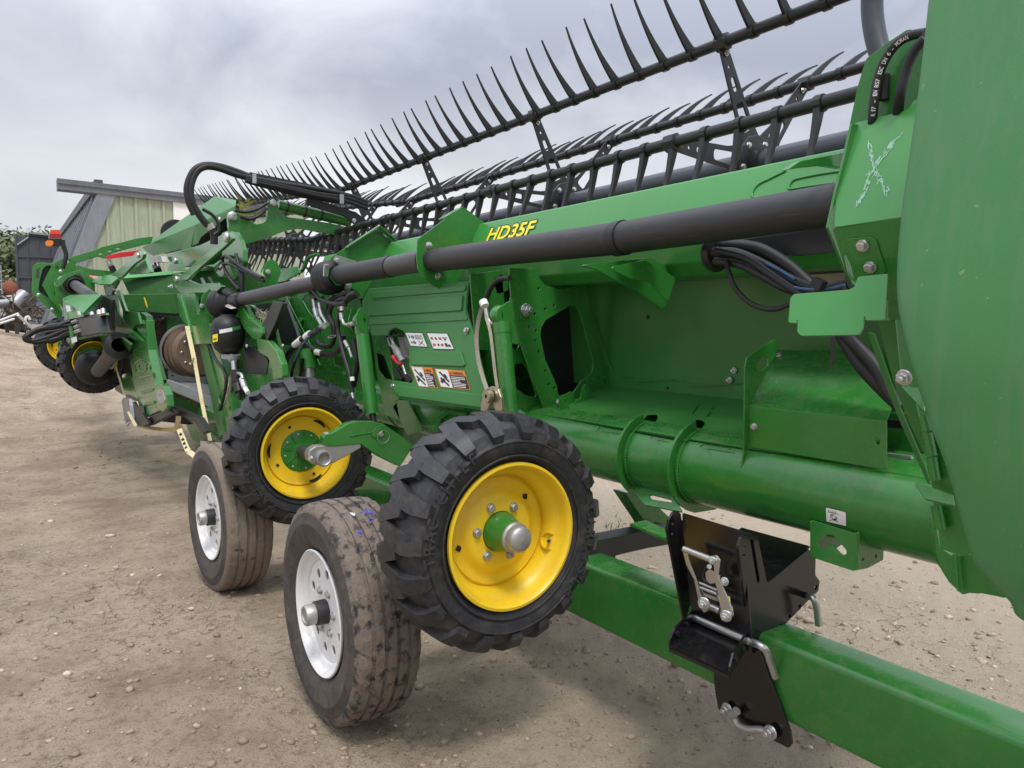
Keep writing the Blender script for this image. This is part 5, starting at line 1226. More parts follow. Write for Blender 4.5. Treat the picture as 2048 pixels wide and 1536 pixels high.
# ------------------------------------------------------------------ middle of the near wing
def sticker(name, pl, c4, els, parent, lift=.0015):
    """flat printed label; els: (u0,v0,u1,v1,material index) rectangles or ('poly',[(u,v)..],mi)"""
    mb = MB(); n = pl[1]
    def at(u, v, k): 
        a = Vector(c4[0]).lerp(Vector(c4[1]), u); b = Vector(c4[3]).lerp(Vector(c4[2]), u); p = a.lerp(b, v); return onpl(p.x, p.y, pl) + n * (lift + .0003 * k)
    for i, e in enumerate(els):
        if e[0] == 'poly': pts = e[1]; mi = e[2]
        else: pts = [(e[0], e[1]), (e[2], e[1]), (e[2], e[3]), (e[0], e[3])]; mi = e[4]
        v = [at(u, w, i if i < 6 else 6) for u, w in pts]; mb.add(v, [tuple(range(len(v)))], mi)
    return mb.build(name, None, parent, mats=[WHITE, BLACKP, ORG, REDP])
def build_mid():
    # plate with the big window, set across the header
    Y1 = 2.35
    outl = [(1018, 536), (1076, 536), (1079, 556), (1090, 570), (1118, 578), (1172, 570), (1196, 690), (1220, 776), (1204, 800), (1158, 853), (1136, 868), (1100, 848), (1066, 760), (1042, 690), (1030, 640), (1022, 590)]
    win = [(1081, 672), (1083, 655), (1092, 640), (1140, 612), (1150, 611), (1158, 620), (1166, 645), (1187, 725), (1184, 746), (1163, 762), (1147, 785), (1117, 792), (1114, 772), (1104, 748), (1091, 720)]
    small = [(1078, 577), (1150, 591), (1108, 611), (1091, 618), (1070, 628), (1059, 654), (1072, 661), (1071, 681), (1078, 703), (1091, 742), (1098, 768), (1109, 776), (1197, 737), (1197, 756), (1180, 766), (1211, 763)]
    plate('frame_plate', plY(Y1), outl, .008, G, HD, holes=[win], rad=.012, dots=[(a, b, .0062) for a, b in small])
    plate('frame_plate', plY(Y1 - .001 + .06), [(1020, 590), (1030, 610), (1042, 690), (1066, 760), (1100, 845), (1062, 832), (1036, 815), (1022, 720)], .008, G, HD, rad=.008, holes=[[(1024, 674), (1033, 672), (1039, 690), (1036, 697), (1024, 696)], [(1029, 728), (1048, 727), (1058, 742), (1073, 788), (1071, 795), (1050, 790), (1032, 776)]])
    plate('dark_interior_panel', plY(Y1 + .22), [(1050, 600), (1168, 590), (1196, 740), (1150, 800), (1085, 800)], .006, BLKM, HD, rad=.004)  # inner panel coloured black for the unlit interior behind the window
    plate('frame_plate', plY(Y1 + .45), outl, .008, G, HD, holes=[[(1040, 672), (1060, 640), (1110, 622), (1140, 735), (1120, 760), (1075, 782)]], rad=.012)
    plate('frame_plate', plY(Y1 + .3), [(940, 548), (1004, 540), (1012, 640), (1000, 700), (952, 700)], .008, G, HD, rad=.01, holes=[[(985, 560), (1010, 545), (1018, 560), (1016, 580), (995, 588)]])
    bolt(1052, 620, plY(Y1 - .002), .0185, HD, NUT, 'pivot_nut')
    MB().cyl(P(1052, 620, Y=Y1), P(1052, 620, Y=Y1) + Vector((0, .16, 0)), .016, 16).build('pivot_pin', G, HD, True)
    bolt(1117, 805, plY(Y1 - .05), .010, HD)
    for lp, y in (([(1112, 800), (1118, 796), (1143, 782), (1149, 790), (1155, 846), (1150, 866), (1133, 868), (1127, 862)], Y1 - .04), ([(1150, 803), (1160, 798), (1165, 776), (1171, 768), (1179, 773), (1185, 795), (1192, 832), (1186, 840), (1155, 850)], Y1 - .07)):
        plate('latch_bracket', plY(y), lp, .006, G, HD, rad=.008)
    plate('latch_bracket', plY(Y1 - .10), [(1118, 798), (1128, 797), (1136, 805), (1150, 862), (1134, 866), (1128, 824), (1120, 828)], .006, G, HD, rad=.006, dots=[(1131, 803, .004), (1142, 852, .004)])
    # lift cylinders
    def cyl_px(a, b, r, X, eye=True):
        A, B = P(*a, X=X), P(*b, X=X); MB().cyl(A, B, r, 28).build('lift_cylinder', G, HD, True)
        d = (B - A).normalized(); MB().cyl(A - d * .03, A + d * .012, r * 1.06, 28).build('cylinder_gland', G, HD, True)
        if eye:
            c = A - d * .055; v, f = lathe_vf([(.014, -.024), (.036, -.024), (.038, -.02), (.038, .02), (.036, .024), (.014, .024)], 28); mk('cylinder_eye', [p + c for p in v], f, G, HD, True)
        return A, B
    cyl_px((1005, 660), (1020, 826), .0315, 1.55)
    cyl_px((724, 662), (744, 828), .033, 1.50)
    MB().cyl(P(745, 826, X=1.5), P(748, 850, X=1.5), .016, 16).build('cylinder_rod', BLKM, HD, True)
    for y_, lp in ((2.30, [(1004, 612), (1016, 604), (1024, 600), (1028, 640), (1040, 690), (1026, 688), (1012, 665)]),):
        plate('cylinder_lug', plY(y_), lp, .01, G, HD, rad=.01)
    # hose and fitting into cylinder 2
    ptube('hose', [(1020, 556), (1000, 558), (984, 572), (974, 592), (970, 604)], .0105, HOSE, HD, X=1.58)
    MB().cyl(P(970, 606, X=1.57), P(975, 636, X=1.57), .0095, 14).build('hose_fitting', ZINC, HD, True)
    MB().cyl(P(975, 636, X=1.57), P(982, 648, X=1.57), .007, 12).build('hose_fitting', ZINC, HD, True)
    MB().cyl(P(980, 648, X=1.57), P(998, 644, X=1.56), .010, 10).build('hose_fitting', ZINC, HD, True)
    # moulded cover with warning labels
    pc = (P(850, 690, X=1.62), Vector((-math.cos(R(9)), 0, math.sin(R(9)))))
    cov = [(737, 577), (937, 561), (933, 590), (931, 620), (944, 660), (973, 776), (966, 800), (962, 820), (860, 806), (796, 797), (784, 780), (781, 764), (790, 761), (822, 766), (828, 755), (818, 733), (818, 690), (806, 662), (790, 655), (778, 661), (775, 671), (744, 672), (731, 645), (722, 628), (724, 600)]
    C = plate('side_cover', pc, cov, .012, GP, HD, rad=.012, bev=.004)
    def raised(lp, h, rad=.012): plate('cover_rib', (pc[0] + pc[1] * h, pc[1]), lp, h + .001, GP, C, rad=rad, bev=h * .4)
    raised([(742, 584), (932, 570), (928, 582), (745, 597)], .008)
    raised([(734, 604), (924, 590), (922, 621), (735, 632)], .009)
    raised([(722, 635), (930, 624), (936, 640), (728, 650)], .005)
    raised([(822, 703), (920, 703), (930, 733), (824, 730)], .009)
    raised([(784, 770), (826, 774), (962, 788), (962, 816), (798, 793), (788, 784)], .012)
    for a, b in ((737, 658), (934, 661), (786, 773)): bolt(a, b, (pc[0] + pc[1] * .004, pc[1]), .011, HD)
    # labels
    s1 = [(811, 665), (845, 666), (856, 694), (822, 692)]; s2 = [(854, 666), (895, 667), (909, 699), (868, 698)]
    ic = [(-.015, -.03, 1.015, 1.03, 1), (0.01, .02, .99, .98, 0)]
    e1 = ic + [(.12, .3, .18, .33, 1), (.12, .2, .17, .42, 1), (.24, .3, .44, .34, 1), (.28, .2, .32, .45, 1), (.36, .2, .4, .45, 1), (.5, .2, .92, .23, 1), (.5, .42, .92, .45, 1), (.5, .2, .52, .45, 1), (.9, .2, .92, .45, 1)] + [(.55 + .08 * k, .24, .57 + .08 * k, .42, 1) for k in range(4)] + [(.14, .64, .18, .8, 1), (.2, .7, .42, .74, 1), (.27, .6, .31, .84, 1), (.35, .6, .39, .84, 1), ('poly', [(.55, .58), (.58, .56), (.9, .88), (.87, .9)], 1), ('poly', [(.87, .56), (.9, .58), (.58, .9), (.55, .88)], 1)]
    sticker('label', pc, s1, e1, C, .0018)
    e2 = ic + [(.08 + .2 * k, .26, .2 + .2 * k, .42, 3) for k in (0, 2)] + [(.3, .26, .38, .42, 1), (.66, .26, .92, .3, 1), (.72, .34, .84, .42, 1)] + [(.08, .66, .2, .8, 3), (.3, .66, .38, .8, 1), (.46, .66, .58, .8, 3), (.66, .62, .78, .84, 1), (.8, .7, .92, .84, 1)]
    sticker('label', pc, s2, e2, C, .0018)
    def warn(c4, split, seed):
        r_ = random.Random(seed); els = [(0, 0, 1, 1, 2), (.03, .03, split, .97, 0), (split + .01, .3, .98, .96, 1), (split + .01, .05, .98, .28, 2)]
        els += [('poly', [(.10, .18), (.16, .14), (split - .04, .62), (split - .08, .72)], 1), ('poly', [(.08, .52), (.14, .44), (split - .08, .86), (split - .12, .92)], 1), ('poly', [(.06, .68), (.2, .5), (.26, .58), (.12, .78)], 1), ('poly', [(split - .2, .3), (split - .12, .26), (split - .06, .44), (split - .14, .48)], 1)]
        els.append(('poly', [(split + .05, .24), (split + .12, .24), (split + .085, .09)], 1))
        y = .37
        while y < .9:
            els.append((split + .05, y, split + .05 + (.9 - split) * r_.uniform(.55, 1), y + .035, 0)); y += .085
        sticker('warning_label', pc, c4, els, C, .002)
        def pp(u, v): a = Vector(c4[0]).lerp(Vector(c4[1]), u); b = Vector(c4[3]).lerp(Vector(c4[2]), u); return tuple(a.lerp(b, v))
        text_on('label_lettering', 'WARNING', pc, pp(split + .15, .25), pp(.93, .25), pp(split + .15, .09), BLACKP, C, .0046, offset=.015)
    warn([(822, 732), (865, 735), (877, 777), (838, 773)], .52, 1); warn([(870, 737), (930, 742), (942, 780), (882, 774)], .42, 2)
    # ball valve with red lever in the opening
    X = 1.66
    def seg(a, b, r, m=ZINC, nm='hose_fitting', X_=X): return MB().cyl(P(*a, X=X_), P(*b, X=X_), r, 14).build(nm, m, HD, True)
    plate('backing_plate', plX(1.72), [(770, 640), (840, 640), (850, 790), (790, 790)], .006, G, HD, rad=.004)
    plate('valve_plate', plX(1.70), [(795, 675), (822, 672), (822, 720), (805, 712)], .004, ALU, HD, rad=.004)  # aluminium plate behind the valve
    tube('hose_fitting', [P(a, b, X=X) for a, b in ((781, 675), (781, 663), (788, 659), (792, 666))], .012, BPL, HD, 12)
    seg((782, 672), (789, 695), .009); seg((776, 676), (781, 692), .006); seg((787, 692), (794, 702), .016); seg((793, 700), (800, 714), .021, ALU, 'valve_body'); seg((799, 712), (806, 724), .019, ALU, 'valve_body')
    tube('valve_lever', [P(a, b, X=X - .03) for a, b in ((786, 713), (790, 720), (796, 726), (803, 728))], [.012, .011, .010, .009, .008, .008, .007, .007, .007, .007, .007, .0065, .0065, .0065, .0065, .007, .0075, .008, .008], RED, HD, 10)
    seg((804, 726), (812, 750), .007); seg((798, 735), (808, 755), .006, BPL); seg((808, 748), (822, 765), .013, BPL); seg((792, 740), (806, 760), .011, BPL)
    # green tubes behind the cover
    for lp in ([(744, 672), (775, 672), (790, 770), (800, 840), (770, 830), (752, 740)],): plate('cover_mount', plX(1.68), lp, .006, G, HD, rad=.006, holes=[[(752, 705), (768, 712), (785, 760), (770, 757), (757, 740)]])
    plate('cover_mount', plX(1.66), [(792, 800), (815, 802), (845, 860), (815, 870), (800, 840)], .006, G, HD, rad=.004, holes=[[(775, 790), (790, 785), (796, 800), (786, 815)]])
    plate('tube_clamp', plX(1.665), [(868, 858), (872, 836), (895, 820), (930, 826), (935, 860), (880, 866)], .012, G, HD, rad=.006, holes=[[(876, 856), (880, 840), (895, 828), (920, 832), (900, 858)]])
    plate('rear_web', plX(1.70), [(940, 660), (990, 690), (1000, 790), (972, 790), (950, 720)], .006, G, HD, rad=.004)
    plate('rear_void', plX(1.98), [(700, 540), (1010, 530), (1030, 900), (640, 900), (600, 600)], .006, G, HD, rad=.0)
    # model name decal
    pb = pl3(Vector((1.784, 0, 1.60)), Vector((1.784, 1, 1.60)), Vector((1.865, 0, 1.774)))
    text_on('model_lettering_outline', 'HD35F', pb, (972.5, 483.5), (1062, 470), (979, 457), BLACKP, HD, .002, shear=.25, offset=.055)
    text_on('model_lettering', 'HD35F', pb, (973, 483), (1062, 469.5), (979.5, 458), YELP, HD, .003, shear=.25, offset=.025)
    # wheels
    c1 = P(1026, 1073, X=1.185); c2 = P(614, 906, X=1.15)
    W1 = gauge_wheel(HD, c1 + Vector((0, .10, 0)), 'hub', spin=R(20), text=(R(28), R(205))); W1['label'] = 'nearest yellow gauge wheel with green hub'
    c2 = c1.copy(); c2 = P(614, 906, X=c1.x - .02)
    W2 = gauge_wheel(HD, c2 + Vector((0, .10, 0)), 'arm', spin=R(0), text=(R(232), R(60))); W2['label'] = 'yellow gauge wheel held by a green arm and aluminium hub'
    MB().cyl(c1 + Vector((0, .1, 0)), c1 + Vector((0, .45, 0)), .035, 20).build('wheel_axle', G, HD, True)
    # arm of the second wheel
    ya = c2.y - .16
    ay = plY(ya)
    plate('wheel_arm', ay, [(646, 874), (652, 869), (664, 866), (696, 847), (712, 843), (748, 843), (768, 848), (783, 859), (830, 889), (800, 934), (760, 914), (735, 898), (722, 888), (700, 890), (672, 893), (649, 892)], .05, G, HD, rad=.012, bev=.004)
    plate('arm_boss', plY(ya - .006), [(742, 872), (748, 860), (762, 854), (772, 858), (768, 862), (760, 864), (752, 876)], .006, G, HD, rad=.006)
    for a, b in ((653, 870), (668, 872), (706, 866)): inst('bolt', BOLT, HD, P(a, b, Y=ya + .02), zrot(Vector((-.1, -.2, 1))), .0125)
    inst('arm_pin', PIN, HD, P(762, 868, Y=ya - .002), zrot(Vector((0, -1, 0))), .013)
    cr = P(767, 872, Y=ya - .012); ring = [cr + Vector((.030 * math.cos(t), -.004 * math.sin(t), .030 * math.sin(t) - .004)) for t in [k * .3 for k in range(22)]]; v, f = sweep_vf(ring, .0016, 6); mk('lynch_pin_ring', v, f, ZINC, HD, True)
    plate('axle_casting', plY(ya + .004), [(616, 910), (620, 900), (632, 892), (722, 885), (722, 896), (700, 909), (668, 926), (650, 932), (630, 930), (618, 921)], .055, ALU, HD, rad=.012, bev=.005)
    cb = P(648, 917, Y=ya - .006); v, f = lathe_vf([(0, .02), (.023, .02), (.025, -.003), (.030, -.008), (.037, -.006), (.039, .06)], 28); mk('axle_casting_bore', [p + cb for p in v], f, ALU, HD, True)
    inst('bolt', BOLT, HD, P(622, 917, Y=ya), zrot(Vector((-1, -.4, .1))), .010)
    ax0 = c2 + Vector((0, .06, 0)); MB().cyl(ax0, Vector((ax0.x, ya + .04, ax0.z)), .031, 24).build('wheel_axle', SHAFT, HD, True)
    tube('weld_bead', [P(a, b, Y=ya - .002) for a, b in ((700, 872), (722, 868), (745, 864), (752, 856), (765, 852))], .003, G, HD, 6)
build_mid()
# ------------------------------------------------------------------ centre section
def pp_(lst, X): return [P(a, b, X=X) for a, b in lst]
def build_valves():
    X = 1.62
    plate('slotted_web', plX(1.70), [(558, 597), (586, 590), (612, 584), (660, 575), (716, 590), (726, 640), (735, 850), (650, 850), (628, 760), (600, 690), (592, 662)], .006, G, HD, rad=.004,
          holes=[[(604, 600), (610, 590), (618, 587), (640, 596), (660, 618), (658, 636), (640, 640), (624, 632), (614, 618)], [(667, 715), (675, 712), (688, 716), (690, 726), (680, 735), (669, 730)]])
    plate('slotted_flange', plX(1.66), [(557, 597), (572, 593), (586, 622), (612, 672), (640, 730), (638, 740), (620, 712), (592, 662)], .006, G, HD, rad=.003, holes=[[(567, 600), (570, 600), (584, 626), (581, 626)], [(590, 641), (593, 641), (604, 663), (600, 662)]])
    plate('rear_panel', plX(1.90), [(425, 545), (480, 530), (560, 570), (640, 560), (740, 560), (760, 880), (430, 880)], .006, G, HD, rad=.0)
    for a, b, r in ((605, 640, .016), (645, 592, .014), (583, 590, .012), (694, 745, .013)):
        c = P(a, b, X=1.70); MB().cyl(c, c + Vector((-.03, -.03, 0)), r, 14).build('boss', G, HD, True)
    MB().cyl(P(614, 700, X=1.5), P(618, 738, X=1.5), .050, 28).build('wheel_leg_cylinder', G, HD, True); MB().cyl(P(618, 736, X=1.5), P(619, 760, X=1.5), .036, 24).build('cylinder_rod', ZINC, HD, True)
    def h(pts, r, m=HOSE, x=X, nm='hose'): return tube(nm, pp_(pts, x), r, m, HD, 10)
    h([(562, 770), (567, 740), (576, 712), (590, 692), (608, 676), (624, 668), (636, 660)], .0185, x=1.42)
    h([(581, 760), (587, 732), (595, 708), (607, 686), (622, 670), (634, 662)], .0085, x=1.40); h([(589, 722), (596, 706), (606, 688), (618, 673)], .0042, BLUEP, 1.388, 'hose_stripe')
    h([(600, 760), (603, 735), (606, 715)], .010, x=1.45)
    h([(612, 688), (628, 700), (640, 706), (658, 709), (672, 703), (683, 690), (686, 670)], .0165, x=1.52)
    h([(634, 682), (640, 690), (650, 693), (662, 690), (668, 676), (666, 650), (659, 630), (664, 612), (680, 600), (692, 597)], .0135, x=1.52)
    h([(632, 598), (622, 590), (620, 584), (626, 582), (640, 598), (665, 607), (685, 607), (700, 598), (716, 590)], .0115, x=1.48)
    h([(660, 640), (656, 620), (662, 600), (690, 588), (705, 582)], .014, x=1.55)
    h([(690, 612), (692, 600), (700, 590), (712, 585)], .012, x=1.45)
    h([(678, 622), (676, 660), (685, 700), (698, 745), (705, 790)], .0105, x=1.45); h([(707, 772), (713, 735), (712, 705), (706, 680)], .015, x=1.50)
    h([(598, 697), (610, 708), (625, 716), (640, 712)], .010, x=1.55)
    h([(640, 575), (655, 580), (668, 590), (690, 600)], .013, x=1.6)
    def seg(a, b, r, m=ZINC, x=X, nm='hose_fitting'): MB().cyl(P(*a, X=x), P(*b, X=x), r, 12).build(nm, m, HD, True)
    for a, b, r, x in (((628, 598), (630, 618), .013, 1.5), ((639, 606), (641, 622), .012, 1.5), ((630, 618), (634, 634), .016, 1.5), ((641, 620), (645, 634), .014, 1.5), ((634, 634), (643, 650), .012, 1.5), ((645, 632), (654, 648), .010, 1.5), ((643, 652), (655, 648), .013, 1.48), ((632, 662), (648, 652), .0155, 1.44),
                       ((683, 614), (684, 622), .0125, 1.45), ((682, 626), (684, 640), .0115, 1.45), ((696, 650), (709, 646), .012, 1.46), ((690, 683), (697, 695), .011, 1.5), ((697, 695), (704, 715), .007, 1.5), ((704, 786), (706, 798), .011, 1.44), ((706, 800), (708, 808), .012, 1.44), ((708, 810), (722, 814), .011, 1.45), ((685, 640), (688, 648), .008, 1.45), ((688, 648), (697, 650), .008, 1.45)): seg(a, b, r, x=x)
    for a, b, r, x in (((590, 690), (603, 679), .0205, 1.418), ((612, 674), (620, 668), .0205, 1.418), ((633, 704), (643, 706), .018, 1.517), ((704, 754), (705, 762), .0115, 1.448)): seg(a, b, r, WHITE, x, 'hose_tag')
    seg((678, 618), (684, 618), .014, BPL, 1.45, 'cable_tie')
    v, f = lathe_vf([(.019, -.002), (.021, -.002), (.021, .002), (.019, .002)], 24, 'Z'); c = P(664, 673, X=1.45); q = zrot(Vector((-.3, -.2, 1))); mk('wire_ring', [q @ p + c for p in v], f, GALV, HD, True)
    # clevis plates above cylinder one
    for y_, lp in ((3.56, [(697, 640), (703, 618), (715, 612), (722, 625), (724, 650), (735, 670), (720, 668), (704, 660)]), (3.46, [(712, 632), (718, 618), (724, 614), (728, 640), (736, 668), (722, 662), (714, 650)])): plate('cylinder_lug', plY(y_), lp, .01, G, HD, rad=.012)
    # beam end cap and pressed bracket
    plate('beam_end_cap', plY(4.93), [(526, 545), (529, 530), (537, 520), (546, 519), (556, 526), (562, 545), (552, 572), (542, 575)], .01, G, HD, rad=.012); bolt(536, 544, plY(4.925), .014, HD)
    pb = tilt(565, 545, 1.70, 15); plate('pressed_bracket', pb, [(540, 552), (556, 538), (594, 533), (600, 545), (570, 562), (548, 566)], .01, G, HD, rad=.006)
    tube('weld_bead', pp_([(594, 546), (606, 540), (618, 516), (636, 508)], 1.74), .012, G, HD, 8)
build_valves()
def build_centre():
    Xc = 1.22
    A0, B0 = P(238, 600, X=.97), P(360, 600, X=1.20); n0 = (B0 - A0).cross(Vector((0, 0, 1))).normalized(); n0 = n0 if n0.dot(CAM - A0) > 0 else -n0
    def plc(off, deg=0):
        return (A0 - n0 * off, (n0 * math.cos(R(deg)) + Vector((0, 0, math.sin(R(deg))))).normalized())
    # right side housing behind accumulators
    plate('frame_side', plX(1.36), [(398, 630), (440, 600), (500, 610), (545, 640), (575, 760), (520, 830), (452, 880), (436, 860), (412, 700)], .02, G, HD, rad=.01)
    plate('frame_window', plX(1.33), [(488, 690), (520, 700), (536, 722), (532, 750), (486, 745)], .004, BLKM, HD, rad=.004)
    plate('lower_pocket', plX(1.335), [(478, 738), (545, 722), (562, 790), (500, 800), (482, 790)], .004, G, HD, rad=.004)
    plate('pivot_casting', plX(1.30), [(470, 606), (484, 612), (498, 636), (512, 646), (522, 655), (524, 668), (518, 680), (507, 679), (492, 664), (478, 640)], .05, G, HD, rad=.012, bev=.006)
    plate('curved_link', plX(1.30), [(512, 676), (535, 682), (552, 702), (562, 728), (565, 756), (546, 760), (544, 735), (535, 716), (516, 704)], .04, G, HD, rad=.02, bev=.006)
    plate('diagonal_bar', plX(1.32), [(546, 602), (566, 606), (553, 640), (534, 682), (528, 668), (522, 650), (530, 640)], .03, BLKM, HD, rad=.004)
    plate('belt_pocket', plX(1.60), [(500, 612), (570, 600), (592, 662), (600, 690), (540, 690), (520, 660)], .02, BLKM, HD, rad=.006)
    mb = MB(); r = random.Random(8)
    for i in range(60):
        c = P(522 + r.gauss(0, 7), 634 + r.gauss(0, 6), X=1.36); mb.cyl(c, c + Vector((r.gauss(0, .02), r.gauss(0, .03), r.gauss(0, .02))), .004, 5)
    o = mb.build('chaff', BEIGE, HD); o['kind'] = 'stuff'
    for a, b in ((554, 695), (566, 691), (566, 712), (516, 713)): inst('rivet', PIN, HD, P(a, b, X=1.34), zrot(Vector((-1, -.4, 0))), .009)
    # accumulator
    c = P(456, 667, X=1.235); r0 = .104
    prof = [(0, .125), (.035, .124), (.05, .112), (.085, .09), (r0, .05), (r0 + .001, .0), (r0 * .985, -.05), (r0 * .8, -.1), (r0 * .5, -.128), (.02, -.136), (0, -.136)]
    v, f = lathe_vf(prof[::-1], 36, 'Z'); ac = mk('accumulator', [p + c for p in v], f, BPL, HD, True, ang=60)
    n0 = (CAM - c); n0.z = 0; n0.normalize()
    def band(a0, a1, z0, z1, m, nm):
        base = math.atan2(n0.y, n0.x); V = []; k = 6
        for i in range(k + 1):
            a = base + a0 + (a1 - a0) * i / k
            for z in (z0, z1): V.append(c + Vector((math.cos(a) * (r0 + .0022), math.sin(a) * (r0 + .0022), z + .02 * (a - base))))
        mk(nm, V, [(2 * i, 2 * i + 2, 2 * i + 3, 2 * i + 1) for i in range(k)], m, ac)
    band(-1.05, -.62, -.035, .012, YELP, 'label'); band(-.98, -.68, -.025, -.012, BLACKP, 'label'); band(-.5, .25, .01, .034, WHITE, 'label'); band(.27, .8, .014, .036, GL, 'label')
    x = 1.235
    def seg(a, b, r, m=ZINC): MB().cyl(P(*a, X=x), P(*b, X=x), r, 12).build('hose_fitting', m, HD, True)
    seg((462, 709), (462, 716), .06, GALV); seg((463, 714), (466, 722), .025); seg((467, 722), (469, 742), .016); seg((472, 740), (474, 764), .036, BPL); seg((474, 762), (478, 784), .027, BPL); seg((478, 782), (479, 800), .012, BPL)
    tube('hose_fitting', pp_([(472, 747), (482, 748), (486, 758)], x), .011, ZINC, HD, 10); seg((484, 758), (490, 775), .019); seg((489, 774), (496, 786), .014, WHITE)
    seg((462, 752), (460, 772), .013); seg((460, 770), (458, 786), .018); seg((457, 785), (448, 804), .015, WHITE)
    tube('hose', pp_([(448, 802), (441, 815), (438, 830), (442, 848)], x), .0165, HOSE, HD, 10)
    tube('hose', pp_([(420, 640), (416, 655), (420, 690), (432, 720), (448, 742), (452, 770), (446, 800), (440, 820)], 1.2), .0105, HOSE, HD, 10)
    for a, b in ((440, 745), (459, 742), (494, 692)): inst('rivet', PIN, HD, P(a, b, X=1.3), zrot(Vector((-1, -.4, 0))), .012)
    # top trough with light rim
    pt = plc(.2, 8)
    plate('trough_face', pt, [(243, 556), (346, 547), (425, 535), (446, 562), (450, 600), (355, 600), (262, 596)], .01, GR, HD, rad=.004, holes=[[(400, 556), (406, 554), (412, 566), (406, 568)], [(415, 554), (421, 553), (428, 565), (422, 567)]])
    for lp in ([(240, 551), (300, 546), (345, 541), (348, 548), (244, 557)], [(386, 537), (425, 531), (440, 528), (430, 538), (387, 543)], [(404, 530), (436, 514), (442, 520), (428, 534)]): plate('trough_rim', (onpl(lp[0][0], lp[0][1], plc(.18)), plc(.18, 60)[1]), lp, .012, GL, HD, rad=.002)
    plate('front_beam', plc(0), [(238, 589), (352, 587), (358, 604), (360, 626), (352, 628), (252, 621), (243, 603)], .09, GR, HD, rad=.004, bev=.004)
    plate('front_beam_mark', plc(-.003), [(287, 594), (290, 595), (294, 607), (296, 617), (292, 612)], .002, YELP, HD, rad=0)
    # right knuckle, gusset and post
    plate('knuckle_plate', plX(Xc - .03), [(343, 557), (346, 550), (354, 547), (366, 552), (376, 561), (394, 568), (424, 566), (446, 572), (430, 586), (392, 586), (364, 589), (352, 578)], .03, G, HD, rad=.02, bev=.004)
    bolt(354, 559, plX(Xc - .03), .026, HD, PIN, 'pivot_pin'); bolt(345, 574, plX(Xc - .03), .018, HD, NUT, 'nut')
    plate('corner_gusset', plX(Xc - .035), [(353, 587), (390, 587), (394, 628), (416, 632), (420, 655), (428, 688), (408, 687), (389, 689), (382, 682), (371, 650), (359, 632), (356, 606)], .02, G, HD, rad=.008)
    plate('corner_gusset_lip', plX(Xc - .045), [(357, 592), (361, 592), (381, 665), (378, 660), (366, 632)], .012, GL, HD, rad=.001)
    plate('frame_post', plX(Xc), [(398, 688), (413, 688), (438, 792), (448, 868), (437, 874), (423, 800)], .07, GR, HD, rad=.004)
    plate('frame_post', plX(Xc + .012), [(411, 680), (432, 680), (458, 780), (468, 850), (446, 872), (436, 792)], .07, G, HD, rad=.004)
    tube('post_bead', pp_([(441, 808), (439, 795), (443, 782), (452, 776)], Xc - .004), .008, GL, HD, 8)
    # inside of the feed opening
    plate('opening_dark_sheet', plc(.7), [(255, 600), (440, 600), (460, 860), (300, 840)], .02, BLKM, HD, rad=0)  # black sheet gives the opening its dark interior by colour
    plate('opening_side', plc(.35), [(325, 632), (370, 632), (385, 700), (372, 700), (334, 690)], .02, G, HD, rad=.004)
    # feed drum
    dc = P(400, 704, Y=6.15); dr = .185; prof = [(0, 0), (dr * .55, -.004), (dr * .8, -.012), (dr * .93, -.01), (dr, .02), (dr, .5), (dr + .012, .5), (dr + .012, .52), (dr, .52), (0, .53)]
    v, f = lathe_vf(prof, 48); D = mk('feed_drum', [p + dc for p in v], f, DRUM, HD, True, ang=40)
    for k in range(10):
        a = k * .628; inst('rivet', PIN, D, dc + Vector((dr * .72 * math.cos(a), -.01, dr * .72 * math.sin(a))), zrot(Vector((0, -1, 0))), .011)
    for yy, e in ((.12, 0), (.3, 0)):
        v, f = lathe_vf([(dr, yy), (dr + .02, yy + .004), (dr, yy + .012)], 40); mk('drum_flight', [p + dc for p in v], f, DRUM, D, True)
    v, f = lathe_vf([(dr + .013, .44), (dr + .03, .44), (dr + .03, .47), (dr + .013, .47)], 40); mk('drum_ring', [p + dc for p in v], f, GALV, D, True)
    # caked soil beside the opening
    r = random.Random(6); bm = bmesh.new(); bmesh.ops.create_grid(bm, x_segments=14, y_segments=34, size=.5)
    q4 = [onpl(a_, b_, plc(.2)) for a_, b_ in ((301, 640), (331, 636), (334, 740), (316, 737))]
    for v in bm.verts:
        u, w = v.co.x + .5, v.co.y + .5; p = q4[0].lerp(q4[1], u).lerp(q4[3].lerp(q4[2], u), 1 - w); v.co = p + Vector((r.uniform(-.03, .02), r.uniform(-.01, .01), r.uniform(-.012, .012)))
    me = bpy.data.meshes.new('caked_soil'); bm.to_mesh(me); bm.free(); me.materials.append(SOIL); o = bpy.data.objects.new('caked_soil', me); COL.objects.link(o); setpar(o, HD); o['kind'] = 'stuff'
    plate('door_edge', plc(.14), [(328, 634), (333, 636), (337, 742), (332, 742)], .02, BLKM, HD, rad=.001)
    plate('grey_rail', plc(.16), [(334, 741), (411, 746), (414, 768), (337, 758)], .02, GRYST, HD, rad=.002, dots=[(345, 744, .011), (345, 751, .011)])
    plate('grey_rail', plc(.08, 10), [(320, 757), (340, 760), (426, 793), (430, 820), (380, 797), (323, 773)], .03, GALV, HD, rad=.004, bev=.004)
    plate('grey_rail', (onpl(415, 768, plc(.14)), plc(0, 55)[1]), [(338, 758), (415, 768), (428, 792), (342, 762)], .01, GRYST, HD, rad=.001)
    plate('bottom_rail', plc(.04), [(328, 785), (380, 803), (432, 826), (440, 853), (385, 830), (331, 807)], .06, GR, HD, rad=.004)
    mb = MB(); 
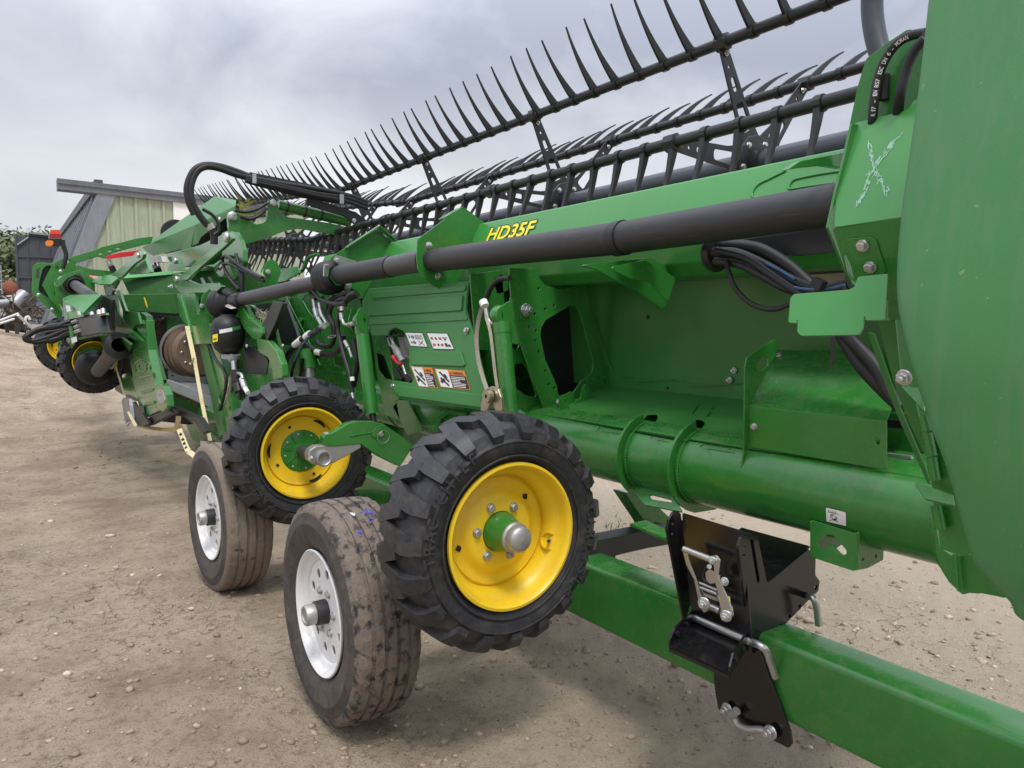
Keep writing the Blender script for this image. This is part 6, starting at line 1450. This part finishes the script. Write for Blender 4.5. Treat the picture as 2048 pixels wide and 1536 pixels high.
    for i in range(90):
        t = r.random(); c = onpl(332 + 96 * t, 783 + 40 * t + r.uniform(-5, 1), plc(.05)); mb.box((-.012, -.012, -.008), (.012, .012, .008), M=Matrix.Translation(c) @ Matrix.Rotation(r.uniform(0, 3), 4, 'Z') @ Matrix.Scale(r.uniform(.4, 1.3), 4))
    o = mb.build('soil_crumbs', SOIL, HD); o['kind'] = 'stuff'
    plate('under_tray', plc(.12), [(338, 812), (440, 852), (446, 872), (444, 900), (405, 880), (395, 845)], .02, G, HD, rad=.004)
    # left post with pressings
    Xl = .98
    plate('frame_post', plX(Xl), [(240, 640), (292, 640), (296, 700), (311, 770), (321, 820), (289, 835), (282, 831), (256, 705)], .06, G, HD, rad=.006, dots=[(287, 762, .011), (298, 760, .011), (302, 817, .011), (312, 814, .011), (281, 690, .008), (270, 700, .008), (284, 698, .008)])
    plate('frame_post', plX(Xl + .05), [(281, 624), (292, 632), (303, 700), (320, 760), (318, 772), (309, 768), (296, 700)], .05, GR, HD, rad=.004)
    for (cx, cy, rx, ry) in ((286, 733, 8, 10), (286, 733, 16, 15)):
        tube('pressing', pp_([(cx + rx * math.cos(t), cy + ry * math.sin(t)) for t in [(k * .5 + (2.6 if rx > 10 else 0)) for k in range(13 if rx < 10 else 9)]], Xl - .002), .008, G, HD, 8)
    for a, b in (((279, 754), (308, 748)), ((285, 785), (308, 779)), ((291, 809), (311, 804))): MB().cyl(P(*a, X=Xl - .002), P(*b, X=Xl - .002), .012, 10).build('pressed_rib', G, HD, True)
    plate('upper_left_gusset', plX(Xl - .03), [(206, 592), (231, 587), (235, 622), (251, 648), (285, 682), (262, 677), (234, 665), (224, 650), (212, 624)], .02, G, HD, rad=.004)
    plate('fold_plate', plX(Xl - .02), [(244, 600), (250, 622), (274, 624), (281, 648), (270, 650), (263, 663), (258, 655), (246, 636)], .02, GR, HD, rad=.004)
    plate('upright_lip', plX(Xl - .04), [(232, 582), (238, 580), (246, 606), (252, 622), (246, 622), (238, 600)], .02, G, HD, rad=.002)
    bolt(231, 579, plX(Xl - .04), .018, HD, NUT, 'nut')
    plate('latch_casting', plX(Xl - .03), [(310, 772), (320, 767), (327, 772), (332, 790), (334, 814), (326, 824), (318, 820), (312, 800), (307, 785)], .05, G, HD, rad=.012, bev=.006)
    plate('latch_face', plX(Xl - .034), [(312, 784), (318, 778), (324, 780), (330, 800), (328, 806), (319, 806), (314, 797)], .01, ALU, HD, rad=.01, dots=[(320, 792, .02)])
    plate('tab', plX(Xl - .01), [(221, 685), (228, 681), (248, 676), (250, 690), (226, 692), (221, 690)], .02, GL, HD, rad=.012)
    inst('pin_head', PIN, HD, P(249, 752, X=.96), zrot(Vector((-1, -.4, .2))), .022)
    # links and pins on top
    plate('reel_lift_link', plX(1.17), [(358, 552), (366, 546), (438, 487), (448, 470), (458, 466), (464, 478), (450, 492), (400, 535), (374, 560), (364, 562)], .025, G, HD, rad=.012, bev=.003)
    plate('hub_plate', plX(1.45), [(440, 478), (444, 466), (456, 461), (470, 464), (480, 480), (486, 500), (488, 525), (480, 548), (466, 562), (452, 552), (446, 520)], .03, G, HD, rad=.03)
    bolt(455, 475, plX(1.168), .03, HD, PIN, 'pivot_pin')
    plate('reel_lift_link', plX(.93), [(207, 572), (210, 563), (222, 552), (262, 518), (270, 505), (278, 502), (287, 508), (284, 517), (268, 528), (236, 562), (230, 572), (222, 590), (211, 592)], .025, G, HD, rad=.012, bev=.003)
    bolt(217, 569, plX(.928), .019, HD, PIN, 'pivot_pin'); bolt(277, 511, plX(.928), .020, HD, PIN, 'pivot_pin')
    plate('link_bracket', plX(1.0), [(264, 519), (270, 507), (280, 504), (288, 512), (300, 546), (258, 549)], .03, G, HD, rad=.012)
    plate('link_bracket', plX(1.40), [(334, 541), (341, 526), (346, 518), (354, 516), (360, 524), (363, 538), (378, 542)], .03, G, HD, rad=.012); bolt(352, 522, plX(1.398), .027, HD, PIN, 'pivot_pin')
    plate('cylinder_box', plX(1.50), [(331, 511), (365, 500), (400, 490), (442, 470), (442, 500), (404, 528), (366, 534), (345, 530)], .1, G, HD, rad=.008, bev=.004)
    plate('valve_block', plX(1.42), [(291, 515), (322, 512), (325, 524), (300, 526), (292, 522)], .06, ALU, HD, rad=.004)
    for a, b in (((308, 525), (309, 533)), ((315, 524), (317, 533)), ((290, 505), (291, 514))): MB().cyl(P(*a, X=1.43), P(*b, X=1.43), .014, 10).build('hose_fitting', ZINC, HD, True)
    MB().cyl(P(312, 532, X=1.45), P(316, 542, X=1.45), .04, 12).build('hose_fitting', BLKM, HD, True)
    # faceted hood
    t0 = [P(284, 495, X=1.62), P(430, 392, X=1.72), P(472, 400, X=1.72)]
    rdg = [P(300, 487, X=1.50), P(390, 450, X=1.50), P(471, 412, X=1.62)]
    bt = [P(306, 512, X=1.52), P(362, 498, X=1.52), P(378, 511, X=1.52), P(384, 492, X=1.52), P(396, 487, X=1.52), P(402, 474, X=1.53), P(471, 421, X=1.62)]
    V = t0 + rdg + bt
    mk('hood', V + [P(294, 506, X=1.55)], [(0, 3, 4, 1), (1, 4, 5, 2), (3, 6, 7, 4), (4, 7, 8), (4, 8, 9), (4, 9, 10), (4, 10, 11), (4, 11, 12, 5), (0, 13, 6, 3)], GP, HD)
    for a, b in ((376, 504), (440, 439)): bolt(a, b, plX(1.515), .02, HD, PIN, 'hood_knob')
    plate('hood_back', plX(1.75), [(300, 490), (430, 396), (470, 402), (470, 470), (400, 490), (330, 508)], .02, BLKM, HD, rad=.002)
    c = P(352, 468, X=1.9); v, f = lathe_vf([(0, -.02), (.17, -.02), (.18, 0), (.17, .02), (0, .02)], 36); mk('belt_wheel', [p + c for p in v], f, BPL, HD, True)
    # reel lift arm and ram
    YA = 5.75
    plate('reel_support_arm', plY(YA), [(456, 432), (461, 423), (468, 421), (500, 441), (513, 449), (528, 445), (534, 438), (536, 425), (534, 408), (539, 400), (548, 399), (553, 405), (561, 423), (576, 434), (620, 440), (660, 446), (702, 456), (690, 470), (657, 468), (622, 460), (600, 457), (575, 460), (535, 476), (482, 492), (466, 480), (458, 455)], .05, G, HD, rad=.03, bev=.004)
    inst('pivot_pin', PIN, HD, P(464, 433, Y=YA - .002), zrot(Vector((0, -1, 0))), .035); inst('pivot_pin', PIN, HD, P(546, 406, Y=YA - .002), zrot(Vector((0, -1, 0))), .026)
    MB().cyl(P(556, 410, Y=YA + .05), P(700, 444, Y=YA + .05), .042, 20).build('lift_ram', G, HD, True)
    for px in (572, 608, 640): 
        a = P(px, 410 + (px - 556) * .236, Y=YA + .05); b = P(px + 3, 410 + (px + 3 - 556) * .236, Y=YA + .05); MB().cyl(a, b, .047, 20).build('hose_strap', BPL, HD, True)
    plate('black_guard', plY(YA - .06), [(613, 399), (618, 396), (660, 408), (712, 424), (740, 446), (716, 453), (690, 432), (650, 420), (613, 408)], .03, BLKM, HD, rad=.006)
    inst('bolt', BOLT, HD, P(708, 441, Y=YA - .09), zrot(Vector((0, -1, 0))), .014)
    # hose tray
    plate('hose_tray', plY(YA - .1), [(494, 352), (500, 344), (600, 364), (690, 384), (692, 394), (600, 372), (500, 354)], .02, BLKM, HD, rad=.004)
    plate('hose_tray', plY(YA - .04), [(494, 352), (690, 388), (690, 410), (600, 395), (495, 367)], .01, BLKM, HD, rad=.004)
    for k, (d0, d1) in enumerate(((353, 390), (357, 396), (361, 403))):
        tube('hose', [P(490, d0, Y=YA - .11), P(560, d0 + 13, Y=YA - .12), P(630, d1 - 13 + (3 if k == 1 else 0), Y=YA - .12), P(695, d1, Y=YA - .11), P(735, d1 + 14, Y=YA - .1)], .017, HOSE, HD, 8)
    for px, py in ((509, 357), (684, 398)): plate('hose_clamp', plY(YA - .145), [(px - 4, py - 10), (px + 4, py - 9), (px + 4, py + 10), (px - 4, py + 9)], .01, GALV, HD, rad=.002)
    def lp(pts, r, Y=YA - .1): return tube('hose', [P(a, b, Y=Y) for a, b in pts], r, HOSE, HD, 10)
    lp([(498, 352), (470, 341), (440, 332), (412, 329), (392, 336), (380, 352), (373, 376), (376, 402), (388, 430)], .020)
    lp([(500, 356), (470, 348), (440, 337), (415, 333), (397, 340), (386, 357), (381, 380), (385, 405), (400, 432), (416, 452)], .024)
    lp([(500, 360), (475, 352), (450, 338), (420, 328), (398, 330), (384, 341), (377, 360)], .011)
    lp([(405, 418), (425, 430), (436, 446), (437, 462), (428, 470)], .012, YA - .2)
    MB().cyl(P(418, 448, Y=YA - .1), P(424, 458, Y=YA - .1), .03, 12).build('hose_fitting', ZINC, HD, True); tube('hose', [P(a, b, Y=YA - .1) for a, b in ((424, 458), (428, 472), (428, 488))], .026, HOSE, HD, 10)
    lp([(470, 420), (490, 424), (515, 418), (535, 406)], .012); lp([(480, 433), (500, 438), (520, 430), (533, 416)], .012)
    # small loops beside the hub
    def l2(pts, r=.013): return tube('hose', pp_(pts, 1.42), r, HOSE, HD, 8)
    l2([(478, 580), (462, 560), (450, 540), (445, 522), (447, 513), (456, 514), (475, 528), (500, 545), (525, 556)]); l2([(484, 585), (482, 560), (478, 535), (472, 508)]); l2([(446, 528), (460, 528), (480, 538), (505, 552), (528, 562)], .011); l2([(486, 580), (486, 550), (484, 530)], .010)
    plate('hose_bracket', plX(1.44), [(444, 512), (466, 508), (470, 512), (448, 518)], .01, G, HD, rad=.004)
    # weed growing through
    V = []; Fc = []; r2 = random.Random(9); base = P(490, 440, Y=YA - .05)
    for i in range(16):
        a = r2.uniform(0, 6.28); d = Vector((math.cos(a), .3 * math.sin(a), r2.uniform(.1, 1.1))).normalized(); s = d.cross(Vector((0, 1, 0))).normalized() * .012; L_ = r2.uniform(.06, .13); o_ = base + Vector((r2.uniform(-.03, .03), 0, r2.uniform(.02, .14))); k = len(V)
        V += [o_, o_ + d * L_ * .5 + s, o_ + d * L_, o_ + d * L_ * .5 - s]; Fc.append((k, k + 1, k + 2, k + 3))
    tag(mk('weed_sprig', V, Fc, LEAF2, None), 'small yellow green weed sprig caught on the reel arm', 'weed')
build_centre()
# ------------------------------------------------------------------ far wing
def build_far():
    Y0 = 10.4
    plate('far_end_shield', plY(Y0), [(64, 586), (66, 533), (74, 525), (108, 527), (118, 530), (118, 600), (126, 632), (118, 638)], .05, G, HD, rad=.06, bev=.005, holes=[[(72, 556), (74, 538), (80, 537), (80, 553), (77, 559)], [(77, 582), (80, 560), (86, 538), (94, 531), (103, 532), (98, 548), (95, 574), (100, 598)]])
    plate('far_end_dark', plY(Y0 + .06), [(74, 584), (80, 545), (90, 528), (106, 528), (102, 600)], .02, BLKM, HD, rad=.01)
    plate('far_end_plate', plY(Y0 - .06), [(84, 570), (96, 545), (106, 528), (130, 514), (150, 524), (154, 542), (138, 552), (112, 562), (108, 588), (118, 606), (128, 632), (112, 612), (100, 598)], .03, G, HD, rad=.02, dots=[(114, 535, .02)])
    plate('far_wing_web', plY(Y0 - .4), [(108, 560), (140, 545), (160, 540), (190, 560), (190, 600), (150, 640), (130, 620), (112, 600)], .03, G, HD, rad=.02)
    for a, b in ((77, 590), (104, 619), (134, 525), (121, 543), (146, 601), (122, 608)): inst('bolt', PIN, HD, P(a, b, Y=Y0 - .15), zrot(Vector((0, -1, 0))), .02)
    # arm to the far reel
    plate('far_reel_arm', plY(9.2), [(134, 516), (190, 499), (205, 493), (240, 485), (270, 477), (298, 473), (306, 473), (303, 486), (270, 494), (240, 502), (222, 508), (212, 517), (196, 513), (150, 527)], .08, G, HD, rad=.03, bev=.005, holes=[[(195, 508), (203, 505), (207, 507), (199, 510)], [(214, 502), (222, 500), (226, 502), (218, 504)], [(230, 497), (238, 495), (242, 497), (234, 499)]])
    plate('red_lever', plY(8.6), [(211, 515), (215, 511), (240, 505), (282, 500), (283, 509), (245, 514), (216, 518)], .05, RED, HD, rad=.02)
    plate('link_end', plY(8.7), [(212, 520), (221, 517), (227, 530), (218, 534)], .04, GALV, HD, rad=.01, holes=[[(216, 522), (220, 521), (222, 527), (218, 528)]])
    MB().cyl(P(222, 532, Y=8.7), P(228, 544, Y=8.7), .03, 8).build('link_rod', BLKM, HD, True)
    plate('far_beam', plY(8.9), [(150, 528), (175, 537), (230, 543), (232, 548), (200, 552), (160, 545)], .1, G, HD, rad=.02)
    plate('far_top_plate', tilt(200, 555, .95, 40), [(168, 561), (176, 548), (186, 548), (228, 552), (236, 556), (222, 568), (200, 568)], .02, GL, HD, rad=.01)
    for lp, m in (([(177, 549), (186, 549), (185, 556), (178, 555)], RED), ([(187, 549), (196, 550), (193, 557), (185, 556)], AMB)): plate('reflector', tilt(200, 555, .94, 40), lp, .012, m, HD, rad=.004)
    plate('far_arch', plY(8.8), [(108, 566), (130, 548), (160, 540), (185, 548), (170, 556), (158, 546), (135, 556), (118, 575)], .15, G, HD, rad=.02)
    # far driveline
    Yd = 10.0
    plate('flange_plate', plY(Yd), [(115, 557), (121, 555), (131, 566), (130, 574), (122, 573)], .03, ALU, HD, rad=.01)
    MB().cyl(P(122, 562, Y=Yd), P(140, 565, Y=Yd - .1), .055, 18).build('driveline_shaft', GRYST, HD, True)
    c = P(146, 567, Y=Yd - .3); ax = (P(186, 594, Y=Yd - 1.0) - c).normalized(); q = zrot(ax); v, f = lathe_vf([(.05, -.05), (.112, -.05), (.12, -.02), (.112, .03), (.08, .04), (.075, .09)], 28, 'Z'); mk('joint_boot', [q @ p + c for p in v], f, BPL, HD, True, ang=60)
    MB().cyl(c, c + ax * 1.2, .056, 24).build('driveline_shaft', SHAFT, HD, True)
    # beacon
    Yb = 9.6
    plate('tail_lamp', plY(Yb), [(101, 459.5), (118.5, 459.5), (121, 468), (99, 468)], .1, REDL, HD, rad=.008); plate('tail_lamp', plY(Yb), [(99, 468.3), (121, 468.3), (123.5, 476), (98, 476)], .1, REDD, HD, rad=.008)
    plate('lamp_bracket', plY(Yb + .01), [(97, 478), (124, 478), (128, 488), (124, 488), (117, 494), (98, 490), (95, 484)], .08, BPL, HD, rad=.01)
    plate('amber_lamp', plY(Yb - .02), [(91, 484), (94, 481), (106, 480.5), (107, 488), (103, 492), (94, 491)], .1, AMB, HD, rad=.02)
    tube('lamp_stalk', [P(a, b, Y=Yb) for a, b in ((125, 480), (127, 492), (132, 508), (130, 522), (125, 537))], .024, BPL, HD, 12)
    # gearbox hood with labels and control box
    Xg = .66
    tp = [P(125, 597, X=Xg - .06), P(139, 590, X=Xg + .02), P(204, 588, X=Xg + .12), P(166, 626, X=Xg - .1)]
    mk('gearbox_hood', tp + [P(132, 640, X=Xg - .06), P(167, 633, X=Xg - .1), P(205, 600, X=Xg + .12)], [(0, 3, 2, 1), (0, 4, 5, 3), (3, 5, 6, 2)], GL, HD)
    plate('hood_inside', plX(Xg + .15), [(166, 626), (204, 590), (225, 600), (225, 660), (168, 650)], .02, BLKM, HD, rad=.0)
    for lp in ([(131, 611), (138, 611), (141, 622), (134, 624)], [(154, 622), (159, 622), (161, 630), (156, 630)]): plate('label', plX(Xg - .12), lp, .002, WHITE, HD, rad=0)
    plate('hood_post', plX(Xg - .08), [(125, 597), (130, 600), (143, 690), (137, 697), (130, 650)], .03, G, HD, rad=.002)
    plate('control_box', plX(Xg - .06), [(156, 636), (188, 629), (196, 666), (163, 672)], .08, BPL, HD, rad=.006)
    plate('box_shelf', plX(Xg - .02), [(130, 634), (205, 626), (206, 630), (132, 640)], .04, G, HD, rad=.002); plate('box_shelf', plX(Xg - .02), [(140, 678), (206, 664), (206, 668), (142, 683)], .04, G, HD, rad=.002)
    for a, b in (((145, 645), (156, 640)), ((150, 655), (158, 651)), ((150, 664), (162, 660)), ((184, 626), (185, 632)), ((198, 622), (199, 630)), ((206, 618), (207, 628))): MB().cyl(P(*a, X=Xg - .06), P(*b, X=Xg - .06), .016, 10).build('hose_fitting', ZINC, HD, True)
    def h(pts, r=.026): return tube('hose', [P(a, b, Y=8.35) for a, b in pts], r, HOSE, HD, 8)
    h([(152, 640), (130, 646), (108, 655), (80, 658), (60, 668), (50, 676), (62, 682), (90, 676), (120, 664), (148, 655)]); h([(152, 650), (125, 652), (95, 655), (70, 662), (55, 674), (70, 684), (100, 680), (130, 672), (152, 662)])
    h([(155, 660), (130, 668), (110, 680), (98, 682), (96, 676), (112, 668), (135, 660)]); h([(150, 645), (135, 655), (130, 670), (128, 684), (138, 690), (150, 684), (160, 676)], .02); h([(90, 665), (110, 662), (135, 656), (150, 648)], .022); h([(86, 660), (96, 652), (120, 650), (140, 652)], .022)
    plate('label', plX(Xg - .09), [(142, 676), (152, 673), (154, 683), (144, 687)], .002, WHITE, HD, rad=0)
    plate('belly_pan', tilt(200, 690, .95, -25), [(160, 682), (200, 672), (232, 668), (262, 690), (255, 712), (205, 716), (150, 706)], .02, GR, HD, rad=.01)
    plate('belly_frame', plX(1.12), [(225, 640), (262, 640), (275, 760), (285, 805), (262, 800), (230, 780), (222, 720)], .02, BLKM, HD, rad=.01)
    plate('belly_bracket', plX(1.06), [(238, 755), (252, 746), (262, 755), (278, 800), (262, 790), (245, 788)], .03, G, HD, rad=.02)
    # black funnel of the parked driveline
    a, b = P(238, 690, Y=7.3), P(196, 742, Y=8.4); ax = (b - a).normalized(); q = zrot(ax); L_ = (b - a).length; v, f = lathe_vf([(.06, .0), (.115, .01), (.122, .03), (.112, .06), (.08, L_ * .3), (.066, L_ * .35), (.062, L_)], 28, 'Z'); mk('joint_boot', [q @ p + a for p in v], f, BPL, HD, True, ang=60)
    a2 = P(190, 736, Y=8.75); v, f = lathe_vf([(0, -.05), (.12, -.05), (.16, -.01), (.18, .02), (.18, .06), (0, .06)], 28); mk('hub_boot', [p + a2 for p in v], f, BPL, HD, True, ang=60)
    mb = MB(); pts = spline(pp_([(210, 712), (214, 726), (220, 736), (226, 734), (230, 722)], .95), 8)
    for i in range(0, len(pts) - 1): mb.cyl(pts[i], pts[i].lerp(pts[i + 1], .8), .011, 6)
    o = mb.build('safety_chain', ZINC, HD); o['kind'] = 'stuff'
    # far gauge wheels
    c1 = P(188, 722, Y=9.15); w = gauge_wheel(HD, c1, 'arm', text=None); w['label'] = 'far gauge wheel under the looped hoses'
    c2 = P(134, 690, Y=10.6); w = gauge_wheel(HD, c2, 'arm', text=None); w['label'] = 'farthest gauge wheel, half hidden behind the looped hoses'
    v, f = lathe_vf([(0, -.16), (.05, -.16), (.08, -.15), (.11, -.12), (.12, -.06), (.11, -.05)], 30); mk('wheel_hub_casting', [p + c1 for p in v], f, G, HD, True)
    plate('wheel_carrier', plY(8.98), [(154, 706), (175, 694), (215, 700), (222, 725), (205, 752), (172, 752), (156, 730)], .05, GR, HD, rad=.05)
    bolt(163, 716, plY(8.99), .025, HD, PIN, 'pivot_pin')
build_far()
# ------------------------------------------------------------------ straps
def ribbon(mb, pts, w, t=.002):
    pts = [Vector(p) for p in pts]
    for i in range(len(pts) - 1):
        a, b = pts[i], pts[i + 1]; n = (CAM - a).normalized(); u = (b - a).cross(n).normalized() * w / 2; e = n * -t
        mb.hexa([a - u, b - u, b + u, a + u], [a - u + e, b - u + e, b + u + e, a + u + e])
def build_straps():
    s = thing('ratchet_strap', P(250, 845, X=.93), 'cream ratchet strap pulled down left of the feed opening to a black hook plate', 'strap', 'straps tying the header to the trailer')
    mb = MB(); ribbon(mb, pp_([(222, 645), (220, 672), (216, 702)], .93), .018); mb.build('webbing', CREAM, s)
    mb = MB(); ribbon(mb, pp_([(224, 650), (219, 690), (234, 742), (251, 797)], .925), .016); mb.build('webbing', CREAM, s)
    plate('ratchet', plX(.92), [(243, 800), (248, 794), (257, 797), (259, 812), (262, 838), (258, 845), (250, 842), (246, 820)], .03, GRYST, s, rad=.006)
    MB().cyl(P(247, 840, X=.9), P(253, 845, X=.9), .010, 10).build('ratchet_handle', ZINC, s, True); MB().cyl(P(255, 851, X=.9), P(261, 844, X=.9), .009, 10).build('ratchet_handle', ZINC, s, True)
    mb = MB(); ribbon(mb, pp_([(257, 823), (264, 838), (272, 852)], .915), .024); mb.build('webbing', CREAM, s)
    s2 = thing('ratchet_strap', P(420, 885, X=1.14), 'cream ratchet strap running down across the feed opening to the far trailer wheel', 'strap', 'straps tying the header to the trailer')
    mb = MB(); ribbon(mb, pp_([(374, 652), (380, 680), (387, 712), (389, 722)], 1.16), .030); ribbon(mb, pp_([(389, 720), (404, 805), (421, 886)], 1.15), .024); mb.build('webbing', CREAM, s2)
    mb = MB(); ribbon(mb, pp_([(388, 716), (382, 728), (379, 726)], 1.14), .012); mb.build('knot_tail', CREAM, s2)
    v, f = lathe_vf([(.03, -.02), (.045, -.02), (.045, .02), (.03, .02)], 16, 'Z'); c = P(415, 886, X=1.14); mk('hook_ring', [q + c for q in v], f, ZINC, s2, True)
    mb = MB()
    for (x, y) in ((411, 843), (413, 850), (415, 857), (419, 880)): ribbon(mb, pp_([(x - .5, y), (x + .8, y + 5)], 1.147), .010, .001)
    mb.build('strap_print', BLACKP, s2)
    s3 = thing('loose_strap', P(362, 880, X=1.2), 'slack yellow strap twisted beneath the front rail with its tail hanging down', 'strap')
    mb = MB(); ribbon(mb, pp_([(276, 852), (300, 856), (325, 859), (350, 858), (366, 852)], 1.05), .028); mb.build('webbing', OLIVE, s3)
    mb = MB(); ribbon(mb, pp_([(357, 832), (356, 845), (352, 856)], 1.04), .034); mb.build('webbing', CREAM, s3)
    mb = MB(); ribbon(mb, pp_([(358, 858), (364, 872), (370, 888), (376, 902), (390, 912)], 1.03), .034); mb.build('webbing', CREAM, s3)
    mb = MB()
    for (x, y) in ((361, 866), (365, 876), (368, 884), (371, 892)): ribbon(mb, pp_([(x - 1.5, y), (x + 1, y + 4)], 1.025), .018, .001)
    mb.build('strap_print', BLACKP, s3)
    # black hook plates of the trailer at the front of the opening
    plate('hook_plate', plX(.95), [(256, 816), (261, 806), (267, 803), (272, 812), (282, 812), (284, 826), (298, 846), (288, 853), (274, 853)], .02, BPL, TR, rad=.008, dots=[(261, 814, .006)])
    plate('hook_rail', plX(.99), [(284, 850), (292, 838), (338, 818), (346, 826), (300, 850), (288, 854)], .04, BPL, TR, rad=.004)
    plate('hook_rail', plX(1.08), [(336, 816), (350, 814), (396, 836), (412, 862), (405, 868), (390, 846)], .04, BPL, TR, rad=.004)
    plate('stay', plX(1.40), [(392, 836), (398, 836), (424, 895), (418, 895)], .01, BLK, TR, rad=.002)
    plate('axle_hanger', plX(1.5), [(372, 850), (400, 846), (440, 880), (445, 930), (420, 900), (385, 880)], .06, G, TR, rad=.01)
    s4 = thing('worn_strap', P(985, 815, X=1.5), 'frayed grey beige ratchet strap hanging beside the second lift cylinder', 'strap', 'straps tying the header to the trailer')
    mb = MB(); ribbon(mb, spline(pp_([(967, 603), (957, 640), (953, 678), (957, 722), (970, 768), (984, 800), (991, 816)], 1.47), 4), .015, .003); mb.build('webbing', BEIGE, s4)
    mb = MB(); ribbon(mb, spline(pp_([(971, 630), (980, 662), (985, 700), (990, 745), (997, 790)], 1.48), 4), .011, .003); mb.build('webbing', BEIGE, s4)
    pr = plX(1.46)
    plate('ratchet_side', pr, [(960, 822), (964, 795), (972, 778), (984, 772), (996, 778), (1002, 795), (1004, 822), (992, 824), (986, 804), (980, 806), (972, 824)], .012, BRASSY, s4, rad=.01)
    v, f = lathe_vf([(.008, -.012), (.024, -.012), (.026, 0), (.024, .008), (.008, .008)], 20); c = onpl(983, 792, pr) + Vector((-.012, 0, 0)); q = Quaternion((0, 0, 1), -math.pi / 2); mk('ratchet_wheel', [q @ p + c for p in v], f, BRASSY, s4, True)
    MB().cyl(P(966, 602, X=1.47), P(970, 612, X=1.47), .016, 10).build('strap_collar', WHITE, s4, True)
build_straps()
def build_grass():
    V = []; Fc = []; r = random.Random(2); c = P(1265, 1040, Z=.02)
    for i in range(70):
        p = c + Vector((r.gauss(0, .16), r.gauss(0, .12), 0)); p.z = gz(p.x, p.y); a = r.uniform(0, 6.28); d = Vector((math.cos(a) * .5, math.sin(a) * .5, 1)).normalized() * r.uniform(.02, .06); s = Vector((-math.sin(a), math.cos(a), 0)) * .005; k = len(V)
        V += [p - s, p + s, p + d]; Fc.append((k, k + 1, k + 2))
    tag(mk('grass', V, Fc, LEAF2, None), 'short tuft of grass on the earth beyond the cross tube', 'grass', kind='stuff')
build_grass()
